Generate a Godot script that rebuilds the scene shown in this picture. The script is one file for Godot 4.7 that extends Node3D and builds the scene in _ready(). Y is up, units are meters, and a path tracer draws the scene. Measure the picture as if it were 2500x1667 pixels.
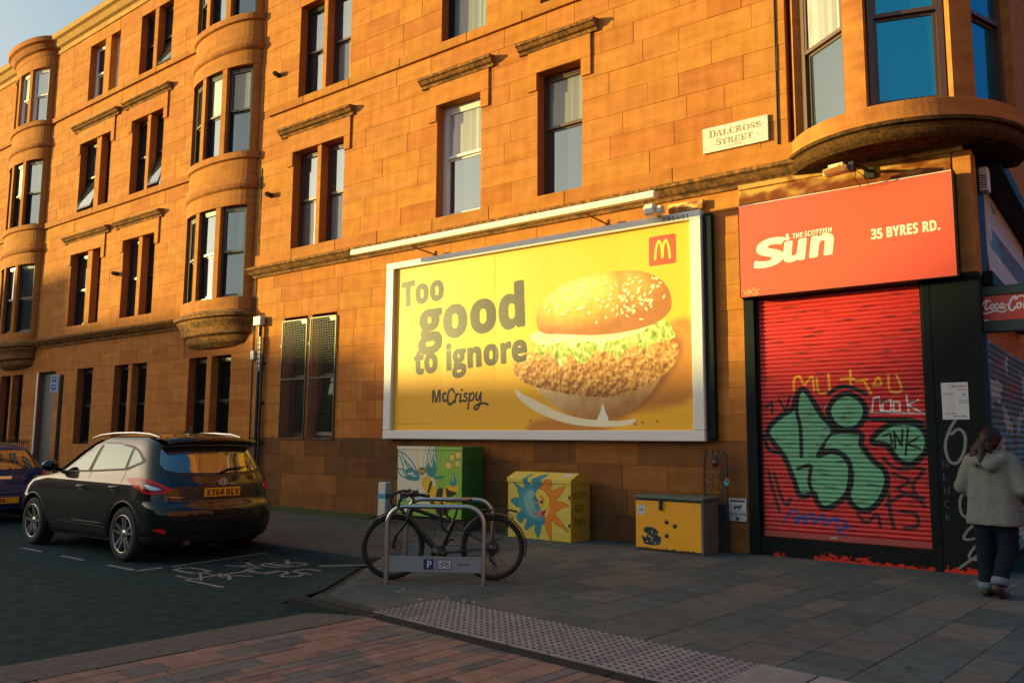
extends Node3D
# A sunlit red sandstone street corner at low sun. Units are metres: x runs along the street front, y up, z out of the wall.

const EYE := Vector3(0.0, 1.606, 10.75)
const TURN := Vector3(6.7, 37.55, 0.375)
const FOCAL := 2000.0 / 1667.0
const SUN_AZIMUTH := 60.0
const SUN_HEIGHT := 6.5
const PAVE := 0.1

var rng := RandomNumberGenerator.new()
var M := {}
var taken := {}
var eye_basis := Basis.from_euler(Vector3(deg_to_rad(TURN.x), deg_to_rad(TURN.y), deg_to_rad(TURN.z)))


class Shape:
	var st := SurfaceTool.new()
	var t := Transform3D()
	var tint := Color(-1, 0, 0)
	func _init(smooth := false) -> void:
		st.begin(Mesh.PRIMITIVE_TRIANGLES)
		st.set_smooth_group(0 if smooth else -1)
	func soft(on: bool) -> void:
		st.set_smooth_group(0 if on else -1)
	func v(p: Vector3) -> void:
		if tint.r >= 0.0:
			st.set_color(tint)
		st.add_vertex(t * p)
	func tri(a: Vector3, b: Vector3, c: Vector3) -> void:
		v(a); v(c); v(b)
	func quad(a: Vector3, b: Vector3, c: Vector3, d: Vector3) -> void:
		tri(a, b, c); tri(a, c, d)
	func uvtri(a: Vector3, b: Vector3, c: Vector3, ua: Vector2, ub: Vector2, uc: Vector2) -> void:
		st.set_uv(ua); v(a); st.set_uv(uc); v(c); st.set_uv(ub); v(b)
	func uvquad(a: Vector3, b: Vector3, c: Vector3, d: Vector3, ua: Vector2, ub: Vector2, uc: Vector2, ud: Vector2) -> void:
		uvtri(a, b, c, ua, ub, uc); uvtri(a, c, d, ua, uc, ud)
	func away(a: Vector3, b: Vector3, c: Vector3, d: Vector3, from: Vector3) -> void:
		var n := (b - a).cross(c - a)
		if n.length_squared() < 1e-16:
			n = (c - a).cross(d - a)
		if n.dot((a + b + c + d) * 0.25 - from) >= 0.0:
			quad(a, b, c, d)
		else:
			quad(d, c, b, a)
	func away3(a: Vector3, b: Vector3, c: Vector3, from: Vector3) -> void:
		if (b - a).cross(c - a).dot((a + b + c) / 3.0 - from) >= 0.0:
			tri(a, b, c)
		else:
			tri(c, b, a)
	func box(lo: Vector3, hi: Vector3) -> void:
		var m := (lo + hi) * 0.5
		for k in 3:
			var i := (k + 1) % 3
			var j := (k + 2) % 3
			for s in 2:
				var p := [Vector3(), Vector3(), Vector3(), Vector3()]
				for q in 4:
					var w := Vector3()
					w[k] = hi[k] if s else lo[k]
					w[i] = hi[i] if q == 1 or q == 2 else lo[i]
					w[j] = hi[j] if q >= 2 else lo[j]
					p[q] = w
				away(p[0], p[1], p[2], p[3], m)
	func rbox(lo: Vector3, hi: Vector3, b: float) -> void:
		var m := (lo + hi) * 0.5
		var h := (hi - lo) * 0.5
		b = minf(b, minf(h.x, minf(h.y, h.z)) * 0.9)
		var at := func(sx: float, sy: float, sz: float, k: int) -> Vector3:
			var p := Vector3(sx * (h.x - b), sy * (h.y - b), sz * (h.z - b))
			p[k] += [sx, sy, sz][k] * b
			return m + p
		for s in [-1.0, 1.0]:
			away(at.call(s, -1, -1, 0), at.call(s, 1, -1, 0), at.call(s, 1, 1, 0), at.call(s, -1, 1, 0), m)
			away(at.call(-1, s, -1, 1), at.call(1, s, -1, 1), at.call(1, s, 1, 1), at.call(-1, s, 1, 1), m)
			away(at.call(-1, -1, s, 2), at.call(1, -1, s, 2), at.call(1, 1, s, 2), at.call(-1, 1, s, 2), m)
			for q in [-1.0, 1.0]:
				away(at.call(s, q, -1, 0), at.call(s, q, 1, 0), at.call(s, q, 1, 1), at.call(s, q, -1, 1), m)
				away(at.call(s, -1, q, 0), at.call(s, 1, q, 0), at.call(s, 1, q, 2), at.call(s, -1, q, 2), m)
				away(at.call(-1, s, q, 1), at.call(1, s, q, 1), at.call(1, s, q, 2), at.call(-1, s, q, 2), m)
				for r in [-1.0, 1.0]:
					away3(at.call(s, q, r, 0), at.call(s, q, r, 1), at.call(s, q, r, 2), m)
	# a facing slab: only its front and its worn edges
	func facing(x0: float, x1: float, y0: float, y1: float, z0: float, z1: float, b: float) -> void:
		var o := [Vector3(x0, y0, z0), Vector3(x1, y0, z0), Vector3(x1, y1, z0), Vector3(x0, y1, z0)]
		var e := [Vector3(x0, y0, z1 - b), Vector3(x1, y0, z1 - b), Vector3(x1, y1, z1 - b), Vector3(x0, y1, z1 - b)]
		var f := [Vector3(x0 + b, y0 + b, z1), Vector3(x1 - b, y0 + b, z1), Vector3(x1 - b, y1 - b, z1), Vector3(x0 + b, y1 - b, z1)]
		quad(f[0], f[1], f[2], f[3])
		for k in 4:
			var n := (k + 1) % 4
			quad(e[k], e[n], f[n], f[k])
			quad(o[k], o[n], e[n], e[k])
	# a profile of (z, y) points pushed along x
	func along_x(profile: Array, x0: float, x1: float) -> void:
		var n := profile.size()
		for k in n - 1:
			var a: Vector2 = profile[k]
			var b: Vector2 = profile[k + 1]
			quad(Vector3(x0, a.y, a.x), Vector3(x1, a.y, a.x), Vector3(x1, b.y, b.x), Vector3(x0, b.y, b.x))
		var flat := PackedVector2Array(profile)
		var ids := Geometry2D.triangulate_polygon(flat)
		for k in range(0, ids.size(), 3):
			var p := [flat[ids[k]], flat[ids[k + 1]], flat[ids[k + 2]]]
			for x in [x0, x1]:
				away3(Vector3(x, p[0].y, p[0].x), Vector3(x, p[1].y, p[1].x), Vector3(x, p[2].y, p[2].x), Vector3((x0 + x1) * 0.5, p[0].y, p[0].x))
	# rows of points joined as a skin
	func skin(rows: Array, closed := false, flip := false) -> void:
		for r in rows.size() - 1:
			var a: Array = rows[r]
			var b: Array = rows[r + 1]
			var n := a.size()
			for k in (n if closed else n - 1):
				var m := (k + 1) % n
				if flip:
					quad(a[k], b[k], b[m], a[m])
				else:
					quad(a[k], a[m], b[m], b[k])
	func tube(path: Array, radius: Variant, seg := 8, caps := true, closed := false) -> void:
		var n := path.size()
		var rings := []
		var side := Vector3()
		for k in n:
			var d: Vector3
			if closed:
				d = (path[(k + 1) % n] - path[(k - 1 + n) % n]).normalized()
			else:
				d = (path[mini(k + 1, n - 1)] - path[maxi(k - 1, 0)]).normalized()
			if k == 0:
				side = d.cross(Vector3.UP if absf(d.y) < 0.9 else Vector3.RIGHT).normalized()
			else:
				side = (side - d * side.dot(d)).normalized()
			var up := d.cross(side)
			var r: float = radius[k] if radius is Array else radius
			var ring := []
			for s in seg:
				var w := TAU * s / seg
				ring.append(path[k] + (side * cos(w) + up * sin(w)) * r)
			rings.append(ring)
		if closed:
			rings.append(rings[0])
		skin(rings, true, true)
		if caps and not closed:
			soft(false)
			for e in [0, n - 1]:
				for s in range(1, seg - 1):
					away3(rings[e][0], rings[e][s], rings[e][s + 1], path[1] if e == 0 else path[n - 2])
			soft(true)
	# (radius, height) points turned about the y axis
	func lathe(profile: Array, seg := 16, from := 0.0, to := TAU) -> void:
		var rows := []
		for p: Vector2 in profile:
			var row := []
			for s in seg + 1:
				var w := from + (to - from) * s / seg
				row.append(Vector3(sin(w) * p.x, p.y, cos(w) * p.x))
			rows.append(row)
		skin(rows)
	# an outline in x, y given a thickness
	func plate(outline: PackedVector2Array, z0: float, z1: float) -> void:
		if Geometry2D.is_polygon_clockwise(outline):
			outline = outline.duplicate()
			outline.reverse()
		var ids := Geometry2D.triangulate_polygon(outline)
		for k in range(0, ids.size(), 3):
			var a := outline[ids[k]]
			var b := outline[ids[k + 1]]
			var c := outline[ids[k + 2]]
			if (b - a).cross(c - a) < 0.0:
				var swap := b
				b = c
				c = swap
			tri(Vector3(a.x, a.y, z1), Vector3(b.x, b.y, z1), Vector3(c.x, c.y, z1))
			tri(Vector3(c.x, c.y, z0), Vector3(b.x, b.y, z0), Vector3(a.x, a.y, z0))
		for k in outline.size():
			var a := outline[k]
			var b := outline[(k + 1) % outline.size()]
			quad(Vector3(a.x, a.y, z0), Vector3(b.x, b.y, z0), Vector3(b.x, b.y, z1), Vector3(a.x, a.y, z1))
	func done() -> ArrayMesh:
		st.generate_normals()
		return st.commit()


func numbered(called: String) -> String:
	var n: int = taken.get(called, 0)
	taken[called] = n + 1
	return called if n == 0 else "%s_%03d" % [called, n]


func thing(called: String, label: String, category: String, at := Vector3.ZERO, turn := 0.0, group := "") -> Node3D:
	var o := Node3D.new()
	o.name = numbered(called)
	add_child(o)
	o.position = at
	o.rotation.y = turn
	o.set_meta("label", label)
	o.set_meta("category", category)
	if group:
		o.set_meta("group", group)
	return o


func structure(called: String, label := "") -> Node3D:
	var o := Node3D.new()
	o.name = numbered(called)
	add_child(o)
	o.set_meta("kind", "structure")
	if label:
		o.set_meta("label", label)
	return o


func part(called: String, mesh: Mesh, material: Material, parent: Node3D, at := Vector3.ZERO) -> MeshInstance3D:
	var o := MeshInstance3D.new()
	o.name = called
	o.mesh = mesh
	o.material_override = material
	o.position = at
	parent.add_child(o, true)
	return o


func lin(r: float, g: float, b: float) -> Color:
	return Color(r, g, b).linear_to_srgb()


func paint(c: Color, rough: float, metal := 0.0, spec := 0.5) -> StandardMaterial3D:
	var m := StandardMaterial3D.new()
	m.albedo_color = c
	m.roughness = rough
	m.metallic = metal
	m.metallic_specular = spec
	return m


func noise_bytes(size: int, sd: int, freq: float, octaves := 4, stretch := 1) -> PackedByteArray:
	var n := FastNoiseLite.new()
	n.seed = sd
	n.noise_type = FastNoiseLite.TYPE_SIMPLEX_SMOOTH
	n.frequency = freq
	n.fractal_octaves = octaves
	var im := n.get_seamless_image(size / stretch, size)
	im.convert(Image.FORMAT_L8)
	if stretch > 1:
		im.resize(size, size, Image.INTERPOLATE_CUBIC)
	return im.get_data()


# layers: [bytes, weight]; the sum runs from colour a to colour b
func blend_image(size: int, layers: Array, a: Color, b: Color, gain := 1.6) -> Image:
	var out := PackedByteArray()
	out.resize(size * size * 3)
	var total := 0.0
	for l in layers:
		total += l[1]
	for i in size * size:
		var s := 0.0
		for l in layers:
			s += l[0][i] * l[1]
		s = clampf((s / total / 255.0 - 0.5) * gain + 0.5, 0.0, 1.0)
		out[i * 3] = int((a.r + (b.r - a.r) * s) * 255.0)
		out[i * 3 + 1] = int((a.g + (b.g - a.g) * s) * 255.0)
		out[i * 3 + 2] = int((a.b + (b.b - a.b) * s) * 255.0)
	return Image.create_from_data(size, size, false, Image.FORMAT_RGB8, out)


func relief(size: int, layers: Array, strength: float) -> ImageTexture:
	var im := blend_image(size, layers, Color.BLACK, Color.WHITE, 1.3)
	im.bump_map_to_normal_map(strength)
	return ImageTexture.create_from_image(im)


func grained(colour: ImageTexture, bumps: ImageTexture, scale: float, rough: float, vertex := false) -> StandardMaterial3D:
	var m := StandardMaterial3D.new()
	m.albedo_texture = colour
	m.roughness = rough
	m.uv1_triplanar = true
	m.uv1_world_triplanar = true
	m.uv1_scale = Vector3.ONE * scale
	if bumps:
		m.normal_enabled = true
		m.normal_texture = bumps
	m.vertex_color_use_as_albedo = vertex
	m.metallic_specular = 0.25
	return m


func on_picture(p: Vector3) -> Vector3:
	var q := eye_basis.transposed() * (p - EYE)
	if q.z > -0.1:
		return Vector3(-9999, -9999, 1)
	return Vector3(1250.0 + 2000.0 * q.x / -q.z, 833.5 - 2000.0 * q.y / -q.z, -q.z)


func sun_way() -> Vector3:
	var a := deg_to_rad(SUN_AZIMUTH)
	var h := deg_to_rad(SUN_HEIGHT)
	return Vector3(-sin(a) * cos(h), sin(h), cos(a) * cos(h))


func make_light() -> void:
	var cam := Camera3D.new()
	cam.name = "camera"
	add_child(cam)
	cam.position = EYE
	cam.basis = eye_basis
	cam.fov = rad_to_deg(2.0 * atan(0.5 / FOCAL))
	cam.near = 0.05
	cam.far = 900.0
	cam.current = true

	var sun := DirectionalLight3D.new()
	sun.name = "sun"
	add_child(sun)
	sun.look_at_from_position(Vector3(-40, 40, 40), Vector3(-40, 40, 40) - sun_way())
	sun.light_color = lin(1.0, 0.83, 0.25)
	sun.light_energy = 1.6
	sun.light_angular_distance = 0.75
	sun.shadow_enabled = true

	# a clear evening sky: pale and warm round the sun, deep blue away from it
	var w := 256
	var h := 128
	var im := Image.create(w, h, false, Image.FORMAT_RGBF)
	var s := sun_way()
	for j in h:
		var th := PI * (j + 0.5) / h
		for i in w:
			var az := TAU * (i + 0.5) / w
			var d := Vector3(sin(az) * sin(th), cos(th), -cos(az) * sin(th))
			var up := maxf(d.y, 0.0)
			var near := d.dot(s) * 0.5 + 0.5
			var c := Vector3(0.42, 0.465, 0.49).lerp(Vector3(0.07, 0.26, 0.43), pow(up, 0.6))
			c *= Vector3(0.10, 0.42, 0.75).lerp(Vector3(1.15, 1.08, 1.0), smoothstep(0.05, 0.75, near))
			c += Vector3(1.7, 1.25, 0.75) * exp(-(1.0 - d.dot(s)) * 9.0) * 2.5
			if d.y < 0.0:
				c = c.lerp(Vector3(0.10, 0.095, 0.085), clampf(-d.y * 8.0, 0.0, 1.0))
			im.set_pixel(i, j, Color(c.x, c.y, c.z))
	var sky_mat := PanoramaSkyMaterial.new()
	sky_mat.panorama = ImageTexture.create_from_image(im)
	var sky := Sky.new()
	sky.sky_material = sky_mat
	var env := Environment.new()
	env.background_mode = Environment.BG_SKY
	env.sky = sky
	env.background_energy_multiplier = 0.64
	env.tonemap_mode = Environment.TONE_MAPPER_LINEAR
	env.tonemap_exposure = 2.0
	env.sdfgi_enabled = true
	env.ssao_enabled = true
	env.ssil_enabled = true
	var we := WorldEnvironment.new()
	we.name = "surroundings"
	we.environment = env
	add_child(we)


func make_materials() -> void:
	var n1 := noise_bytes(512, 11, 0.010, 4)
	var n2 := noise_bytes(512, 12, 0.16, 3)
	var n3 := noise_bytes(512, 13, 0.02, 5, 8)
	var n4 := noise_bytes(512, 14, 0.035, 4)
	var n5 := noise_bytes(512, 15, 0.02, 5, 8)
	var turned := Image.create_from_data(512, 512, false, Image.FORMAT_L8, n5)
	turned.rotate_90(CLOCKWISE)
	n5 = turned.get_data()
	var stone_relief := relief(512, [[n2, 1.0], [n3, 0.8], [n4, 0.4]], 1.3)
	M.stone = grained(ImageTexture.create_from_image(blend_image(512, [[n1, 0.6], [n2, 0.5], [n3, 0.7], [n5, 0.55]], lin(0.66, 0.61, 0.58), lin(1.0, 1.0, 1.0), 1.9)), stone_relief, 0.45, 0.92, true)
	M.mortar = paint(lin(0.20, 0.105, 0.06), 0.95)
	M.core = paint(lin(0.34, 0.125, 0.04), 0.95, 0.0, 0.2)
	# stone with dark crusts, soot and lichen
	M.crust = grained(ImageTexture.create_from_image(blend_image(512, [[n1, 0.5], [n2, 0.35], [n4, 1.0], [n3, 0.6]], lin(0.05, 0.032, 0.016), lin(0.44, 0.175, 0.05), 2.3)), stone_relief, 0.55, 0.95)
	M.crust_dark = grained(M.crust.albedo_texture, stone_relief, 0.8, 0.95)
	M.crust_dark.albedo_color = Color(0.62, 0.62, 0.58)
	M.tarnish = grained(ImageTexture.create_from_image(blend_image(512, [[n1, 1.0], [n2, 0.3], [n3, 0.8]], lin(0.31, 0.11, 0.032), lin(0.49, 0.185, 0.048), 2.0)), stone_relief, 0.5, 0.93)
	var a1 := noise_bytes(512, 21, 0.30, 3)
	var a2 := noise_bytes(512, 22, 0.012, 4)
	var grit := relief(512, [[a1, 1.0], [n4, 0.3]], 6.0)
	M.asphalt = grained(ImageTexture.create_from_image(blend_image(512, [[a1, 0.9], [a2, 0.9]], lin(0.006, 0.020, 0.021), lin(0.022, 0.062, 0.066), 1.6)), grit, 0.8, 0.85)
	M.slab = grained(ImageTexture.create_from_image(blend_image(512, [[a1, 0.6], [n1, 0.8], [n3, 0.4]], lin(0.62, 0.62, 0.62), lin(1.0, 1.0, 1.0), 1.8)), grit, 0.9, 0.8, true)
	M.joint = paint(lin(0.018, 0.02, 0.018), 0.95)
	M.kerb = grained(ImageTexture.create_from_image(blend_image(512, [[a1, 0.9], [n4, 0.5]], lin(0.035, 0.04, 0.04), lin(0.12, 0.12, 0.115), 1.6)), grit, 1.1, 0.8)
	M.moss = grained(ImageTexture.create_from_image(blend_image(512, [[a1, 0.5], [n4, 1.0]], lin(0.03, 0.045, 0.015), lin(0.11, 0.11, 0.05), 2.0)), grit, 1.3, 0.95)
	M.worn_white = grained(ImageTexture.create_from_image(blend_image(512, [[a1, 0.8], [n4, 1.0]], lin(0.05, 0.05, 0.05), lin(0.62, 0.55, 0.50), 3.0)), grit, 2.0, 0.8)
	M.frame_white = paint(lin(0.72, 0.70, 0.68), 0.35)
	M.frame_dark = paint(lin(0.022, 0.018, 0.016), 0.35)
	M.frame_brown = paint(lin(0.085, 0.040, 0.026), 0.35)
	for k in 4:
		# glass with its back in the dark: the sky shows in it
		M["glass%d" % k] = paint([lin(0.155, 0.195, 0.225), lin(0.12, 0.16, 0.19), lin(0.08, 0.11, 0.13), lin(0.022, 0.045, 0.05)][k], 0.04, 0.82)
	M.blind = paint(lin(0.36, 0.36, 0.40), 0.5)
	M.blind.clearcoat_enabled = true
	M.blind.clearcoat = 1.0
	M.blind.clearcoat_roughness = 0.03
	var fold_shading := Image.create(256, 8, false, Image.FORMAT_RGB8)  # light and shade of curtain folds painted as vertical stripes
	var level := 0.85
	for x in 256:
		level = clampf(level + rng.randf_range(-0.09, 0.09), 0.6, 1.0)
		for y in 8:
			fold_shading.set_pixel(x, y, Color(level, level, level))
	M.blind.albedo_texture = ImageTexture.create_from_image(fold_shading)
	M.blind.uv1_triplanar = true
	M.blind.uv1_world_triplanar = true
	M.blind.uv1_scale = Vector3(0.9, 0.9, 0.9)
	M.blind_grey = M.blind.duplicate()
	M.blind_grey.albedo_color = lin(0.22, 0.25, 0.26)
	M.sky_tint_glass = paint(lin(0.03, 0.30, 0.42), 0.04, 0.85)  # blue of the reflected sky put into the pane colour
	M.black_paint = paint(lin(0.003, 0.008, 0.009), 0.55, 0.0, 0.25)
	M.iron = paint(lin(0.012, 0.012, 0.012), 0.5)
	M.steel = paint(lin(0.42, 0.43, 0.44), 0.32, 1.0)
	M.cream = paint(lin(0.72, 0.66, 0.64), 0.45)
	M.rubber = paint(lin(0.012, 0.012, 0.012), 0.8)
	M.grey_plastic = paint(lin(0.5, 0.5, 0.48), 0.5)
	M.soil = paint(lin(0.05, 0.045, 0.035), 0.95)
	M.ramp = grained(M.kerb.albedo_texture, grit, 0.7, 0.85)
	M.ramp.albedo_color = Color(1.25, 1.15, 1.1)


# ---------------------------------------------------------------- stonework
# courses: heights of the bed joints; holes: openings as Rect2; returns rows of [x0, x1, y0, y1]
func lay_stones(x0: float, x1: float, courses: Array, holes: Array, longest := 1.25) -> Array:
	var out := []
	for k in courses.size() - 1:
		var ya: float = courses[k]
		var yb: float = courses[k + 1]
		var free := [[x0, x1]]
		for h: Rect2 in holes:
			if h.position.y < yb - 0.02 and h.end.y > ya + 0.02:
				var left := []
				for f in free:
					if h.end.x <= f[0] or h.position.x >= f[1]:
						left.append(f)
						continue
					if h.position.x - f[0] > 0.02:
						left.append([f[0], h.position.x])
					if f[1] - h.end.x > 0.02:
						left.append([h.end.x, f[1]])
				free = left
		for f in free:
			var x: float = f[0]
			while f[1] - x > 0.01:
				var w := rng.randf_range(0.5, longest)
				if f[1] - x - w < 0.38:
					w = f[1] - x
					if w > longest + 0.2:
						w *= rng.randf_range(0.4, 0.6)
				out.append([x, x + w, ya, yb])
				x += w
	return out


func stone_tone(x: float, y: float) -> Color:
	var b := rng.randf_range(0.94, 1.05)
	var c := Color(0.55 * b, (0.213 + rng.randf_range(-0.012, 0.012)) * b, (0.052 + rng.randf_range(-0.007, 0.007)) * b)
	if rng.randf() < 0.12:
		c = c.lerp(Color(0.45, 0.14, 0.04), 0.5)
	return c


# the 300 stones that show largest are parts; the rest are one part
func set_stones(rows: Array, owner_node: Node3D, front := 0.0, most := 300, tone = null) -> void:
	var list := []
	for r in rows:
		var c := Vector3((r[0] + r[1]) * 0.5, (r[2] + r[3]) * 0.5, front)
		var p := on_picture(c)
		var size: float = (r[1] - r[0]) * (r[3] - r[2]) / (p.z * p.z)
		if p.x < -60 or p.x > 2560 or p.y < -60 or p.y > 1700:
			size = 0.0
		list.append([size, r])
	list.sort_custom(func(a, b): return a[0] > b[0])
	var rest := Shape.new()
	var some := false
	for k in list.size():
		var r: Array = list[k][1]
		var c: Color = tone.call(r) if tone != null else stone_tone((r[0] + r[1]) * 0.5, r[2])
		var g := 0.0018
		var z := front + rng.randf_range(-0.003, 0.003)
		if k < most and list[k][0] > 0.0:
			var s := Shape.new()
			s.tint = c
			var mid := Vector3((r[0] + r[1]) * 0.5, (r[2] + r[3]) * 0.5, 0)
			s.facing(r[0] + g - mid.x, r[1] - g - mid.x, r[2] + g - mid.y, r[3] - g - mid.y, front - 0.03, z, 0.003)
			part("stone", s.done(), M.stone, owner_node, mid)
		else:
			rest.tint = c
			rest.facing(r[0] + g, r[1] - g, r[2] + g, r[3] - g, front - 0.03, z, 0.003)
			some = true
	if some:
		part("stonework", rest.done(), M.stone, owner_node).set_meta("kind", "stuff")


# the wall behind the facing, with its openings
func wall_core(x0: float, x1: float, y0: float, y1: float, z0: float, z1: float, holes: Array) -> ArrayMesh:
	var ys := [y0, y1]
	for h: Rect2 in holes:
		for y in [h.position.y, h.end.y]:
			if y > y0 and y < y1 and not ys.has(y):
				ys.append(y)
	ys.sort()
	var s := Shape.new()
	for k in ys.size() - 1:
		var ya: float = ys[k]
		var yb: float = ys[k + 1]
		var cuts := []
		for h: Rect2 in holes:
			if h.position.y < yb - 0.001 and h.end.y > ya + 0.001:
				cuts.append(h)
		cuts.sort_custom(func(a, b): return a.position.x < b.position.x)
		var x := x0
		for h: Rect2 in cuts:
			if h.position.x > x:
				s.box(Vector3(x, ya, z0), Vector3(minf(h.position.x, x1), yb, z1))
			x = maxf(x, h.end.x)
		if x < x1:
			s.box(Vector3(x, ya, z0), Vector3(x1, yb, z1))
	return s.done()


func opening(x0: float, x1: float, y0: float, y1: float) -> Rect2:
	return Rect2(x0, y0, x1 - x0, y1 - y0)


# a sash window standing in an opening; how: {"frame", "glass", "tilt", "bar"}
func sash(owner_node: Node3D, x0: float, x1: float, y0: float, y1: float, back: float, how := {}) -> MeshInstance3D:
	var w := x1 - x0
	var h := y1 - y0
	var f: float = how.get("rim", 0.055)
	var half: float = h * how.get("rail", 0.5)
	var m: Material = how.get("frame", M.frame_dark)
	var s := Shape.new()
	s.box(Vector3(0, 0, -0.05), Vector3(f, h, 0.05))
	s.box(Vector3(w - f, 0, -0.05), Vector3(w, h, 0.05))
	s.box(Vector3(f, h - f * 1.3, -0.05), Vector3(w - f, h, 0.05))
	s.box(Vector3(f, 0, -0.05), Vector3(w - f, f * 0.8, 0.05))
	# upper sash, a little proud of the lower one
	s.box(Vector3(f, half - 0.005, 0.0), Vector3(w - f, half + 0.045, 0.044))
	s.box(Vector3(f, half + 0.045, 0.0), Vector3(f + 0.035, h - f * 1.3, 0.04))
	s.box(Vector3(w - f - 0.035, half + 0.045, 0.0), Vector3(w - f, h - f * 1.3, 0.04))
	s.box(Vector3(f + 0.035, h - f * 1.3 - 0.045, 0.0), Vector3(w - f - 0.035, h - f * 1.3, 0.04))
	var o := part("window", s.done(), m, owner_node, Vector3(x0, y0, back))
	var glass: Material = how.get("glass", M["glass%d" % rng.randi_range(0, 2)])
	var p := Shape.new()
	p.box(Vector3(f, half, -0.003), Vector3(w - f, h - f, 0.003))
	var up := part("pane", p.done(), glass, o, Vector3(0, 0, 0.012))
	up.rotation = Vector3(rng.randf_range(-0.004, 0.004), rng.randf_range(-0.004, 0.004), 0)
	# lower sash
	var l := Shape.new()
	l.box(Vector3(-w * 0.5 + f, -half + f * 0.8, -0.04), Vector3(-w * 0.5 + f + 0.04, 0, -0.002))
	l.box(Vector3(w * 0.5 - f - 0.04, -half + f * 0.8, -0.04), Vector3(w * 0.5 - f, 0, -0.002))
	l.box(Vector3(-w * 0.5 + f + 0.04, -half + f * 0.8, -0.04), Vector3(w * 0.5 - f - 0.04, -half + f * 0.8 + 0.065, -0.002))
	l.box(Vector3(-w * 0.5 + f + 0.04, -0.04, -0.04), Vector3(w * 0.5 - f - 0.04, 0, -0.002))
	var low := part("lower_sash", l.done(), m, o, Vector3(w * 0.5, half - 0.003, 0))
	var q := Shape.new()
	q.box(Vector3(-w * 0.5 + f + 0.02, -half + f, -0.003), Vector3(w * 0.5 - f - 0.02, -0.02, 0.003))
	var pane := part("pane", q.done(), how.get("glass_low", glass), o, Vector3(w * 0.5, half - 0.003, -0.02))
	pane.rotation = Vector3(rng.randf_range(-0.004, 0.004), rng.randf_range(-0.004, 0.004), 0)
	if how.has("tilt"):
		low.rotation.x = -how.tilt
		pane.rotation.x = -how.tilt
	return o


func hood(owner_node: Node3D, x0: float, x1: float, y: float, head: float, o0: float, o1: float) -> void:
	var s := Shape.new()
	s.along_x([Vector2(0.0, -0.10), Vector2(0.045, -0.10), Vector2(0.05, -0.05), Vector2(0.10, -0.03), Vector2(0.135, 0.02), Vector2(0.165, 0.03), Vector2(0.165, 0.075), Vector2(0.14, 0.09), Vector2(0.0, 0.115)], x0, x1)
	part("hood_mould", s.done(), M.crust, owner_node, Vector3(0, y - 0.09, 0))
	# lugged margin that carries the hood
	var m := Shape.new()
	m.tint = stone_tone(0, 0)
	var low := head - 0.30
	m.facing(o0 - 0.19, o0 - 0.002, low, head, -0.02, 0.035, 0.006)
	m.facing(o1 + 0.002, o1 + 0.19, low, head, -0.02, 0.035, 0.006)
	m.facing(o0 - 0.19, o1 + 0.19, head + 0.002, y - 0.192, -0.02, 0.035, 0.006)
	part("window_margin", m.done(), M.stone, owner_node)


func band(owner_node: Node3D, called: String, x0: float, x1: float, y0: float, y1: float, out: float, material: Material, length := 1.6) -> void:
	var x := x0
	while x < x1 - 0.05:
		var w := minf(rng.randf_range(length * 0.75, length * 1.2), x1 - x)
		if x1 - x - w < 0.4:
			w = x1 - x
		var s := Shape.new()
		s.tint = stone_tone(x, y0) * 0.9
		s.facing(-w * 0.5 + 0.003, w * 0.5 - 0.003, y0, y1, -0.03, out, 0.008)
		part(called, s.done(), material, owner_node, Vector3(x + w * 0.5, 0, 0))
		x += w


func pair(owner_node: Node3D, x0: float, m0: float, m1: float, x1: float, y0: float, y1: float, a := {}, b := {}) -> void:
	sash(owner_node, x0, m0, y0, y1, -0.24, a)
	sash(owner_node, m1, x1, y0, y1, -0.24, b)
	var s := Shape.new()
	s.tint = stone_tone(m0, y0)
	s.rbox(Vector3(m0, y0, -0.30), Vector3(m1, y1, -0.004), 0.012)
	part("mullion", s.done(), M.stone, owner_node)


func steps(from: float, to: float, n: int) -> Array:
	var out := []
	for k in n:
		out.append(from + (to - from) * k / n)
	return out


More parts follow.
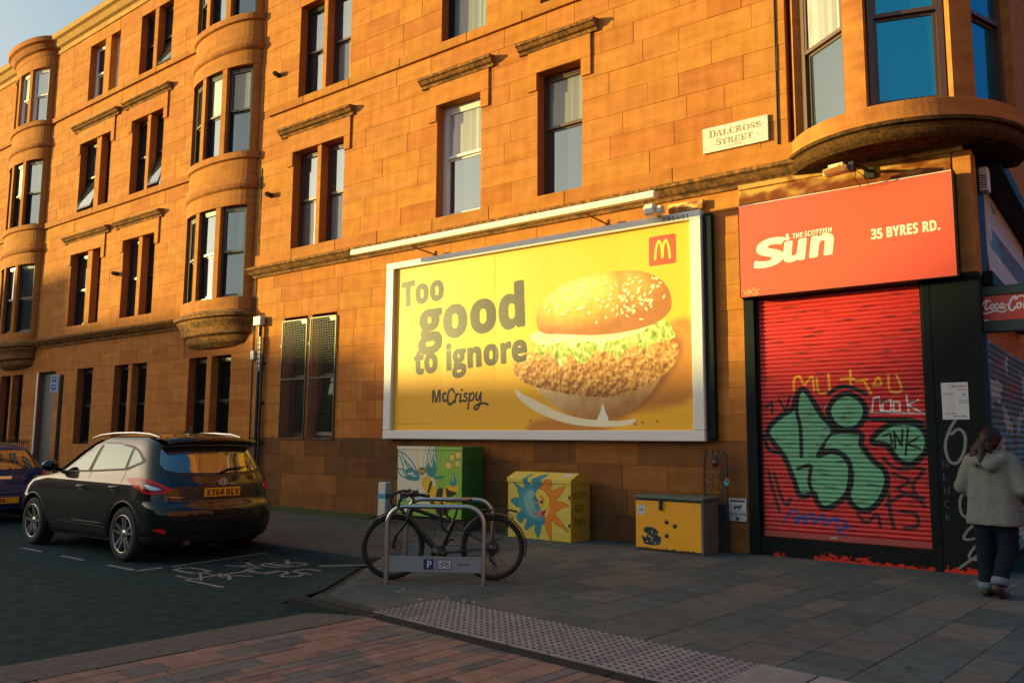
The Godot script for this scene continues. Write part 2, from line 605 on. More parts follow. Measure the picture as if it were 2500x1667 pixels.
func corner_building() -> void:
	var b := thing("corner_tenement", "sunlit sandstone corner tenement with round bay above the closed shop", "building")
	var x0 := -15.47
	var x1 := -3.56
	var holes := [
		opening(-14.22, -12.55, 8.93, 11.06), opening(-9.98, -8.90, 8.93, 11.06), opening(-7.70, -6.84, 8.93, 11.06),
		opening(-14.29, -12.63, 5.58, 7.73), opening(-10.05, -8.99, 5.58, 7.73), opening(-7.75, -6.87, 5.58, 7.73),
		opening(-14.39, -12.70, 1.58, 4.10), opening(-4.25, 0.0, 0.0, 5.2)]
	part("wall", wall_core(x0, x1, 0.0, 14.0, -0.5, -0.012, holes), M.core, b)
	var low := [0.1, 0.48, 0.85, 1.22] + steps(1.58, 4.10, 7) + [4.10, 4.47, 4.80, 5.12]
	var rows := lay_stones(x0, x1, low, holes)
	rows += lay_stones(x0, x1, steps(5.58, 7.73, 6) + steps(7.73, 8.75, 3) + [8.75], holes)
	rows += lay_stones(x0, x1, steps(8.93, 11.06, 6) + steps(11.06, 12.1, 3) + [12.1], holes)
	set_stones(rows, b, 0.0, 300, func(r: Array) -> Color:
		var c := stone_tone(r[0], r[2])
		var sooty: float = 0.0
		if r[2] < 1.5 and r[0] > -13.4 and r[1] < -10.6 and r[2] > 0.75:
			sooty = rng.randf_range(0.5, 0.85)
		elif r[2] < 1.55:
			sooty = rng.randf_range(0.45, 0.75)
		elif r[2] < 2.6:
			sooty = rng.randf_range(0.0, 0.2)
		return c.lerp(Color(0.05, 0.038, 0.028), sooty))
	band(b, "sill_course", x0, x1 + 0.1, 5.345, 5.58, 0.05, M.stone)
	band(b, "string_course", -15.2, x1, 8.755, 8.93, 0.055, M.stone)
	# moulded cornice under the first floor
	var s := Shape.new()
	s.along_x([Vector2(-0.02, -0.12), Vector2(0.035, -0.12), Vector2(0.05, -0.07), Vector2(0.10, -0.04), Vector2(0.15, 0.03), Vector2(0.19, 0.05), Vector2(0.19, 0.10), Vector2(0.0, 0.145)], -15.6, -3.35)
	part("cornice", s.done(), M.crust, b, Vector3(0, 5.2, 0))
	# upper wall out of the picture
	var top := Shape.new()
	top.box(Vector3(x0, 12.1, -0.5), Vector3(x1, 14.0, -0.003))
	top.box(Vector3(x0, 14.0, -8.0), Vector3(x1, 14.4, 0.35))
	part("upper_wall", top.done(), M.tarnish, b)
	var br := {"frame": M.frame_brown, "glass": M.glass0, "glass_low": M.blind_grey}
	var dk := {"frame": M.frame_dark, "glass": M.glass1, "glass_low": M.glass0}
	pair(b, -14.22, -13.44, -13.30, -12.55, 8.93, 11.06, dk, br)
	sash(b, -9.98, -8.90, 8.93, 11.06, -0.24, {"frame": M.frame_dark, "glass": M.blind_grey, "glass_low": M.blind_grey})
	sash(b, -7.70, -6.84, 8.93, 11.06, -0.24, dk)
	pair(b, -14.29, -13.50, -13.36, -12.63, 5.58, 7.73, br, br)
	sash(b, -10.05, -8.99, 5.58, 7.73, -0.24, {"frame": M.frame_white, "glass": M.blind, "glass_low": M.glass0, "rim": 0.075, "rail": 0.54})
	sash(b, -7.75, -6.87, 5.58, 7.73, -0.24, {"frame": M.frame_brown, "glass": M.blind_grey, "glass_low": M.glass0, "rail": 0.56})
	hood(b, -14.72, -12.36, 8.31, 7.73, -14.29, -12.63)
	hood(b, -10.43, -8.69, 8.31, 7.73, -10.05, -8.99)
	hood(b, -8.12, -6.55, 8.31, 7.73, -7.75, -6.87)
	pair(b, -14.39, -13.62, -13.46, -12.70, 1.58, 4.10, {"frame": M.frame_brown, "glass": M.glass3}, {"frame": M.frame_brown, "glass": M.glass3, "tilt": 0.12})
	grille(b, -14.40, -13.60)
	grille(b, -13.48, -12.69)
	round_bay(b)
	shop_front(b)
	byres_side(b)


# a hinged mesh guard over a ground floor window
func grille(b: Node3D, x0: float, x1: float) -> void:
	var y0 := 1.56
	var y1 := 4.02
	var f := Shape.new()
	for x in [x0, x1]:
		f.box(Vector3(x - 0.012, y0, 0.0), Vector3(x + 0.012, y1, 0.025))
	for y in [y0, 2.79, y1]:
		f.box(Vector3(x0 + 0.012, y - 0.012, 0.0), Vector3(x1 - 0.012, y + 0.012, 0.025))
	for y in [2.0, 3.5]:
		f.box(Vector3(x0 - 0.06, y - 0.03, 0.0), Vector3(x0 - 0.012, y + 0.03, 0.02))
	var g := part("window_guard", f.done(), M.iron, b, Vector3(0, 0, 0.012))
	var w := Shape.new()
	var n := int((x1 - x0) / 0.05)
	for k in range(1, n):
		var x := x0 + (x1 - x0) * k / n
		w.box(Vector3(x - 0.0018, y0, 0.009), Vector3(x + 0.0018, y1, 0.0125))
	n = int((y1 - y0) / 0.05)
	for k in range(1, n):
		var y := y0 + (y1 - y0) * k / n
		w.box(Vector3(x0, y - 0.0018, 0.0126), Vector3(x1, y + 0.0018, 0.016))
	part("wire_mesh", w.done(), M.iron, g)


# ---------------------------------------------------------------- round corner bay
const BAY := Vector2(-2.33, -0.72)
const BAY_R := 1.34


func arc_solid(r0: float, r1: float, y0: float, y1: float, a0: float, a1: float, seg := 10) -> ArrayMesh:
	var s := Shape.new()
	s.lathe([Vector2(r0, y0), Vector2(r1, y0), Vector2(r1, y1), Vector2(r0, y1)], seg, a0, a1)
	for a in [a0, a1]:
		var d := Vector3(sin(a), 0, cos(a))
		s.quad(d * r0 + Vector3(0, y0, 0), d * r1 + Vector3(0, y0, 0), d * r1 + Vector3(0, y1, 0), d * r0 + Vector3(0, y1, 0))
	return s.done()


func round_bay(b: Node3D) -> void:
	var at := Vector3(BAY.x, 0, BAY.y)
	var lights := [[-57.0, -14.0], [-3.0, 38.0], [50.0, 91.0]]
	# sill, mouldings and the belly under them
	var m := Shape.new()
	m.lathe([Vector2(BAY_R - 0.25, 5.58), Vector2(BAY_R + 0.05, 5.58), Vector2(BAY_R + 0.06, 5.57), Vector2(BAY_R + 0.06, 5.365), Vector2(BAY_R + 0.05, 5.35)].map(func(p): return p), 48, deg_to_rad(-62), deg_to_rad(112))
	var sill := part("bay_sill", m.done(), M.tarnish, b, at)
	sill.set_meta("label", "curved sill of the round bay")
	var c := Shape.new()
	c.lathe([Vector2(BAY_R + 0.05, 5.352), Vector2(BAY_R + 0.13, 5.335), Vector2(BAY_R + 0.135, 5.29), Vector2(BAY_R + 0.09, 5.275), Vector2(BAY_R + 0.085, 5.22), Vector2(BAY_R + 0.10, 5.20), Vector2(BAY_R + 0.09, 5.15), Vector2(BAY_R + 0.05, 5.11), Vector2(BAY_R - 0.02, 5.10), Vector2(BAY_R - 0.9, 5.10)], 56, deg_to_rad(-66), deg_to_rad(115))
	part("bay_cornice", c.done(), M.crust_dark, b, at)
	# piers between the lights
	var edge := -66.0
	for k in 4:
		var to: float = lights[k][0] if k < 3 else 112.0
		var p := Shape.new()
		var mesh := arc_solid(BAY_R - 0.22, BAY_R, 5.58, 8.4, deg_to_rad(edge), deg_to_rad(to), 6)
		part("bay_pier", mesh, M.tarnish, b, at)
		if k < 3:
			edge = lights[k][1]
	part("bay_wall", arc_solid(BAY_R - 0.22, BAY_R, 8.4, 13.4, deg_to_rad(-66), deg_to_rad(112), 40), M.tarnish, b, at)
	for k in 3:
		var a0 := deg_to_rad(lights[k][0])
		var a1 := deg_to_rad(lights[k][1])
		var mid := (a0 + a1) * 0.5
		var half := (BAY_R - 0.15) * sin((a1 - a0) * 0.5)
		var back := (BAY_R - 0.15) * cos((a1 - a0) * 0.5)
		var o := sash(b, -half, half, 5.585, 8.39, back, {"frame": M.frame_brown, "glass": M.blind if k == 0 else M.sky_tint_glass, "glass_low": M.glass0 if k == 0 else M.sky_tint_glass, "rim": 0.07, "rail": 0.42})
		var place := Transform3D(Basis(Vector3.UP, mid), at)
		o.transform = place * o.transform


# ---------------------------------------------------------------- the shop at the corner
func shop_front(b: Node3D) -> void:
	var k := Shape.new()
	k.box(Vector3(-4.25, 0.0, -0.6), Vector3(-1.46, 5.2, -0.2))
	part("shop_wall", k.done(), M.black_paint, b)
	for e in [[-4.25, -4.10, 0.02], [-2.03, -1.93, 0.025]]:
		var p := Shape.new()
		p.rbox(Vector3(e[0], 0.1, -0.2), Vector3(e[1], 3.50, e[2]), 0.01)
		part("shop_post", p.done(), M.black_paint, b)
	var l := Shape.new()
	l.rbox(Vector3(-4.25, 3.50, -0.2), Vector3(-1.40, 3.56, 0.05), 0.01)
	part("shop_lintel", l.done(), M.black_paint, b)
	# stall riser, black paint scraped down to red
	var r := Shape.new()
	r.uvquad(Vector3(-4.10, 0.1, 0.0), Vector3(-2.03, 0.1, 0.0), Vector3(-2.03, 0.34, 0.0), Vector3(-4.10, 0.34, 0.0), Vector2(0, 1), Vector2(1, 1), Vector2(1, 0), Vector2(0, 0))
	r.uvquad(Vector3(-4.10, 0.34, 0.0), Vector3(-2.03, 0.34, 0.0), Vector3(-2.03, 0.34, -0.2), Vector3(-4.10, 0.34, -0.2), Vector2(0, 0), Vector2(0.1, 0), Vector2(0.1, 0), Vector2(0, 0))
	part("stall_riser", r.done(), printed(riser_print(), 0.65, 0.2), b)
	var q := Shape.new()
	q.uvquad(Vector3(-1.93, 0.1, 0.03), Vector3(-1.41, 0.1, 0.03), Vector3(-1.41, 3.50, 0.03), Vector3(-1.93, 3.50, 0.03), Vector2(0, 1), Vector2(1, 1), Vector2(1, 0), Vector2(0, 0))
	for x in [-1.93, -1.41]:
		q.uvquad(Vector3(x, 0.1, -0.2), Vector3(x, 0.1, 0.03), Vector3(x, 3.50, 0.03), Vector3(x, 3.50, -0.2), Vector2(0.01, 0.3), Vector2(0.02, 0.3), Vector2(0.02, 0.1), Vector2(0.01, 0.1))
	var pil := part("pilaster", q.done(), printed(pilaster_print(), 0.65, 0.2), b)
	pil.set_meta("label", "black pilaster with looping white spray paint")
	# varnished board over the sign and the bare pier beside it
	var f := Shape.new()
	f.rbox(Vector3(-4.27, 4.80, -0.2), Vector3(-1.62, 5.04, 0.03), 0.008)
	f.rbox(Vector3(-4.27, 5.045, -0.2), Vector3(-1.50, 5.19, 0.045), 0.008)
	part("fascia_board", f.done(), M.varnish, b)
	var g := Shape.new()
	g.rbox(Vector3(-1.615, 3.565, -0.3), Vector3(-1.41, 5.04, 0.02), 0.01)
	g.box(Vector3(-4.26, 3.565, -0.2), Vector3(-1.62, 4.79, 0.0))
	part("fascia_pier", g.done(), M.tarnish, b)


func byres_side(b: Node3D) -> void:
	var s := Shape.new()
	s.box(Vector3(-1.9, 0.0, -14.0), Vector3(-1.62, 5.2, -0.4))
	s.box(Vector3(-2.2, 5.2, -14.0), Vector3(-1.56, 14.0, -1.9))
	part("side_wall", s.done(), M.tarnish, b)
	var p := Shape.new()
	p.rbox(Vector3(-1.50, 0.1, -0.40), Vector3(-1.405, 2.9, -0.21), 0.01)
	p.rbox(Vector3(-1.60, 3.45, -6.0), Vector3(-1.30, 3.62, -0.31), 0.01)
	p.rbox(Vector3(-1.50, 3.62, -0.95), Vector3(-1.42, 5.0, -0.32), 0.01)
	p.box(Vector3(-1.47, 5.02, -8.0), Vector3(-1.2, 5.2, -0.8))
	part("shop_frame", p.done(), M.black_paint, b)
	var cn := Shape.new()
	cn.box(Vector3(-1.56, 5.205, -14.0), Vector3(-1.30, 5.36, -1.25))
	cn.box(Vector3(-1.56, 5.365, -14.0), Vector3(-1.42, 5.56, -1.25))
	part("side_cornice", cn.done(), M.crust, b)
	# upper floor: a window and a downpipe on the shaded side
	var o := sash(b, 2.55, 3.6, 5.6, 7.7, 0.0, {"frame": M.frame_dark, "glass": M.glass2})
	o.transform = Transform3D(Basis(Vector3.UP, PI * 0.5), Vector3(-1.53, 0, 0)) * o.transform
	var d := Shape.new(true)
	d.tube([Vector3(-1.44, 5.25, -2.15), Vector3(-1.44, 12.0, -2.15)], 0.045, 10)
	part("downpipe", d.done(), M.iron, b)


# ---------------------------------------------------------------- the tenement along the street
class Bow:
	var c: float
	var a := 1.33
	var p := 0.38
	func _init(mid: float) -> void:
		c = mid
	func at(w: float, out := 0.0) -> Vector3:
		var n := Vector2(cos(w) / a, sin(w) / p).normalized()
		return Vector3(c + a * cos(w) + n.x * out, 0, p * sin(w) + n.y * out)
	# angle at which the curve stands over x
	func over(x: float) -> float:
		return acos(clampf((x - c) / a, -1.0, 1.0))


func bow_piece(bow: Bow, y: Array, out: Array, w0 := 0.0, w1 := PI, seg := 20, back := -0.3) -> ArrayMesh:
	var s := Shape.new()
	var rows := []
	for k in y.size():
		var row := []
		for i in seg + 1:
			var p := bow.at(w1 + (w0 - w1) * i / seg, out[k])
			p.y = y[k]
			row.append(p)
		rows.append(row)
	s.skin(rows)
	for e in [0, rows.size() - 1]:
		for i in seg:
			var a: Vector3 = rows[e][i]
			var b: Vector3 = rows[e][i + 1]
			s.away(a, b, Vector3(b.x, b.y, back), Vector3(a.x, a.y, back), Vector3(a.x, (y[0] + y[-1]) * 0.5, 0))
	for i in [0, seg]:
		for k in rows.size() - 1:
			var a: Vector3 = rows[k][i]
			var b: Vector3 = rows[k + 1][i]
			s.away(a, b, Vector3(b.x, b.y, back), Vector3(a.x, a.y, back), Vector3(bow.c, a.y, 0))
	return s.done()


func bow_bay(t: Node3D, mid: float) -> void:
	var bow := Bow.new(mid)
	var floors := [[4.69, 6.80], [8.03, 10.12], [11.36, 13.11]]
	# corbel, ledge and sill at the first floor
	part("bay_corbel", bow_piece(bow, [3.62, 3.72, 3.86, 3.90, 4.05, 4.18, 4.24], [-0.30, -0.16, -0.10, -0.02, 0.02, 0.10, 0.12], 0.0, PI, 24), M.crust, t)
	part("bay_ledge", bow_piece(bow, [4.242, 4.26, 4.33, 4.36, 4.42], [0.15, 0.19, 0.19, 0.10, 0.06], 0.0, PI, 24), M.crust, t)
	part("bay_sill", bow_piece(bow, [4.42, 4.685], [0.05, 0.05], 0.0, PI, 24), M.tarnish, t)
	for k in 3:
		var y0: float = floors[k][0]
		var y1: float = floors[k][1]
		var g := 0.17
		# stone piers and mullions
		for e in [[mid + 1.33, mid + 1.22], [mid + 0.50, mid + 0.34], [mid - 0.34, mid - 0.50], [mid - 1.22, mid - 1.33]]:
			part("mullion", bow_piece(bow, [y0, y1], [0.0, 0.0], bow.over(e[0]), bow.over(e[1]), 3, -0.25), M.stone_plain, t)
		for e in [[mid - 1.22, mid - 0.50], [mid - 0.34, mid + 0.34], [mid + 0.50, mid + 1.22]]:
			var a := bow.at(bow.over(e[0]), -0.13)
			var b := bow.at(bow.over(e[1]), -0.13)
			var w := a.distance_to(b)
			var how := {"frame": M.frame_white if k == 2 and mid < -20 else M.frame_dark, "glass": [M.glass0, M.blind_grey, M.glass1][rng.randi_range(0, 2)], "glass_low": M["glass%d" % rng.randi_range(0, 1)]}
			var o := sash(t, 0.0, w, y0, y1, 0.0, how)
			o.transform = Transform3D(Basis(Vector3.UP, -atan2(b.z - a.z, b.x - a.x)), a) * o.transform
		part("bay_frieze", bow_piece(bow, [y1, y1 + 0.36], [0.012, 0.012]), M.stone_plain, t)
		if k < 2:
			part("bay_band", bow_piece(bow, [y1 + 0.36, y1 + 0.40, y1 + 0.47, y1 + 0.50, y1 + 0.64], [0.03, 0.07, 0.09, 0.05, 0.05]), M.tarnish, t)
			part("bay_apron", bow_piece(bow, [y1 + 0.64, y1 + 1.07], [0.0, 0.0]), M.stone_plain, t)
			part("bay_sill", bow_piece(bow, [y1 + 1.07, y1 + 1.09, y1 + 1.23], [0.02, 0.055, 0.055]), M.tarnish, t)
	part("bay_eaves", bow_piece(bow, [13.47, 13.62, 13.66, 13.80, 13.84, 13.98, 14.02], [0.02, 0.04, 0.12, 0.20, 0.28, 0.30, 0.1], 0.0, PI, 28), M.tarnish, t)


func street_building() -> void:
	var t := thing("street_tenement", "long sunlit sandstone tenement with two bow bays behind the parked cars", "building")
	var x0 := -40.0
	var x1 := -15.475
	var holes := [
		opening(-24.20, -22.42, 11.36, 13.11), opening(-21.26, -19.63, 11.36, 13.11),
		opening(-24.38, -22.56, 8.03, 10.12), opening(-21.40, -19.79, 8.03, 10.12),
		opening(-24.50, -22.70, 4.69, 6.80), opening(-21.49, -19.88, 4.69, 6.80),
		opening(-28.85, -27.18, 1.36, 3.44), opening(-26.16, -25.00, 0.0, 3.45),
		opening(-23.66, -22.76, 1.36, 3.44), opening(-21.57, -19.93, 1.36, 3.44), opening(-18.00, -16.28, 1.36, 3.44),
		opening(-18.25, -15.61, 3.75, 14.2), opening(-29.10, -26.46, 3.75, 14.2)]
	part("wall", wall_core(x0, x1, 0.0, 13.6, -0.5, -0.012, holes.slice(0, 11)), M.core, t)
	var ys := steps(0.1, 1.36, 4) + steps(1.36, 3.44, 6) + [3.44, 3.80, 4.22]
	var rows := lay_stones(x0, x1, ys, holes)
	rows += lay_stones(x0, x1, steps(4.69, 6.80, 6) + steps(6.80, 7.85, 3) + [7.85], holes)
	rows += lay_stones(x0, x1, steps(8.03, 10.12, 6) + steps(10.12, 11.20, 3) + [11.20], holes)
	rows += lay_stones(x0, x1, steps(11.36, 13.11, 5) + [13.11, 13.60], holes)
	set_stones(rows, t)
	var gaps := [[x0, -29.1], [-26.46, -18.25]]
	for g in gaps:
		band(t, "sill_course", g[0], g[1], 4.44, 4.69, 0.03, M.stone)
		band(t, "string_course", g[0], g[1], 7.86, 8.03, 0.06, M.stone)
		band(t, "string_course", g[0], g[1], 11.21, 11.36, 0.06, M.stone)
		var s := Shape.new()
		s.along_x([Vector2(-0.02, -0.14), Vector2(0.03, -0.14), Vector2(0.05, -0.08), Vector2(0.11, -0.04), Vector2(0.17, 0.02), Vector2(0.20, 0.04), Vector2(0.20, 0.09), Vector2(0.0, 0.14)], g[0], g[1])
		part("cornice", s.done(), M.crust, t, Vector3(0, 4.30, 0))
	for g in [[x0, -29.0], [-26.5, -18.2]]:
		var e := Shape.new()
		e.along_x([Vector2(-0.02, -0.13), Vector2(0.03, -0.13), Vector2(0.04, 0.02), Vector2(0.12, 0.06), Vector2(0.20, 0.20), Vector2(0.28, 0.24), Vector2(0.30, 0.38), Vector2(-0.4, 0.42)], g[0], g[1])
		part("eaves_cornice", e.done(), M.eaves, t, Vector3(0, 13.6, 0))
	var roof := Shape.new()
	roof.quad(Vector3(x0, 14.0, 0.05), Vector3(x1, 14.0, 0.05), Vector3(x1, 16.6, -6.0), Vector3(x0, 16.6, -6.0))
	part("roof", roof.done(), M.slate, t)
	for c in [[-25.2, -24.1], [-33.0, -31.5]]:
		var ch := Shape.new()
		ch.box(Vector3(c[0], 13.9, -1.3), Vector3(c[1], 14.75, -0.5))
		ch.box(Vector3(c[0] - 0.06, 14.75, -1.36), Vector3(c[1] + 0.06, 14.88, -0.44))
		for k in 3:
			ch.box(Vector3(c[0] + 0.1 + k * 0.34, 14.88, -1.0), Vector3(c[0] + 0.34 + k * 0.34, 15.05, -0.76))
		part("chimney", ch.done(), M.tarnish, t)
	var mast := Shape.new()
	mast.tube([Vector3(-23.6, 14.0, -0.5), Vector3(-23.55, 17.5, -0.5)], 0.02, 6)
	part("aerial", mast.done(), M.iron, t)
	var d := {"frame": M.frame_dark}
	var wh := {"frame": M.frame_white, "glass": M.glass1}
	var dk := {"frame": M.frame_dark, "glass": M.glass2}
	var open := {"frame": M.frame_dark, "glass": M.glass1, "glass_low": M.glass0, "tilt": 0.30}
	pair(t, -24.20, -23.31, -22.96, -22.42, 11.36, 13.11, wh, wh)
	pair(t, -21.26, -20.56, -20.36, -19.63, 11.36, 13.11, dk, open)
	pair(t, -24.38, -23.43, -23.14, -22.56, 8.03, 10.12, open, dk)
	pair(t, -21.40, -20.63, -20.45, -19.79, 8.03, 10.12, dk, open)
	pair(t, -24.50, -23.53, -23.23, -22.70, 4.69, 6.80, dk, dk)
	pair(t, -21.49, -20.72, -20.52, -19.88, 4.69, 6.80, d, d)
	for g in [[-28.85, -28.10, -27.96, -27.18], [-21.57, -20.85, -20.67, -19.93], [-18.00, -17.26, -17.06, -16.28]]:
		pair(t, g[0], g[1], g[2], g[3], 1.36, 3.44, {"frame": M.frame_dark, "glass": M.glass3}, {"frame": M.frame_dark, "glass": M.glass3})
	sash(t, -23.66, -22.76, 1.36, 3.44, -0.24, {"frame": M.frame_dark, "glass": M.glass3})
	for k in [[-24.92, -22.30, 7.36, 6.80, -24.50, -22.70], [-21.92, -19.56, 7.36, 6.80, -21.49, -19.88], [-24.80, -22.15, 10.72, 10.12, -24.38, -22.56], [-21.82, -19.46, 10.72, 10.12, -21.40, -19.79]]:
		hood(t, k[0], k[1], k[2], k[3], k[4], k[5])
	# close door, set deep, with a pale edge
	var door := Shape.new()
	door.box(Vector3(-26.16, 0.1, -0.22), Vector3(-25.0, 3.45, -0.14))
	part("door", door.done(), M.door_grey, t)
	var rim := Shape.new()
	rim.box(Vector3(-26.19, 0.1, -0.02), Vector3(-26.13, 3.45, 0.012))
	part("door_edge", rim.done(), M.frame_white, t)
	bow_bay(t, -16.93)
	bow_bay(t, -27.78)


# ---------------------------------------------------------------- what stands round the picture and shapes its light
func far_buildings() -> void:
	# unseen row added towards the sun, roofs shaped to shade the lower walls. Given as x on our wall and height there, carried back along the sun's way.
	var reach := 72.0
	var s := sun_way()
	var flat := Vector3(s.x, 0, s.z).normalized()
	var spots := [[-46.0, -28.9, 5.5, 5.5], [-28.9, -24.2, 6.25, 6.35], [-24.2, -17.4, 4.75, 4.45], [-17.4, -11.4, 3.75, 3.25], [-11.4, -3.2, 2.75, 2.55], [-3.2, 3.0, 2.55, 6.4], [3.0, 14.0, 6.4, 6.4]]
	var says := ["unseen plain terrace block added to shade the far left wall", "unseen taller block standing in for a chimney, added for its shadow", "unseen terrace block beside the taller one, shaped by its shadow", "unseen terrace block with a gently sloping top shaped by its shadow", "lowest unseen terrace block, shaped by its shadow", "unseen terrace block with a steep top shaped by its shadow", "unseen flat topped end block added to the shadow casting terrace"]
	for k in spots.size():
		var q: Array = spots[k]
		var o := thing("shadow_terrace", says[k], "building", flat * reach, atan2(flat.x, flat.z), "unseen terrace shaped to cast the wall shadow")
		var c := cos(deg_to_rad(SUN_AZIMUTH))
		var climb := tan(deg_to_rad(SUN_HEIGHT))
		var ya: float = q[2] + (reach - flat.x * q[0]) * climb
		var yb: float = q[3] + (reach - flat.x * q[1]) * climb
		var pts := PackedVector2Array([Vector2(q[0] * c + 0.005, 0.0), Vector2(q[1] * c - 0.005, 0.0), Vector2(q[1] * c - 0.005, yb), Vector2(q[0] * c + 0.005, ya)])
		var sh := Shape.new()
		sh.plate(pts, 0.0, 8.0)
		part("shadow_block", sh.done(), M.tarnish, o)
	# unseen low brick row, added for dark reflections in the ground floor windows
	var w := thing("reflection_row", "unseen low dark brick row added across the side street to darken window reflections", "building")
	var sh2 := Shape.new()
	sh2.box(Vector3(-60, 0, 20.0), Vector3(-10.0, 4.2, 27.0))
	part("brick_wall", sh2.done(), M.dark_brick, w)
	# tenement across the main road, facing the low sun
	var e := thing("far_side_tenement", "sandstone tenement on the far side of the main road", "building")
	var sh3 := Shape.new()
	sh3.box(Vector3(24.0, 0, -30.0), Vector3(34.0, 14.0, 30.0))
	part("front_wall", sh3.done(), M.tarnish, e)
	for f in 4:
		for k in 16:
			var p := Shape.new()
			p.box(Vector3(23.95, 1.0 + f * 3.4, -28.0 + k * 3.6), Vector3(23.99, 3.0 + f * 3.4, -26.7 + k * 3.6))
			part("window", p.done(), M.glass3, e)


# ---------------------------------------------------------------- ground
func ground() -> void:
	var road := structure("road")
	var s := Shape.new()
	s.quad(Vector3(-400, 0, 400), Vector3(400, 0, 400), Vector3(400, 0, -400), Vector3(-400, 0, -400))
	part("asphalt", s.done(), M.asphalt, road)

	# pavement: a bed with slabs on it. The built-out corner ends at a line across the mouth of the street.
	var pav := structure("pavement")
	var bed := Shape.new()
	var edge := PackedVector2Array([Vector2(-40, 0.55), Vector2(2.5, 0.55), Vector2(2.5, -6.43), Vector2(-6.38, -5.57), Vector2(-6.75, -5.0), Vector2(-7.8, -3.46), Vector2(-40, -3.46)])
	bed.t = Transform3D(Basis(Vector3.RIGHT, -PI * 0.5), Vector3.ZERO)
	bed.plate(edge, 0.002, PAVE - 0.018)
	part("pavement_bed", bed.done(), M.joint, pav)
	slabs(pav, edge)
	kerbs()
	tactile()
	crossing()
	moss_strip()
	markings()
	specks()


func slabs(pav: Node3D, edge: PackedVector2Array) -> void:
	# courses run away from the eye, a few degrees off square with the wall
	var turn := deg_to_rad(5.5)
	var frame := Transform2D(-turn, Vector2(-3.0, -2.0))
	var tact := PackedVector2Array([Vector2(-5.45, -5.66), Vector2(-5.36, -4.86), Vector2(2.6, -5.72), Vector2(2.6, -6.6)])
	var tones := [Color(0.115, 0.13, 0.125), Color(0.17, 0.16, 0.135), Color(0.135, 0.135, 0.12), Color(0.20, 0.175, 0.14), Color(0.09, 0.112, 0.112), Color(0.105, 0.13, 0.128)]
	var inner: PackedVector2Array = Geometry2D.offset_polygon(edge, -0.13)[0]
	var x := -13.0
	while x < 7.0:
		var w: float = [0.3, 0.45, 0.45, 0.6][rng.randi_range(0, 3)]
		var z := -5.0
		while z < 8.0:
			var l := rng.randf_range(0.35, 0.85)
			var poly := PackedVector2Array()
			for c in [Vector2(x, z), Vector2(x + w, z), Vector2(x + w, z + l), Vector2(x, z + l)]:
				poly.append(frame * Vector2(c.x, c.y))
			z += l
			var mid := (poly[0] + poly[2]) * 0.5
			if mid.x < -14.5 or mid.x > 0.4 or (mid.x < -8.5 and rng.randf() < 0.0):
				continue
			var bits := Geometry2D.intersect_polygons(poly, inner)
			for bit in bits:
				for cut in Geometry2D.clip_polygons(bit, tact):
					var gaps := Geometry2D.offset_polygon(cut, -0.004)
					if gaps.is_empty() or gaps[0].size() < 3:
						continue
					var o: PackedVector2Array = gaps[0]
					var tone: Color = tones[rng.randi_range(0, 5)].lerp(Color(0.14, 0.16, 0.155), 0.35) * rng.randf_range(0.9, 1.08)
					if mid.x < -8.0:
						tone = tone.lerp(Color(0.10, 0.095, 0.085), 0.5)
					var sh := Shape.new()
					sh.tint = tone
					var m := Vector2()
					for p in o:
						m += p / o.size()
					var local := PackedVector2Array()
					for p in o:
						local.append(p - m)
					sh.t = Transform3D(Basis(Vector3.RIGHT, -PI * 0.5), Vector3.ZERO)
					sh.plate(local, PAVE - 0.04, PAVE + rng.randf_range(-0.0025, 0.0015))
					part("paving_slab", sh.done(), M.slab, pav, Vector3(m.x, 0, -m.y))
		x += w


func kerbs() -> void:
	var k := structure("kerb")
	var mesh := {}
	var x := -7.75
	while x > -36.0:
		var s := Shape.new()
		var top := PAVE + 0.004
		s.rbox(Vector3(-0.448, -0.1, -0.075), Vector3(0.448, top, 0.075), 0.012)
		part("kerb_stone", s.done(), M.kerb, k, Vector3(x - 0.45, 0, 3.41))
		x -= 0.9
	# at the built-out corner the paving slopes down to the road
	var lip := Shape.new()
	var inner := [Vector3(-7.78, PAVE + 0.002, 3.40), Vector3(-7.20, PAVE + 0.002, 4.27), Vector3(-6.72, PAVE + 0.002, 5.0), Vector3(-6.50, PAVE + 0.002, 5.36)]
	var outer := [Vector3(-8.25, 0.003, 3.60), Vector3(-7.72, 0.003, 4.60), Vector3(-7.15, 0.003, 5.35), Vector3(-6.75, 0.003, 5.62)]
	lip.skin([outer, inner])
	part("corner_slope", lip.done(), M.asphalt, k)


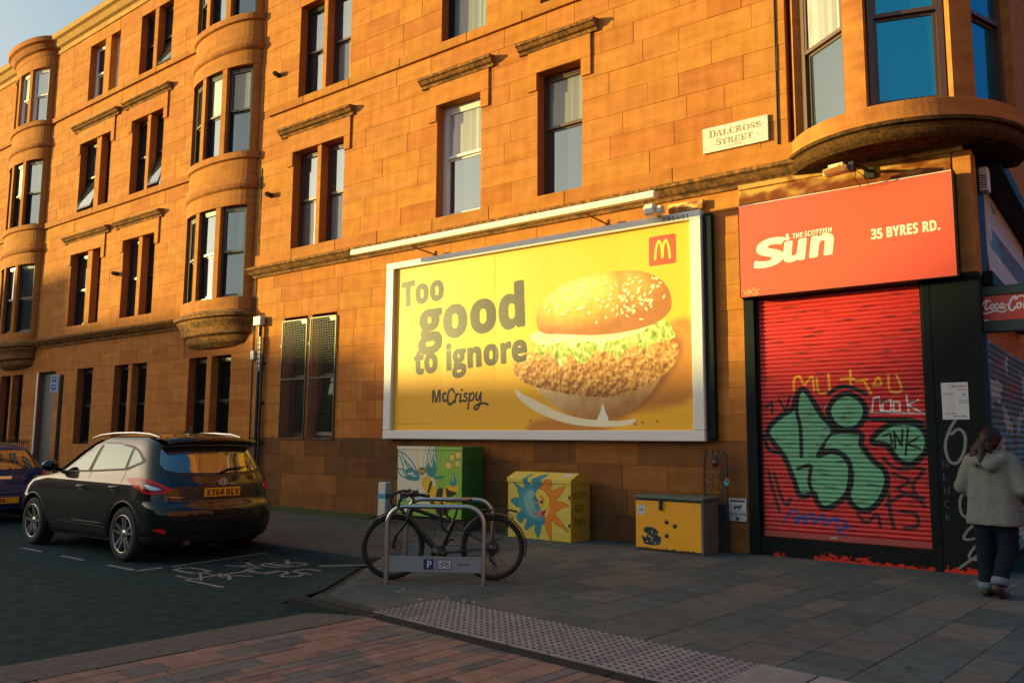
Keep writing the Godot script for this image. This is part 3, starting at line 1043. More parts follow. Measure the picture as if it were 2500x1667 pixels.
func tactile() -> void:
	var k := structure("tactile_paving")
	var n := 6
	var s := Shape.new()
	s.tint = Color(1, 1, 1)
	s.rbox(Vector3(-0.197, -0.04, -0.197), Vector3(0.197, 0.0, 0.197), 0.004)
	s.tint = Color(0.42, 0.42, 0.43)
	for i in n:
		for j in n:
			var c := Vector3(-0.2 + 0.4 * (i + 0.5) / n, 0, -0.2 + 0.4 * (j + 0.5) / n)
			var ring := []
			var top := []
			for q in 8:
				var w := TAU * q / 8
				ring.append(c + Vector3(sin(w) * 0.018, -0.001, cos(w) * 0.018))
				top.append(c + Vector3(sin(w) * 0.012, 0.007, cos(w) * 0.012))
			for q in 8:
				var r := (q + 1) % 8
				s.quad(ring[q], ring[r], top[r], top[q])
				if q > 0 and q < 7:
					s.tri(top[0], top[q], top[q + 1])
	var blister := s.done()
	var c := Shape.new()
	c.tint = Color(0.5, 0.5, 0.5)
	c.rbox(Vector3(-0.197, -0.04, -0.197), Vector3(0.197, 0.0, 0.197), 0.004)
	c.tint = Color(1, 1, 1)
	for i in 8:
		var z := -0.175 + 0.05 * i
		c.along_x([Vector2(z - 0.017, -0.001), Vector2(z + 0.017, -0.001), Vector2(z + 0.009, 0.006), Vector2(z - 0.009, 0.006), Vector2(z - 0.017, -0.001)], -0.19, 0.19)
	var ribbed := c.done()
	var turn := -deg_to_rad(5.6)
	var right := Vector3(cos(turn), 0, -sin(turn))
	var near := Vector3(sin(turn), 0, cos(turn))
	var origin := Vector3(-5.40, PAVE + 0.002, 5.25)
	var mats := []
	for q in 3:
		var m: StandardMaterial3D = M.slab.duplicate()
		m.albedo_color = [lin(0.36, 0.31, 0.295), lin(0.32, 0.28, 0.265), lin(0.39, 0.335, 0.315)][q]
		mats.append(m)
	for i in 16:
		for j in 2:
			var p := origin + right * (0.21 + 0.402 * i) + near * (-0.2 + 0.402 * j)
			var o := part("tactile_tile", blister if i < 8 else ribbed, mats[rng.randi_range(0, 2)], k, p)
			o.rotation.y = turn
			if i >= 8:
				o.set_meta("label", "ribbed tile")
	# dark kerb set flush between the tiles and the bricks
	for i in range(-1, 8):
		var f := Shape.new()
		f.rbox(Vector3(-0.46, -0.14, -0.075), Vector3(0.46, 0.0, 0.075), 0.006)
		var o := part("flush_kerb", f.done(), M.kerb_dark, k, origin + right * (0.3 + 0.93 * i) + near * 0.49 + Vector3(0, -0.006, 0))
		o.rotation.y = turn


func crossing() -> void:
	var k := structure("raised_crossing")
	var turn := -deg_to_rad(5.6)
	var frame := Transform3D(Basis(Vector3.UP, turn), Vector3(-5.40, 0, 5.25))
	var bed := Shape.new()
	bed.t = frame
	bed.box(Vector3(0.16, 0.001, 0.56), Vector3(8.0, PAVE - 0.014, 9.0))
	part("crossing_bed", bed.done(), M.joint, k)
	# ramp of two long courses up from the road
	for q in [[-0.72, -0.27, 0.004, 0.06], [-0.265, 0.155, 0.06, PAVE]]:
		var z := 0.25
		while z < 9.0:
			var l := rng.randf_range(1.4, 2.2)
			var r := Shape.new()
			r.t = frame
			var a: float = q[0]
			var b: float = q[1]
			var z1 := z + l - 0.006
			r.quad(Vector3(a, q[2], z1), Vector3(b, q[3], z1), Vector3(b, q[3], z), Vector3(a, q[2], z))
			r.quad(Vector3(a, q[2] - 0.05, z1), Vector3(b, -0.02, z1), Vector3(b, q[3], z1), Vector3(a, q[2], z1))
			r.quad(Vector3(b, -0.02, z), Vector3(a, -0.02, z), Vector3(a, q[2], z), Vector3(b, q[3], z))
			part("ramp_slab", r.done(), M.ramp, k)
			z += l
	var tones := [Color(0.40, 0.20, 0.135), Color(0.35, 0.19, 0.13), Color(0.46, 0.225, 0.145), Color(0.17, 0.165, 0.145), Color(0.29, 0.18, 0.13), Color(0.13, 0.145, 0.135)]
	var x := 0.17
	while x < 5.2:
		var w: float = [0.105, 0.155, 0.205][rng.randi_range(0, 2)]
		var z := 0.575 - rng.randf_range(0.0, 0.25)
		while z < 4.2:
			var l := rng.randf_range(0.2, 0.42)
			var za := maxf(z, 0.575)
			var zb := z + l
			z += l
			if zb - za < 0.04:
				continue
			var mid := Vector3(x + w * 0.5, 0, (za + zb) * 0.5)
			var pos := frame * mid
			var pic := on_picture(pos)
			if pic.x < -80 or pic.y > 1800 or pic.x > 2600:
				continue
			var s := Shape.new()
			s.tint = tones[rng.randi_range(0, 5)].lerp(Color(0.26, 0.20, 0.17), 0.45) * rng.randf_range(0.88, 1.12)
			s.rbox(Vector3(-w * 0.5 + 0.004, PAVE - 0.05, -(zb - za) * 0.5 + 0.004), Vector3(w * 0.5 - 0.004, PAVE + rng.randf_range(-0.002, 0.002), (zb - za) * 0.5 - 0.004), 0.004)
			var o := part("brick", s.done(), M.slab, k, pos)
			o.rotation.y = turn
		x += w


func moss_strip() -> void:
	# moss and dirt gathered along the foot of the wall, heaped unevenly
	var o := MeshInstance3D.new()
	o.name = "moss"
	var s := Shape.new(true)
	var rows := []
	for i in 60:
		var x := -16.0 + 4.6 * i / 59.0
		var w := 0.22 + 0.16 * rng.randf()
		rows.append([Vector3(x, PAVE + 0.05 + 0.04 * rng.randf(), 0.004), Vector3(x, PAVE + 0.02 + 0.012 * rng.randf(), w * 0.4), Vector3(x, PAVE + 0.012, w * 0.8), Vector3(x, PAVE - 0.004, w)])
	s.skin(rows, false, true)
	o.mesh = s.done()
	o.material_override = M.moss
	o.set_meta("kind", "stuff")
	o.set_meta("label", "green moss along the foot of the street wall")
	o.set_meta("category", "moss")
	add_child(o)


func flat_mark(parent: Node3D, called: String, line: Array, width: float, y := 0.004) -> void:
	# a painted ribbon along a line of (x, z) points
	var n := line.size()
	var closed: bool = n > 3 and line[0] == line[n - 1]
	var rows := []
	for k in n:
		var before: Array = line[k - 1] if k > 0 else (line[n - 2] if closed else line[0])
		var after: Array = line[k + 1] if k < n - 1 else (line[1] if closed else line[n - 1])
		var d := Vector2(after[0] - before[0], after[1] - before[1]).normalized()
		var w := Vector3(-d.y, 0, d.x) * width * 0.5
		var p := Vector3(line[k][0], y, line[k][1])
		rows.append([p - w, p + w])
	var s := Shape.new()
	s.skin(rows)
	part(called, s.done(), M.worn_white, parent)


func markings() -> void:
	var k := structure("road_markings")
	for x in [-16.6, -15.5, -14.4, -12.79, -11.58, -10.33]:
		flat_mark(k, "bay_line", [[x, 5.53], [x + 0.62, 5.53]], 0.07)
	flat_mark(k, "bay_line", [[-9.63, 5.53], [-9.63, 5.2]], 0.07)
	flat_mark(k, "bay_line", [[-9.6, 5.1], [-9.75, 3.6]], 0.05)
	# worn lettering, to be read from the kerb: two rows
	var strokes := {
		"O": [[[0.1, 0.5], [0.15, 0.9], [0.5, 1.0], [0.85, 0.9], [0.9, 0.5], [0.85, 0.1], [0.5, 0.0], [0.15, 0.1], [0.1, 0.5]]],
		"N": [[[0, 0], [0, 1], [1, 0], [1, 1]]], "L": [[[0, 1], [0, 0], [1, 0]]], "Y": [[[0, 1], [0.5, 0.5], [1, 1]], [[0.5, 0.5], [0.5, 0]]],
		"C": [[[0.9, 0.85], [0.5, 1.0], [0.1, 0.85], [0.05, 0.5], [0.1, 0.15], [0.5, 0], [0.9, 0.15]]],
		"A": [[[0, 0], [0.5, 1], [1, 0]], [[0.25, 0.4], [0.75, 0.4]]], "R": [[[0, 0], [0, 1], [0.8, 1], [0.9, 0.75], [0.8, 0.5], [0, 0.5]], [[0.5, 0.5], [1, 0]]],
		"S": [[[0.9, 0.85], [0.5, 1], [0.1, 0.8], [0.3, 0.55], [0.7, 0.45], [0.9, 0.2], [0.5, 0], [0.1, 0.15]]]}
	# each row runs along z; the letters' tops point towards +x
	var rows := [["CARS", -9.05, 5.45], ["ONLY", -8.45, 5.55]]
	rows = [["O", -9.42, 5.25, 0.30, 0.52], ["N", -8.95, 5.42, 0.30, 0.5], ["L", -8.62, 5.50, 0.9, 0.72], ["Y", -8.72, 5.18, 0.3, 0.45], ["C", -8.75, 4.72, 0.3, 0.45], ["A", -9.2, 4.62, 0.3, 0.5], ["R", -8.98, 4.2, 0.34, 0.5], ["S", -8.35, 4.72, 0.32, 0.5], ["C", -8.95, 4.35, 0.3, 0.4], ["O", -8.22, 4.42, 0.32, 0.42]]
	for r in rows:
		for st in strokes[r[0]]:
			var line := []
			for p in st:
				line.append([r[1] + p[1] * r[4], r[2] - p[0] * r[3]])
			flat_mark(k, "letter", line, 0.055)
	flat_mark(k, "bay_line", [[-7.75, 4.35], [-7.2, 3.75], [-6.98, 3.55]], 0.06, PAVE + 0.006)


func specks() -> void:
	# trodden gum and droppings on the slabs, fine cracks in the road
	var k := structure("pavement_spots")
	for i in 46:
		var c := Vector2(rng.randf_range(-6.2, -5.0), rng.randf_range(4.75, 5.25)) if i < 20 else Vector2(rng.randf_range(-6.0, -1.0), rng.randf_range(1.2, 5.0))
		var s := Shape.new()
		var r := rng.randf_range(0.008, 0.022)
		var ring := []
		for q in 8:
			var a := TAU * q / 8
			ring.append(Vector3(c.x + cos(a) * r * rng.randf_range(0.7, 1.6), PAVE + 0.0045, c.y + sin(a) * r * rng.randf_range(0.6, 1.1)))
		for q in range(1, 7):
			s.tri(ring[0], ring[q + 1], ring[q])
		part("gum_spot", s.done(), M.gum_white if i < 14 else M.gum_dark, k)
	for line in [[[-12.6, 6.4], [-11.2, 6.6], [-10.1, 6.5], [-9.0, 6.9], [-8.1, 6.7]], [[-9.4, 6.1], [-8.3, 6.0], [-7.4, 5.6], [-6.9, 5.0]], [[-8.8, 7.6], [-7.9, 7.2], [-7.2, 6.3]]]:
		var fine := []
		for p in smooth_line(line, 6):
			fine.append([p[0] + rng.randf_range(-0.03, 0.03), p[1] + rng.randf_range(-0.03, 0.03)])
		flat_mark(k, "crack", fine, 0.012, 0.0035)
		k.get_child(k.get_child_count() - 1).material_override = M.joint


# ---------------------------------------------------------------- drawing flat print
func printed(im: Image, rough: float, spec := 0.5) -> StandardMaterial3D:
	var m := StandardMaterial3D.new()
	m.albedo_texture = ImageTexture.create_from_image(im)
	m.roughness = rough
	m.metallic_specular = spec
	return m


func fill(im: Image, poly: PackedVector2Array, c: Color) -> void:
	var w := im.get_width()
	var lo := INF
	var hi := -INF
	for p in poly:
		lo = minf(lo, p.y)
		hi = maxf(hi, p.y)
	var n := poly.size()
	for y in range(maxi(0, int(lo)), mini(im.get_height(), int(hi) + 1)):
		var yy := y + 0.5
		var xs := []
		for k in n:
			var a := poly[k]
			var b := poly[(k + 1) % n]
			if (a.y <= yy) != (b.y <= yy):
				xs.append(a.x + (yy - a.y) / (b.y - a.y) * (b.x - a.x))
		xs.sort()
		for k in range(0, xs.size() - 1, 2):
			var x0 := clampi(int(round(xs[k])), 0, w)
			var x1 := clampi(int(round(xs[k + 1])), 0, w)
			if x1 > x0:
				im.fill_rect(Rect2i(x0, y, x1 - x0, 1), c)


func fill_all(im: Image, polys: Array, c: Color) -> void:
	var w := im.get_width()
	var lo := INF
	var hi := -INF
	for poly in polys:
		for p in poly:
			lo = minf(lo, p.y)
			hi = maxf(hi, p.y)
	for y in range(maxi(0, int(lo)), mini(im.get_height(), int(hi) + 1)):
		var yy := y + 0.5
		var xs := []
		for poly in polys:
			var n: int = poly.size()
			for k in n:
				var a: Vector2 = poly[k]
				var b: Vector2 = poly[(k + 1) % n]
				if (a.y <= yy) != (b.y <= yy):
					xs.append(a.x + (yy - a.y) / (b.y - a.y) * (b.x - a.x))
		xs.sort()
		for k in range(0, xs.size() - 1, 2):
			var x0 := clampi(int(round(xs[k])), 0, w)
			var x1 := clampi(int(round(xs[k + 1])), 0, w)
			if x1 > x0:
				im.fill_rect(Rect2i(x0, y, x1 - x0, 1), c)


func stroke(im: Image, pts: Array, width: float, c: Color, scale := Vector2.ONE, shift := Vector2.ZERO) -> void:
	var line := PackedVector2Array()
	for p in pts:
		line.append(Vector2(p[0], p[1]) * scale + shift)
	fill_all(im, Geometry2D.offset_polyline(line, width * 0.5, Geometry2D.JOIN_ROUND, Geometry2D.END_ROUND), c)


func smooth_line(pts: Array, n := 8, closed := false) -> Array:
	var out := []
	var k := pts.size()
	for i in (k if closed else k - 1):
		var p := []
		for d in [-1, 0, 1, 2]:
			var q: int = (i + d + k) % k if closed else clampi(i + d, 0, k - 1)
			p.append(Vector2(pts[q][0], pts[q][1]))
		for s in n:
			var v: Vector2 = p[1].cubic_interpolate(p[2], p[0], p[3], float(s) / n)
			out.append([v.x, v.y])
	if not closed:
		out.append(pts[-1])
	return out


func shape_of(pts: Array, scale := Vector2.ONE, shift := Vector2.ZERO, n := 8) -> PackedVector2Array:
	var out := PackedVector2Array()
	for p in (smooth_line(pts, n, true) if n > 0 else pts):
		out.append(Vector2(p[0], p[1]) * scale + shift)
	return out


var faces := {}


func face(kind: String) -> Font:
	if not faces.has(kind):
		var f := SystemFont.new()
		f.font_names = PackedStringArray([kind.trim_suffix(" Bold")])
		if kind.ends_with("Bold"):
			f.font_weight = 700
		faces[kind] = f
	return faces[kind]


# letters drawn into a picture: left end and baseline at p, size = height of a capital; slant leans them; squeeze narrows them
func letters(im: Image, text: String, p: Vector2, size: float, c: Color, kind := "Droid Sans Bold", heavy := 0.0, squeeze := 1.0, slant := 0.0, turn := 0.0) -> float:
	var m := TextMesh.new()
	m.font = face(kind)
	m.text = text
	m.font_size = 64
	m.pixel_size = 1.0
	m.depth = 0.0
	m.curve_step = 2.0
	m.horizontal_alignment = HORIZONTAL_ALIGNMENT_LEFT
	m.vertical_alignment = VERTICAL_ALIGNMENT_BOTTOM
	var arr := m.get_mesh_arrays()
	if arr.is_empty() or arr[0] == null:
		return 0.0
	var vs: PackedVector3Array = arr[Mesh.ARRAY_VERTEX]
	var ids: PackedInt32Array = arr[Mesh.ARRAY_INDEX] if arr[Mesh.ARRAY_INDEX] != null else PackedInt32Array(range(vs.size()))
	var low := 64.0 * 0.24
	var k := size / (64.0 * 0.714)
	var cs := cos(turn)
	var sn := sin(turn)
	var right := 0.0
	var pts := PackedVector2Array()
	for v in vs:
		var x := (v.x * squeeze + (v.y - low) * slant) * k
		var y := -(v.y - low) * k
		right = maxf(right, x)
		pts.append(p + Vector2(x * cs - y * sn, x * sn + y * cs))
	if p.x < -9000.0:
		return right
	# a heavier face is the plain one drawn over itself with small shifts
	var shifts := [Vector2.ZERO]
	if heavy > 0.0:
		for q in 12:
			shifts.append(Vector2(cos(TAU * q / 12), sin(TAU * q / 12)) * heavy * size * 0.022)
	for d in shifts:
		for t in range(0, ids.size(), 3):
			fill(im, PackedVector2Array([pts[ids[t]] + d, pts[ids[t + 1]] + d, pts[ids[t + 2]] + d]), c)
	return right


func riser_print() -> Image:
	var im := Image.create(512, 64, false, Image.FORMAT_RGB8)
	im.fill(lin(0.009, 0.011, 0.011))
	var n := FastNoiseLite.new()
	n.seed = 5
	n.frequency = 0.035
	for x in 512:
		for y in 64:
			var u := x / 512.0
			var rag := n.get_noise_2d(x, y * 1.5) * 0.55 + n.get_noise_2d(x * 4.0, y * 4.0) * 0.2
			var low := y / 64.0
			var here := 0.0
			if u > 0.33 and u < 0.66:
				here = 0.40
			elif u > 0.66:
				here = 0.22
			elif u > 0.08 and u < 0.16:
				here = 0.2
			if low - 1.0 + here * (0.6 + rag * 1.8) > 0.0:
				im.set_pixel(x, y, lin(0.50, 0.035, 0.02))
	return im


func pilaster_print() -> Image:
	var w := 200
	var h := 1310
	var im := Image.create(w, h, false, Image.FORMAT_RGB8)
	im.fill(lin(0.009, 0.012, 0.012))
	var s := Vector2(w / 0.52, -h / 3.40)
	var o := Vector2(1.93 * w / 0.52, 3.50 * h / 3.40)
	var white := lin(0.17, 0.19, 0.185)
	var loop := smooth_line([[-1.72, 1.86], [-1.80, 1.72], [-1.85, 1.55], [-1.82, 1.38], [-1.74, 1.35], [-1.66, 1.48], [-1.64, 1.66], [-1.70, 1.74], [-1.78, 1.68]], 8)
	stroke(im, loop, 13, white, s, o)
	stroke(im, smooth_line([[-1.50, 1.45], [-1.60, 1.44], [-1.70, 1.30], [-1.74, 1.14], [-1.70, 1.06], [-1.60, 1.12], [-1.52, 1.25]], 8), 12, white, s, o)
	stroke(im, smooth_line([[-1.55, 1.06], [-1.66, 1.04], [-1.73, 0.92], [-1.71, 0.76], [-1.60, 0.74], [-1.50, 0.80]], 8), 12, white, s, o)
	stroke(im, smooth_line([[-1.50, 0.74], [-1.66, 0.60], [-1.71, 0.50], [-1.62, 0.50], [-1.48, 0.58]], 8), 11, white, s, o)
	stroke(im, smooth_line([[-1.45, 0.57], [-1.60, 0.42], [-1.67, 0.30], [-1.60, 0.27], [-1.44, 0.27]], 8), 11, white, s, o)
	stroke(im, smooth_line([[-1.43, 0.30], [-1.62, 0.17], [-1.80, 0.02]], 8).map(func(p): return [p[0], p[1] + 0.12]), 11, white, s, o)
	var y := 0.0
	var g := ["G", "L", "U", "C", "K"]
	for k in 5:
		letters(im, g[k], Vector2(12, (3.50 - 1.30 + k * 0.155) * h / 3.40), 30, lin(0.04, 0.10, 0.13), "Droid Sans")
	# red showing at the foot
	var n := FastNoiseLite.new()
	n.frequency = 0.03
	for x in w:
		for yy in range(h - 140, h):
			var u := float(x) / w
			var here := 14.0 + u * 20.0 + maxf(0.0, u - 0.78) * 560.0 * maxf(0.0, 1.0 - absf(u - 0.9) * 6.0) + n.get_noise_2d(x, yy) * 26.0
			if h - yy < here:
				im.set_pixel(x, yy, lin(0.48, 0.035, 0.02))
	im.resize(w / 2, h / 2, Image.INTERPOLATE_LANCZOS)
	return im


# ---------------------------------------------------------------- signs, boxes and fittings on the corner
func text_mesh(called: String, text: String, cap: float, material: Material, parent: Node3D, at: Vector3, kind := "Droid Sans Bold", depth := 0.003, width := 0.0) -> MeshInstance3D:
	var m := TextMesh.new()
	m.font = face(kind)
	m.text = text
	m.font_size = 48
	m.pixel_size = cap / (48.0 * 0.714)
	m.depth = depth
	m.horizontal_alignment = HORIZONTAL_ALIGNMENT_LEFT
	m.vertical_alignment = VERTICAL_ALIGNMENT_BOTTOM
	var o := part(called, m, material, parent, at - Vector3(0, cap * 0.336, 0))
	if width > 0.0:
		o.scale.x = width / m.get_aabb().size.x
	return o


func fit_letters(im: Image, text: String, p: Vector2, size: float, width: float, c: Color, kind := "Droid Sans Bold", heavy := 0.0, slant := 0.0, turn := 0.0) -> void:
	var test := Image.create(2, 2, false, Image.FORMAT_RGB8)
	var natural := letters(test, text, Vector2(-9999, -9999), size, c, kind, heavy, 1.0, 0.0)
	letters(im, text, p, size, c, kind, heavy, width / natural, slant, turn)


func poster_print() -> Image:
	var w := 1792
	var h := 896
	var r := RandomNumberGenerator.new()
	r.seed = 77
	var yellow := lin(0.86, 0.425, 0.014)
	# soft parts drawn small and enlarged: the shadow on the table behind the burger
	var soft := Image.create(448, 224, false, Image.FORMAT_RGB8)
	soft.fill(yellow)
	var table := [
		[[[240, 212], [352, 188], [400, 148], [416, 112], [448, 110], [448, 186], [372, 204], [330, 224], [240, 224]], lin(0.55, 0.20, 0.02)],
		[[[384, 152], [412, 120], [434, 132], [416, 168], [376, 200], [352, 200]], lin(0.30, 0.085, 0.01)]]
	for q in table:
		fill(soft, shape_of(q[0], Vector2.ONE, Vector2.ZERO, 4), q[1])
	soft.resize(64, 32, Image.INTERPOLATE_LANCZOS)
	soft.resize(w, h, Image.INTERPOLATE_CUBIC)
	var im := soft
	var s := Vector2(w, h)
	# paper under the burger
	fill(im, shape_of([[0.472, 0.775], [0.50, 0.80], [0.56, 0.85], [0.62, 0.90], [0.70, 0.935], [0.80, 0.945], [0.84, 0.935], [0.825, 0.965], [0.74, 0.975], [0.64, 0.955], [0.55, 0.90], [0.49, 0.83]], s), lin(0.85, 0.74, 0.50))
	paint_burger(im, w, h)
	for c in [[0.524, 0.94], [0.86, 0.955], [0.90, 0.95], [0.84, 0.962]]:
		fill(im, shape_of([[c[0] - 0.004, c[1]], [c[0], c[1] - 0.008], [c[0] + 0.005, c[1]], [c[0], c[1] + 0.008]], s), lin(0.45, 0.19, 0.03))
	# words
	var ink := lin(0.018, 0.014, 0.012)
	var lean := -0.05
	fit_letters(im, "Too", Vector2(0.032 * w, 0.243 * h), 128, 0.172 * w, ink, "Droid Sans Bold", 1.8, 0.0, lean)
	fit_letters(im, "good", Vector2(0.108 * w, 0.468 * h), 200, 0.395 * w, ink, "Droid Sans Bold", 1.9, 0.0, lean)
	fit_letters(im, "to ignore", Vector2(0.092 * w, 0.660 * h), 122, 0.420 * w, ink, "Droid Sans Bold", 2.2, 0.0, lean)
	fit_letters(im, "Mc", Vector2(0.162 * w, 0.832 * h), 64, 0.062 * w, ink, "Droid Sans Bold", 0.7, 0.0, -0.02)
	# the brush-written half of the name
	var pen := func(pts: Array, width: float) -> void:
		stroke(im, smooth_line(pts, 8), width, ink, Vector2(w, h))
	pen.call([[0.252, 0.775], [0.246, 0.757], [0.234, 0.765], [0.227, 0.80], [0.230, 0.836], [0.240, 0.843], [0.252, 0.825]], 13)
	pen.call([[0.259, 0.785], [0.256, 0.832]], 11)
	pen.call([[0.257, 0.81], [0.264, 0.787], [0.271, 0.787]], 10)
	pen.call([[0.278, 0.787], [0.275, 0.828], [0.281, 0.826]], 11)
	pen.call([[0.281, 0.765], [0.282, 0.763]], 13)
	pen.call([[0.303, 0.789], [0.294, 0.783], [0.291, 0.796], [0.301, 0.813], [0.296, 0.828], [0.286, 0.822]], 10)
	pen.call([[0.312, 0.785], [0.305, 0.872]], 11)
	pen.call([[0.311, 0.80], [0.321, 0.782], [0.328, 0.797], [0.322, 0.822], [0.311, 0.824]], 10)
	pen.call([[0.337, 0.782], [0.335, 0.815], [0.343, 0.822], [0.352, 0.785]], 11)
	pen.call([[0.353, 0.783], [0.349, 0.845], [0.338, 0.875], [0.328, 0.868], [0.337, 0.852], [0.362, 0.842], [0.378, 0.85]], 11)
	# emblem
	fill(im, shape_of([[0.884, 0.062], [0.888, 0.055], [0.953, 0.055], [0.957, 0.062], [0.957, 0.193], [0.953, 0.20], [0.888, 0.20], [0.884, 0.193]], s, Vector2.ZERO, 0), lin(0.66, 0.055, 0.02))
	var arch := smooth_line([[0.9005, 0.168], [0.9035, 0.115], [0.9095, 0.083], [0.9145, 0.088], [0.9185, 0.118], [0.920, 0.163]], 8)
	stroke(im, arch, 11, lin(0.88, 0.56, 0.03), s)
	stroke(im, arch.map(func(p): return [1.8405 - p[0], p[1]]), 11, lin(0.88, 0.56, 0.03), s)
	for k in 26:
		var x := 0.015 + k * 0.0055
		im.fill_rect(Rect2i(int(x * w), int(0.952 * h), 6 + k % 4, 3), lin(0.35, 0.2, 0.03))
	return im


# the printed burger: every part is shaded by its own bumps under a light from the upper left, as in a food picture
func paint_burger(im: Image, w: int, h: int) -> void:
	var s := Vector2(w, h)
	var rough := FastNoiseLite.new()
	rough.seed = 8
	rough.noise_type = FastNoiseLite.TYPE_CELLULAR
	rough.cellular_return_type = FastNoiseLite.RETURN_DISTANCE
	rough.frequency = 0.015
	rough.fractal_octaves = 3
	rough.domain_warp_enabled = true
	rough.domain_warp_amplitude = 22.0
	rough.domain_warp_frequency = 0.02
	var soft := FastNoiseLite.new()
	soft.seed = 15
	soft.frequency = 0.012
	soft.fractal_octaves = 4
	var frill := FastNoiseLite.new()
	frill.seed = 21
	frill.fractal_type = FastNoiseLite.FRACTAL_RIDGED
	frill.frequency = 0.011
	frill.fractal_octaves = 3
	# [outline, kind]
	var layers := [
		[[[0.545, 0.765], [0.58, 0.83], [0.63, 0.895], [0.70, 0.93], [0.79, 0.925], [0.86, 0.86], [0.905, 0.76], [0.912, 0.68], [0.80, 0.72], [0.65, 0.74]], 0],
		[[[0.468, 0.64], [0.475, 0.60], [0.53, 0.575], [0.62, 0.60], [0.70, 0.61], [0.80, 0.59], [0.90, 0.555], [0.95, 0.575], [0.958, 0.64], [0.93, 0.715], [0.86, 0.785], [0.79, 0.825], [0.70, 0.82], [0.60, 0.79], [0.52, 0.75], [0.475, 0.70]], 1],
		[[[0.535, 0.53], [0.56, 0.60], [0.585, 0.57], [0.61, 0.63], [0.625, 0.665], [0.655, 0.60], [0.68, 0.655], [0.71, 0.64], [0.73, 0.59], [0.77, 0.60], [0.79, 0.645], [0.815, 0.60], [0.84, 0.565], [0.865, 0.60], [0.90, 0.575], [0.95, 0.555], [0.945, 0.52], [0.93, 0.47], [0.90, 0.465], [0.80, 0.50], [0.65, 0.50]], 2],
		[[[0.52, 0.485], [0.56, 0.47], [0.62, 0.48], [0.70, 0.50], [0.78, 0.495], [0.84, 0.465], [0.89, 0.425], [0.915, 0.425], [0.90, 0.46], [0.86, 0.52], [0.81, 0.54], [0.765, 0.555], [0.745, 0.605], [0.73, 0.55], [0.68, 0.545], [0.655, 0.575], [0.63, 0.54], [0.58, 0.545], [0.54, 0.53]], 3],
		[[[0.56, 0.475], [0.543, 0.40], [0.562, 0.31], [0.625, 0.24], [0.71, 0.205], [0.79, 0.20], [0.87, 0.222], [0.925, 0.29], [0.943, 0.38], [0.93, 0.445], [0.87, 0.495], [0.75, 0.515], [0.63, 0.495]], 4],
		[[[0.748, 0.86], [0.757, 0.90], [0.764, 0.945], [0.733, 0.945], [0.742, 0.90]], 6]]
	for l in layers:
		var poly := shape_of(l[0], s)
		var box := Rect2(poly[0], Vector2.ZERO)
		for p in poly:
			box = box.expand(p)
		var cover := Image.create(w, h, false, Image.FORMAT_L8)
		fill(cover, poly, Color.WHITE)
		var kind: int = l[1]
		var mid := box.get_center()
		for y in range(maxi(0, int(box.position.y)), mini(h, int(box.end.y) + 1)):
			for x in range(maxi(0, int(box.position.x)), mini(w, int(box.end.x) + 1)):
				if cover.get_pixel(x, y).r < 0.5:
					continue
				var u := (x - mid.x) / (box.size.x * 0.5)
				var v := (y - mid.y) / (box.size.y * 0.5)
				var c: Color
				match kind:
					0:
						var t := clampf(0.5 - v * 0.35 - u * 0.35 + soft.get_noise_2d(x, y) * 0.25, 0.0, 1.0)
						c = lin(0.40, 0.16, 0.035).lerp(lin(0.86, 0.62, 0.30), t)
					1:
						var a := rough.get_noise_2d(x, y)
						var b := rough.get_noise_2d(x - 5, y - 5)
						var t := clampf(0.42 + (a - b) * 2.4 + soft.get_noise_2d(x * 3.0, y * 3.0) * 0.5 - v * 0.12, 0.0, 1.0)
						c = lin(0.20, 0.055, 0.008).lerp(lin(0.62, 0.27, 0.05), minf(t * 2.0, 1.0)).lerp(lin(0.90, 0.62, 0.26), maxf(0.0, t * 2.0 - 1.0))
					2:
						var a := frill.get_noise_2d(x * 2.0, y * 1.3)
						var t := clampf(0.5 + a * 0.6 + soft.get_noise_2d(x * 2.0, y * 2.0) * 0.4, 0.0, 1.0)
						c = lin(0.06, 0.10, 0.006).lerp(lin(0.27, 0.36, 0.03), minf(t * 2.0, 1.0)).lerp(lin(0.70, 0.72, 0.30), maxf(0.0, t * 2.0 - 1.0))
					3:
						var t := clampf(0.65 + soft.get_noise_2d(x * 2.5, y * 2.5) * 0.6 - v * 0.15, 0.0, 1.0)
						c = lin(0.52, 0.36, 0.13).lerp(lin(0.90, 0.82, 0.62), t)
					4, 5:
						var r2 := minf(u * u + v * v, 1.0)
						var crease := exp(-pow((x / float(w) - 0.815 - (y / float(h) - 0.35) * 0.12) * 55.0, 2.0)) * 0.30
						var n := Vector3(u, -v, sqrt(1.0 - r2 * 0.98))
						var t := clampf(n.dot(Vector3(-0.45, 0.6, 0.66)), 0.0, 1.0)
						t = clampf(t * 0.95 - crease + soft.get_noise_2d(x * 1.5, y * 1.5) * 0.14, 0.0, 1.0)
						c = lin(0.36, 0.10, 0.010).lerp(lin(0.80, 0.36, 0.045), minf(t * 1.7, 1.0)).lerp(lin(0.92, 0.62, 0.20), clampf(t * 2.6 - 1.6, 0.0, 1.0))
					_:
						c = lin(0.86, 0.80, 0.64)
				im.set_pixel(x, y, c)
	# seeds, foreshortened towards the edge of each dome
	var r := RandomNumberGenerator.new()
	r.seed = 77
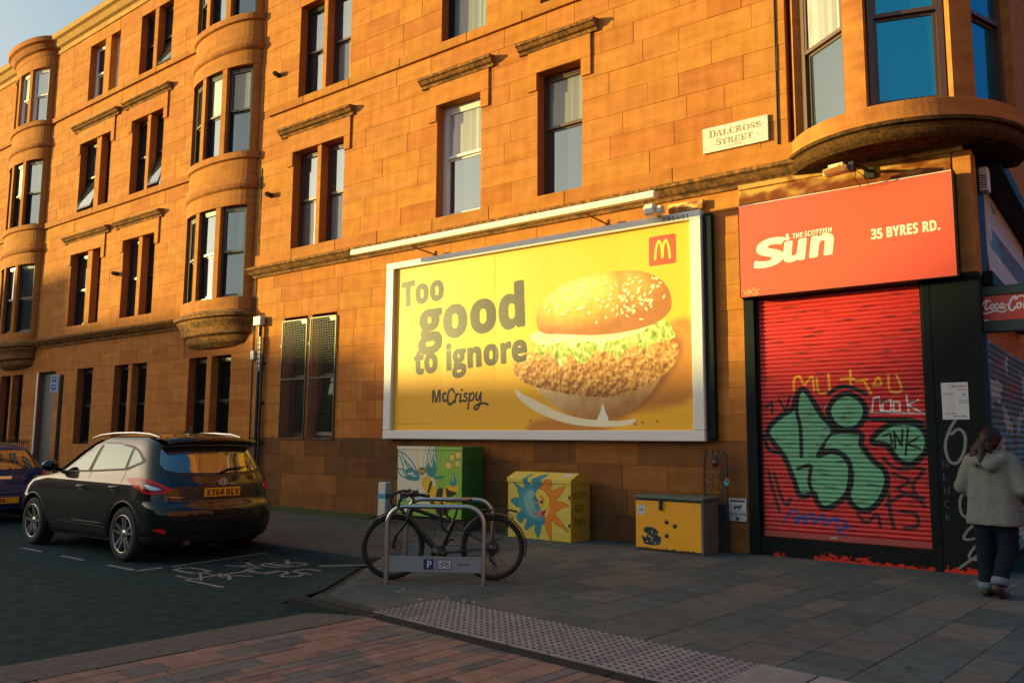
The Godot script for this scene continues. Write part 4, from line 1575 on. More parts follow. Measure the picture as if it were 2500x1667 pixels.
	for k in 104:
		var a := r.randf_range(0, TAU)
		var q := sqrt(r.randf()) * 0.93
		var dome := Rect2(0.545, 0.20, 0.31, 0.27) if k < 60 else Rect2(0.79, 0.225, 0.145, 0.24)
		var c := dome.get_center() + Vector2(cos(a) * q * dome.size.x * 0.5, sin(a) * q * dome.size.y * 0.5)
		var turn := r.randf_range(0, PI)
		var flat := sqrt(1.0 - q * q * 0.8)
		for e in 2:
			var shape := PackedVector2Array()
			for i in 9:
				var b := TAU * i / 9
				var p := Vector2(cos(b) * 11, sin(b) * 6).rotated(turn)
				p = p.rotated(-a) * Vector2(flat, 1.0)
				shape.append(c * s + p.rotated(a) + (Vector2(2, 3) if e == 0 else Vector2.ZERO))
			fill(im, shape, lin(0.34, 0.11, 0.012) if e == 0 else lin(0.90, 0.74, 0.44))


func billboard() -> void:
	var b := thing("billboard", "large white framed billboard with yellow burger poster on the street wall", "billboard", Vector3(-7.975, 1.57, 0.0))
	var hw := 3.185
	var top := 3.28
	var f := Shape.new()
	f.rbox(Vector3(-hw, 0, 0.02), Vector3(hw, 0.155, 0.15), 0.012)
	f.rbox(Vector3(-hw, top - 0.125, 0.02), Vector3(hw, top, 0.15), 0.012)
	f.rbox(Vector3(-hw, 0.157, 0.02), Vector3(-hw + 0.20, top - 0.127, 0.148), 0.012)
	f.rbox(Vector3(hw - 0.175, 0.157, 0.02), Vector3(hw, top - 0.127, 0.148), 0.012)
	part("frame", f.done(), M.board_white, b)
	var back := Shape.new()
	back.box(Vector3(-hw + 0.1, 0.05, 0.012), Vector3(hw - 0.1, top - 0.05, 0.06))
	back.rbox(Vector3(hw + 0.012, 0.02, 0.012), Vector3(hw + 0.14, top - 0.06, 0.10), 0.01)
	part("back_box", back.done(), M.black_paint, b)
	var print_mat := printed(poster_print(), 0.50, 0.45)
	var u0 := 0.0
	var x0 := -hw + 0.18
	var wide := hw * 2.0 - 0.34
	for k in 5:
		# each pasted sheet bellies a little and overlaps the next
		var s := Shape.new(true)
		var n := 6
		var tall := top - 0.24
		var bow := rng.randf_range(0.004, 0.010)
		var tip := rng.randf_range(-0.004, 0.004)
		for i in n:
			for j in n:
				var p := []
				var q := []
				for c in [[0, 0], [1, 0], [1, 1], [0, 1]]:
					var a := float(i + c[0]) / n
					var e := float(j + c[1]) / n
					p.append(Vector3(x0 + wide * (k + a) * 0.2, 0.13 + tall * e, 0.078 + bow * sin(a * PI) * sin(e * PI) + tip * (a - 0.5) + 0.0015 * (k % 2)))
					q.append(Vector2((k + a) * 0.2, 1.0 - e))
				s.uvquad(p[0], p[1], p[2], p[3], q[0], q[1], q[2], q[3])
		part("poster_sheet", s.done(), print_mat, b)
	text_mesh("number", "086401", 0.06, M.iron, b, Vector3(hw - 0.60, top - 0.105, 0.152), "Droid Sans Mono", 0.002, 0.40)
	var st := Shape.new()
	st.box(Vector3(-hw + 0.22, top - 0.115, 0.149), Vector3(-hw + 0.52, top - 0.02, 0.1515))
	part("sticker", st.done(), M.grey_plastic, b)

	var l := thing("billboard_lamp", "long pale tube lamp on arms above the billboard", "lamp", Vector3(-8.25, 4.96, 0.82))
	var t := Shape.new()
	t.along_x([Vector2(-0.05, -0.045), Vector2(0.05, -0.045), Vector2(0.062, 0.0), Vector2(0.045, 0.05), Vector2(-0.045, 0.05), Vector2(-0.05, -0.045)], -3.1, 3.1)
	part("lamp_housing", t.done(), M.cream, l)
	for x in [-1.75, 1.85]:
		var a := Shape.new()
		a.tube([Vector3(x, -0.02, -0.05), Vector3(x + 0.05, -0.08, -0.70)], 0.014, 6)
		a.box(Vector3(x + 0.0, -0.14, -0.72), Vector3(x + 0.10, -0.02, -0.69))
		part("arm", a.done(), M.tarnish, l)
	var c := thing("sensor_box", "small cream box on a bracket above the billboard's end", "box", Vector3(-5.45, 4.90, 0.30))
	var cb := Shape.new()
	cb.rbox(Vector3(-0.13, -0.08, -0.09), Vector3(0.05, 0.09, 0.09), 0.03)
	part("casing", cb.done(), M.cream, c)
	var cc := Shape.new()
	cc.rbox(Vector3(0.055, -0.06, -0.07), Vector3(0.15, 0.05, 0.05), 0.01)
	cc.box(Vector3(-0.02, -0.06, -0.29), Vector3(0.03, -0.02, -0.09))
	part("bracket", cc.done(), M.grey_plastic, c)
	var pl := thing("timber_batten", "weathered pale batten fixed above the billboard's end", "batten", Vector3(-5.0, 4.95, 0.06))
	var pb := Shape.new()
	pb.rbox(Vector3(-0.32, -0.07, -0.055), Vector3(0.22, 0.06, 0.03), 0.008)
	part("batten", pb.done(), M.varnish_pale, pl)


# ---------------------------------------------------------------- the shop's sign and shutter
func red_sign_print() -> Image:
	var w := 1060
	var h := 500
	var im := Image.create(w, h, false, Image.FORMAT_RGB8)
	im.fill(lin(0.76, 0.085, 0.035))
	var pale := lin(0.80, 0.72, 0.58)
	var k := w / 2.61
	var px := func(x: float, y: float) -> Vector2:
		return Vector2((x + 4.21) * k, (4.76 - y) * k)
	fit_letters(im, "S", px.call(-4.04, 3.895), 0.335 * k, 0.40 * k, pale, "Droid Sans Bold", 1.9, 0.22, -0.06)
	fit_letters(im, "un", px.call(-3.66, 3.925), 0.325 * k, 0.66 * k, pale, "Droid Sans Bold", 1.9, 0.20, -0.06)
	fit_letters(im, "THE SCOTTISH", px.call(-3.49, 4.225), 0.062 * k, 0.50 * k, pale, "Droid Sans Bold", 0.8, 0.1, -0.03)
	stroke(im, [[-3.555, 4.215], [-3.555, 4.28]], 9, pale, Vector2(k, -k), Vector2(4.21 * k, 4.76 * k))
	stroke(im, [[-3.585, 4.235], [-3.555, 4.222], [-3.525, 4.235]], 8, pale, Vector2(k, -k), Vector2(4.21 * k, 4.76 * k))
	stroke(im, [[-3.555, 4.25], [-3.555, 4.285]], 15, pale, Vector2(k, -k), Vector2(4.21 * k, 4.76 * k))
	fit_letters(im, "35 BYRES RD.", px.call(-2.52, 4.075), 0.122 * k, 0.77 * k, pale, "Droid Sans Bold", 0.9, 0.0, -0.01)
	var tag := lin(0.75, 0.45, 0.12)
	stroke(im, smooth_line([[-4.17, 3.62], [-4.13, 3.58], [-4.10, 3.63], [-4.06, 3.59], [-4.03, 3.64], [-3.99, 3.60], [-3.95, 3.62]], 5), 3, tag, Vector2(k, -k), Vector2(4.21 * k, 4.76 * k))
	stroke(im, smooth_line([[-4.15, 3.57], [-4.09, 3.55], [-4.10, 3.60], [-4.04, 3.56], [-3.98, 3.58], [-3.97, 3.55], [-4.02, 3.54]], 5), 3, tag, Vector2(k, -k), Vector2(4.21 * k, 4.76 * k))
	return im


func shop_sign() -> void:
	var o := thing("shop_sign", "wide red newsagent sign above the graffiti covered shutter", "sign", Vector3(-2.905, 3.51, 0.0))
	var s := Shape.new()
	s.uvquad(Vector3(-1.305, 0, 0.20), Vector3(1.305, 0, 0.20), Vector3(1.305, 1.25, 0.20), Vector3(-1.305, 1.25, 0.20), Vector2(0, 1), Vector2(1, 1), Vector2(1, 0), Vector2(0, 0))
	part("sign_panel", s.done(), printed(red_sign_print(), 0.38), o)
	var c := Shape.new()
	c.box(Vector3(-1.31, 0.004, 0.055), Vector3(-1.306, 1.246, 0.205))
	c.box(Vector3(1.306, -0.012, 0.055), Vector3(1.33, 1.262, 0.20))
	c.box(Vector3(-1.305, -0.012, 0.055), Vector3(1.305, -0.002, 0.205))
	c.box(Vector3(-1.305, 0.0, 0.055), Vector3(1.305, 1.25, 0.19))
	part("sign_box", c.done(), M.black_paint, o)
	var e := Shape.new()
	e.box(Vector3(-1.305, 1.2525, 0.06), Vector3(1.305, 1.262, 0.208))
	part("sign_edge", e.done(), M.cream, o)


func shutter_print() -> Image:
	var w := 1020
	var h := 1570
	var k := 500.0
	var im := Image.create(w, h, false, Image.FORMAT_RGB8)
	im.fill(lin(0.52, 0.026, 0.024))
	var sc := Vector2(k, -k)
	var sh := Vector2(4.08 * k, 3.50 * k)
	var g := {
		"A": [[-3.97, 1.71], [-3.82, 1.88], [-3.63, 2.0], [-3.58, 2.14], [-3.51, 2.24], [-3.43, 2.16], [-3.29, 1.91], [-3.15, 1.73], [-3.25, 1.57], [-3.35, 1.39], [-3.18, 1.44], [-3.04, 1.4], [-2.96, 1.26], [-2.99, 1.01], [-3.08, 0.87], [-3.26, 0.76], [-3.35, 0.82], [-3.4, 0.94], [-3.57, 0.9], [-3.64, 1.09], [-3.76, 1.39], [-3.88, 1.55]],
		"B": [[-3.15, 1.68], [-2.83, 1.68], [-2.82, 1.54], [-2.69, 1.35], [-2.57, 1.24], [-2.54, 1.11], [-2.62, 0.9], [-2.77, 0.76], [-2.91, 0.8], [-2.97, 0.93], [-2.93, 1.07], [-2.93, 1.27], [-2.99, 1.4], [-3.12, 1.48], [-3.27, 1.49]],
		"Cc": [[-3.17, 1.97], [-3.09, 2.11], [-2.95, 2.17], [-2.81, 2.1], [-2.75, 1.97], [-2.82, 1.81], [-2.96, 1.75], [-3.1, 1.81]],
		"Dd": [[-2.66, 1.6], [-2.51, 1.75], [-2.33, 1.81], [-2.14, 1.76], [-2.07, 1.62], [-2.1, 1.47], [-2.25, 1.34], [-2.38, 1.39], [-2.5, 1.56]],
		"in1": [[-3.57, 2.18], [-3.59, 1.98], [-3.55, 1.73], [-3.55, 1.39]],
		"in2": [[-3.6, 1.23], [-3.44, 1.27], [-3.46, 1.07], [-3.41, 0.89]],
		"bnk": [[-2.54, 1.66], [-2.46, 1.69], [-2.45, 1.56], [-2.51, 1.54], [-2.41, 1.51], [-2.42, 1.71], [-2.34, 1.54], [-2.32, 1.73]],
		"bnk2": [[-2.26, 1.75], [-2.3, 1.43]],
		"bnk3": [[-2.15, 1.64], [-2.28, 1.56], [-2.14, 1.51]],
		"y1": [[-3.62, 2.25], [-3.61, 2.39], [-3.54, 2.43], [-3.48, 2.32], [-3.38, 2.42], [-3.36, 2.24]],
		"y2": [[-3.32, 2.4], [-3.3, 2.22], [-3.22, 2.21]],
		"y3": [[-3.17, 2.44], [-3.16, 2.23]],
		"y4": [[-3.02, 2.37], [-2.89, 2.38], [-2.82, 2.34], [-2.7, 2.36]],
		"y5": [[-2.9, 2.48], [-2.9, 2.3]],
		"y6": [[-2.75, 2.36], [-2.66, 2.18]],
		"y7": [[-2.63, 2.29], [-2.57, 2.38], [-2.54, 2.29], [-2.63, 2.28]],
		"y8": [[-2.45, 2.4], [-2.44, 2.21], [-2.31, 2.21], [-2.36, 2.4]],
		"w1": [[-2.66, 1.96], [-2.64, 2.12], [-2.57, 2.14], [-2.56, 1.96]],
		"w2": [[-2.53, 2.06], [-2.44, 2.1], [-2.44, 1.96], [-2.54, 1.96], [-2.53, 2.06]],
		"w3": [[-2.41, 2.07], [-2.34, 2.07], [-2.34, 1.96], [-2.41, 1.96], [-2.41, 2.07]],
		"w4": [[-2.26, 2.15], [-2.24, 1.94]],
		"w5": [[-2.13, 2.09], [-2.25, 2.03], [-2.1, 1.94]],
		"w6": [[-2.72, 1.95], [-2.06, 1.93]],
		"w7": [[-3.23, 2.01], [-3.17, 2.07]],
		"b1": [[-3.81, 0.53], [-3.72, 0.68], [-3.62, 0.67], [-3.66, 0.52], [-3.54, 0.65], [-3.54, 0.53], [-3.44, 0.68], [-3.42, 0.54], [-3.3, 0.67], [-3.29, 0.53], [-3.15, 0.64], [-3.13, 0.5], [-2.98, 0.53]],
		"b2": [[-3.7, 0.6], [-3.04, 0.6], [-3.12, 0.46], [-2.99, 0.42]],
		"k1": [[-4.01, 2.02], [-3.92, 2.1], [-3.92, 1.95]],
		"k2": [[-3.82, 2.13], [-3.74, 1.98], [-3.67, 2.19]],
		"k3": [[-3.99, 1.18], [-3.94, 0.95], [-3.86, 0.67]],
		"k4": [[-3.92, 1.16], [-3.82, 0.84], [-3.76, 0.76], [-3.71, 0.84]],
		"k5": [[-2.88, 0.69], [-2.78, 0.6], [-2.66, 0.7], [-2.62, 0.56]],
		"k6": [[-2.51, 0.96], [-2.5, 0.71], [-2.47, 0.55]],
		"k7": [[-2.55, 0.82], [-2.33, 0.96], [-2.13, 0.92]],
		"k8": [[-2.23, 1.28], [-2.11, 1.25], [-2.24, 1.06], [-2.12, 0.83]],
		"k9": [[-2.45, 1.2], [-2.27, 1.12], [-2.4, 1.02], [-2.2, 0.92]],
		"k10": [[-2.38, 0.76], [-2.22, 0.73], [-2.21, 0.6], [-2.35, 0.56]],
		"k11": [[-2.56, 1.39], [-2.44, 1.28], [-2.28, 1.26]],
		"out1": [[-3.17, 2.19], [-3.05, 2.27], [-2.89, 2.26], [-2.73, 2.18]],
		"out2": [[-2.72, 1.87], [-2.51, 1.85], [-2.29, 1.86], [-2.09, 1.81]],
		"out3": [[-4.04, 1.65], [-3.98, 1.48], [-3.84, 1.43]],
	}
	var yellow := lin(0.66, 0.34, 0.02)
	var white := lin(0.62, 0.60, 0.60)
	var blue := lin(0.03, 0.06, 0.30)
	var black := lin(0.012, 0.013, 0.013)
	var faint := lin(0.06, 0.016, 0.016)
	var green := lin(0.125, 0.36, 0.20)
	for q in ["k3", "k4", "k5", "k6", "k7", "k8", "k9", "k10", "k11"]:
		stroke(im, smooth_line(g[q], 6), 22, faint, sc, sh)
	for q in ["y1", "y2", "y3", "y4", "y5", "y6", "y7", "y8"]:
		stroke(im, smooth_line(g[q], 6), 15, yellow, sc, sh)
	for q in ["w1", "w2", "w3", "w4", "w5", "w6", "w7"]:
		stroke(im, g[q], 11, white, sc, sh)
	for q in ["b1", "b2"]:
		stroke(im, smooth_line(g[q], 6), 13, blue, sc, sh)
	for q in ["k1", "k2"]:
		stroke(im, g[q], 15, black, sc, sh)
	for q in ["out1", "out2", "out3"]:
		stroke(im, smooth_line(g[q], 6), 26, black, sc, sh)
	for q in ["A", "B", "Cc", "Dd"]:
		var outline := smooth_line(g[q], 6, true)
		outline.append(outline[0])
		stroke(im, outline, 52, black, sc, sh)
	for q in ["A", "B", "Cc", "Dd"]:
		fill(im, shape_of(g[q], sc, sh, 6), green)
		var outline := smooth_line(g[q], 6, true)
		outline.append(outline[0])
		stroke(im, outline, 16, black, sc, sh)
	for q in ["in1", "in2"]:
		stroke(im, smooth_line(g[q], 6), 24, black, sc, sh)
	for q in ["bnk", "bnk2", "bnk3"]:
		stroke(im, g[q], 12, black, sc, sh)
	# grime in streaks and speckles
	var n := FastNoiseLite.new()
	n.seed = 9
	n.frequency = 0.02
	for y in range(0, h, 2):
		for x in range(0, w, 3):
			var v := n.get_noise_2d(x * 0.25, y * 2.0)
			if v > 0.22:
				var c := im.get_pixel(x, y)
				im.fill_rect(Rect2i(x, y, 3, 2), c.lerp(lin(0.02, 0.012, 0.012), minf(0.55, (v - 0.22) * 1.6)))
	# sprayed edges are never sharp
	im.resize(w / 4, h / 4, Image.INTERPOLATE_LANCZOS)
	im.resize(w / 2, h / 2, Image.INTERPOLATE_CUBIC)
	return im


func roller_shutter() -> void:
	var o := thing("roller_shutter", "closed red roller shutter sprayed with green and black graffiti letters", "shutter", Vector3(-3.06, 0.36, -0.06))
	var m := printed(shutter_print(), 0.42)
	var n := 55
	var pitch := 3.08 / n
	for k in n:
		var s := Shape.new(true)
		var y0 := 0.06 + pitch * k
		var prof := [Vector2(-0.004, 0.0), Vector2(0.001, 0.10), Vector2(0.010, 0.30), Vector2(0.013, 0.5), Vector2(0.010, 0.72), Vector2(0.0, 0.92), Vector2(-0.004, 1.0)]
		var rows := []
		for i in prof.size() - 1:
			var a: Vector2 = prof[i]
			var b: Vector2 = prof[i + 1]
			var ya := y0 + a.y * pitch
			var yb := y0 + b.y * pitch
			var va := 1.0 - (ya) / 3.14
			var vb := 1.0 - (yb) / 3.14
			s.uvquad(Vector3(-1.02, ya - y0, a.x), Vector3(1.02, ya - y0, a.x), Vector3(1.02, yb - y0, b.x), Vector3(-1.02, yb - y0, b.x), Vector2(0, va), Vector2(1, va), Vector2(1, vb), Vector2(0, vb))
		part("slat", s.done(), m, o, Vector3(0, y0, 0))
	var bar := Shape.new()
	bar.rbox(Vector3(-1.02, -0.02, -0.02), Vector3(1.02, 0.058, 0.02), 0.006)
	part("bottom_rail", bar.done(), paint(lin(0.33, 0.05, 0.045), 0.5), o)
	text_mesh("maker_plate", "GABLE", 0.024, M.grey_plastic, o, Vector3(-0.17, 0.012, 0.0205), "Droid Sans Bold", 0.002)
	for x in [-1.02, 1.02]:
		var gd := Shape.new()
		gd.box(Vector3(x - 0.014, -0.02, -0.03), Vector3(x + 0.014, 3.14, 0.035))
		part("guide_rail", gd.done(), M.black_paint, o)


func side_shop() -> void:
	# shutter on the main road side
	var o := thing("side_shutter", "grey roller shutter with pale streaks on the shop round the corner", "shutter", Vector3(-1.455, 0.1, -2.5))
	o.rotation.y = PI * 0.5
	var n := FastNoiseLite.new()
	n.seed = 3
	n.frequency = 0.02
	var im := Image.create(256, 256, false, Image.FORMAT_RGB8)
	for y in 256:
		for x in 256:
			var v := n.get_noise_2d(x * 0.7, y)
			var u := n.get_noise_2d(x * 0.5 + 400.0, y * 0.8)
			var c := lin(0.10, 0.105, 0.11)
			if v > 0.18 and y > 90:
				c = lin(0.06, 0.20, 0.25)
			elif u > 0.25:
				c = lin(0.34, 0.36, 0.38)
			elif u < -0.38:
				c = lin(0.30, 0.05, 0.04)
			im.set_pixel(x, y, c)
	var m := printed(im, 0.6, 0.2)
	var count := 34
	var pitch := 2.76 / count
	for k in count:
		var s := Shape.new(true)
		var prof := [Vector2(-0.006, 0.0), Vector2(0.006, 0.2), Vector2(0.012, 0.5), Vector2(0.006, 0.8), Vector2(-0.006, 1.0)]
		for i in 4:
			var a: Vector2 = prof[i]
			var b: Vector2 = prof[i + 1]
			var va := 1.0 - (k + a.y) / count
			var vb := 1.0 - (k + b.y) / count
			s.uvquad(Vector3(-2.1, a.y * pitch, a.x), Vector3(2.1, a.y * pitch, a.x), Vector3(2.1, b.y * pitch, b.x), Vector3(-2.1, b.y * pitch, b.x), Vector2(0, va), Vector2(1, va), Vector2(1, vb), Vector2(0, vb))
		part("slat", s.done(), m, o, Vector3(0, k * pitch, 0))
	# sign with the flowing white script, standing out from the side shop
	var d := thing("drinks_sign", "red drinks sign with white script in a green frame", "sign", Vector3(-1.0, 2.88, -0.30))
	var bx := Shape.new()
	bx.rbox(Vector3(-0.50, 0.0, -0.14), Vector3(0.85, 0.135, 0.0), 0.01)
	bx.rbox(Vector3(-0.50, 0.432, -0.14), Vector3(0.85, 0.55, 0.0), 0.01)
	bx.box(Vector3(-0.498, 0.135, -0.13), Vector3(0.848, 0.432, -0.02))
	part("sign_frame", bx.done(), M.dark_green, d)
	var pn := Shape.new()
	pn.uvquad(Vector3(-0.495, 0.136, -0.012), Vector3(0.845, 0.136, -0.012), Vector3(0.845, 0.431, -0.012), Vector3(-0.495, 0.431, -0.012), Vector2(0, 1), Vector2(1, 1), Vector2(1, 0), Vector2(0, 0))
	part("sign_panel", pn.done(), printed(script_print(), 0.35), d)
	# fascia panel of the side shop
	var fa := thing("side_fascia", "pale fascia panel with red edge over the side shop", "sign", Vector3(-1.40, 3.63, -1.0))
	var pf := Shape.new()
	pf.uvquad(Vector3(0, 0, 0), Vector3(0, 0, -5.0), Vector3(-0.10, 1.42, -5.0), Vector3(-0.10, 1.42, 0), Vector2(0, 1), Vector2(1, 1), Vector2(1, 0), Vector2(0, 0))
	part("panel", pf.done(), printed(fascia_print(), 0.6, 0.25), fa)
	var ed := Shape.new()
	ed.quad(Vector3(0.003, 0, 0.06), Vector3(0.003, 0, -0.0), Vector3(-0.097, 1.42, 0.0), Vector3(-0.097, 1.42, 0.06))
	ed.quad(Vector3(-0.06, 0, 0.06), Vector3(0.003, 0, 0.06), Vector3(-0.097, 1.42, 0.06), Vector3(-0.16, 1.42, 0.06))
	part("edge_strip", ed.done(), paint(lin(0.32, 0.02, 0.025), 0.4), fa)
	var al := thing("alarm_box", "small cream alarm box beside the red shop sign", "box", Vector3(-1.385, 4.66, -0.62))
	var ab := Shape.new()
	ab.rbox(Vector3(-0.03, 0.0, -0.12), Vector3(0.07, 0.30, 0.10), 0.012)
	part("casing", ab.done(), M.cream, al)
	var lv := Shape.new()
	for k in 6:
		lv.box(Vector3(-0.02, 0.03 + k * 0.03, 0.10), Vector3(0.06, 0.045 + k * 0.03, 0.104))
	part("louvre", lv.done(), M.varnish, al)
	var pp := thing("corner_pole", "thin worn white and blue pole at the shop corner", "pole", Vector3(-1.47, 0.1, -0.16))
	var ps := Shape.new(true)
	ps.tube([Vector3(0, 1.05, 0), Vector3(0, 2.76, 0)], 0.028, 10)
	part("upper_pole", ps.done(), M.worn_white, pp)
	var pb := Shape.new(true)
	pb.tube([Vector3(0, 0, 0), Vector3(0, 1.05, 0)], 0.029, 10)
	part("lower_pole", pb.done(), paint(lin(0.03, 0.12, 0.18), 0.5), pp)


func script_print() -> Image:
	var w := 670
	var h := 148
	var im := Image.create(w, h, false, Image.FORMAT_RGB8)
	im.fill(lin(0.62, 0.045, 0.022))
	im.fill_rect(Rect2i(0, 0, 42, h), lin(0.16, 0.02, 0.02))
	var white := lin(0.82, 0.78, 0.74)
	var pen := func(pts: Array, width: float) -> void:
		stroke(im, smooth_line(pts, 8), width, white, Vector2(1, 1), Vector2(4, 0))
	pen.call([[62, 22], [45, 28], [28, 55], [22, 85], [35, 102], [60, 98], [95, 90], [130, 100], [150, 88]], 9)
	pen.call([[72, 34], [60, 24], [50, 40], [44, 66], [50, 80], [64, 66]], 9)
	pen.call([[84, 50], [74, 54], [70, 70], [78, 80], [88, 68], [88, 54], [82, 50]], 9)
	pen.call([[112, 54], [104, 48], [96, 60], [96, 76], [106, 78], [114, 68]], 9)
	pen.call([[136, 52], [126, 50], [120, 64], [124, 78], [134, 70], [138, 50], [136, 74], [146, 74]], 9)
	pen.call([[150, 60], [158, 58]], 8)
	pen.call([[206, 26], [196, 14], [180, 28], [166, 60], [168, 88], [184, 92], [202, 72]], 11)
	pen.call([[198, 32], [212, 18], [236, 14], [268, 34]], 8)
	pen.call([[220, 54], [208, 58], [206, 76], [214, 84], [226, 72], [224, 56], [218, 54]], 10)
	pen.call([[240, 74], [252, 40], [262, 16], [254, 22], [242, 60], [240, 84], [252, 84]], 9)
	pen.call([[278, 54], [266, 52], [258, 68], [262, 84], [274, 76], [280, 52], [276, 78], [290, 78]], 10)
	fill(im, PackedVector2Array([Vector2(0, 128), Vector2(60, 140), Vector2(60, 148), Vector2(0, 148)]), lin(0.5, 0.55, 0.62))
	fill(im, PackedVector2Array([Vector2(230, 148), Vector2(320, 132), Vector2(460, 120), Vector2(670, 140), Vector2(670, 148)]), white)
	return im


func fascia_print() -> Image:
	var im := Image.create(500, 142, false, Image.FORMAT_RGB8)
	im.fill(lin(0.46, 0.43, 0.47))
	fill(im, PackedVector2Array([Vector2(60, 60), Vector2(500, 50), Vector2(500, 96), Vector2(50, 92)]), lin(0.10, 0.10, 0.14))
	fill(im, PackedVector2Array([Vector2(52, 62), Vector2(120, 60), Vector2(150, 92), Vector2(44, 92)]), lin(0.10, 0.22, 0.34))
	fill(im, shape_of([[60, 50], [74, 60], [70, 76], [56, 80], [54, 62]]), lin(0.50, 0.58, 0.62))
	fill(im, PackedVector2Array([Vector2(90, 92), Vector2(130, 92), Vector2(120, 112)]), lin(0.50, 0.58, 0.62))
	fill(im, shape_of([[110, 18], [150, 16], [160, 22], [120, 26]]), lin(0.14, 0.15, 0.26))
	return im


# ---------------------------------------------------------------- painted street cabinets
func bee_print() -> Image:
	var w := 640
	var h := 504
	var im := Image.create(w, h, false, Image.FORMAT_RGB8)
	var s := Vector2(w / 1190.0, h / 1365.0)
	var o := Vector2(-25, -75) * s
	im.fill(lin(0.62, 0.57, 0.43))
	fill(im, shape_of([[745, 60], [1240, 60], [1240, 1460], [560, 1460], [690, 1150], [760, 850], [720, 640], [770, 420]], s, o, 4), lin(0.22, 0.42, 0.045))
	fill(im, shape_of([[20, 1180], [200, 1140], [420, 1200], [620, 1460], [20, 1460]], s, o, 4), lin(0.24, 0.42, 0.06))
	var teal := lin(0.012, 0.20, 0.20)
	var gold := lin(0.72, 0.42, 0.02)
	var black := lin(0.02, 0.022, 0.016)
	for q in [[[40, 185], [110, 200], [220, 290], [310, 400], [400, 560], [450, 690]], [[40, 250], [90, 350], [130, 480], [160, 620], [230, 740]], [[90, 230], [150, 340], [250, 450], [370, 580]], [[30, 520], [150, 560], [300, 600], [430, 640]], [[30, 560], [90, 660], [170, 700], [260, 735]], [[150, 340], [190, 440], [330, 600]], [[240, 940], [180, 1050], [100, 1180]], [[290, 940], [230, 1100]], [[410, 920], [440, 1040], [400, 1100]]]:
		stroke(im, smooth_line(q, 5), 11, teal, s, o)
	fill(im, shape_of([[170, 560], [260, 500], [400, 570], [455, 690], [420, 745], [250, 745], [200, 650]], s, o), teal)
	fill(im, shape_of([[215, 620], [300, 590], [350, 610], [250, 640]], s, o), lin(0.6, 0.6, 0.5))
	fill(im, shape_of([[290, 660], [340, 640], [400, 670]], s, o), lin(0.6, 0.6, 0.5))
	fill(im, shape_of([[240, 930], [290, 940], [200, 1130], [100, 1180]], s, o), teal)
	for q in [[[660, 70], [600, 200], [580, 400], [570, 560], [650, 650], [720, 640], [765, 480], [750, 250], [740, 70]], [[640, 180], [660, 380], [690, 560]], [[700, 110], [690, 300], [640, 480]], [[720, 240], [700, 420], [730, 540]], [[610, 330], [640, 520]]]:
		stroke(im, smooth_line(q, 5), 9, teal, s, o)
	fill(im, shape_of([[580, 480], [620, 380], [660, 480], [720, 330], [755, 480], [715, 640], [650, 650], [580, 570]], s, o), lin(0.02, 0.19, 0.17))
	fill(im, shape_of([[650, 440], [680, 370], [690, 430], [655, 480]], s, o), lin(0.5, 0.55, 0.45))
	for q in [[[400, 170], [395, 320], [430, 480]], [[580, 80], [530, 250], [525, 480]]]:
		stroke(im, smooth_line(q, 5), 7, lin(0.55, 0.32, 0.04), s, o)
	fill(im, shape_of([[415, 530], [470, 480], [550, 490], [560, 570], [500, 640], [440, 610]], s, o), lin(0.16, 0.13, 0.05))
	fill(im, shape_of([[425, 520], [470, 555], [545, 540], [520, 575], [440, 560]], s, o), gold)
	# body in a sweep of gold and black
	fill(im, shape_of([[485, 720], [600, 640], [655, 710], [700, 800], [800, 890], [900, 880], [980, 810], [1145, 800], [1140, 940], [1050, 1060], [1010, 1260], [930, 1390], [800, 1395], [740, 1300], [640, 1150], [560, 950], [500, 850]], s, o, 6), gold)
	for q in [[[690, 770], [640, 960], [600, 970], [630, 820], [660, 740]], [[800, 880], [885, 880], [860, 1060], [760, 1060], [770, 950]], [[935, 850], [990, 900], [1130, 945], [1050, 1020], [960, 1040]], [[660, 1120], [760, 1180], [740, 1250], [680, 1240]], [[750, 1190], [1010, 1190], [1000, 1290], [940, 1380], [830, 1392], [770, 1350]]]:
		fill(im, shape_of(q, s, o, 5), black)
	for q in [[[500, 720], [600, 670], [640, 720]], [[520, 790], [560, 740], [600, 760]], [[500, 760], [540, 850]]]:
		stroke(im, q, 3, lin(0.25, 0.11, 0.01), s, o)
	for q in [[975, 430, 82], [1035, 270, 62], [1145, 225, 74], [1135, 390, 70], [535, 1290, 70], [350, 1330, 55]]:
		var hexa := []
		for k in 7:
			var a := TAU * k / 6 + 0.3
			hexa.append([q[0] + sin(a) * q[2] * 0.85, q[1] + cos(a) * q[2] * 1.1])
		fill(im, shape_of(hexa.slice(0, 6), s, o, 0), gold)
		stroke(im, hexa, 5, lin(0.10, 0.16, 0.13), s, o)
		for k in 3:
			stroke(im, [[q[0] - q[2] * 0.5, q[1] - 24 + k * 26], [q[0] + q[2] * 0.5, q[1] - 32 + k * 26]], 3, lin(0.80, 0.62, 0.20), s, o)
	fill(im, shape_of([[1065, 555], [1105, 680], [1125, 770], [1065, 835], [1003, 770], [1030, 680]], s, o), lin(0.01, 0.22, 0.22))
	stroke(im, [[1062, 610], [1052, 740]], 6, lin(0.6, 0.7, 0.66), s, o)
	fill(im, shape_of([[700, 680], [780, 640], [920, 632], [850, 690], [740, 700]], s, o), lin(0.01, 0.20, 0.19))
	im.fill_rect(Rect2i(int(825 * s.x + o.x), 0, 2, h), lin(0.06, 0.12, 0.02))
	return im


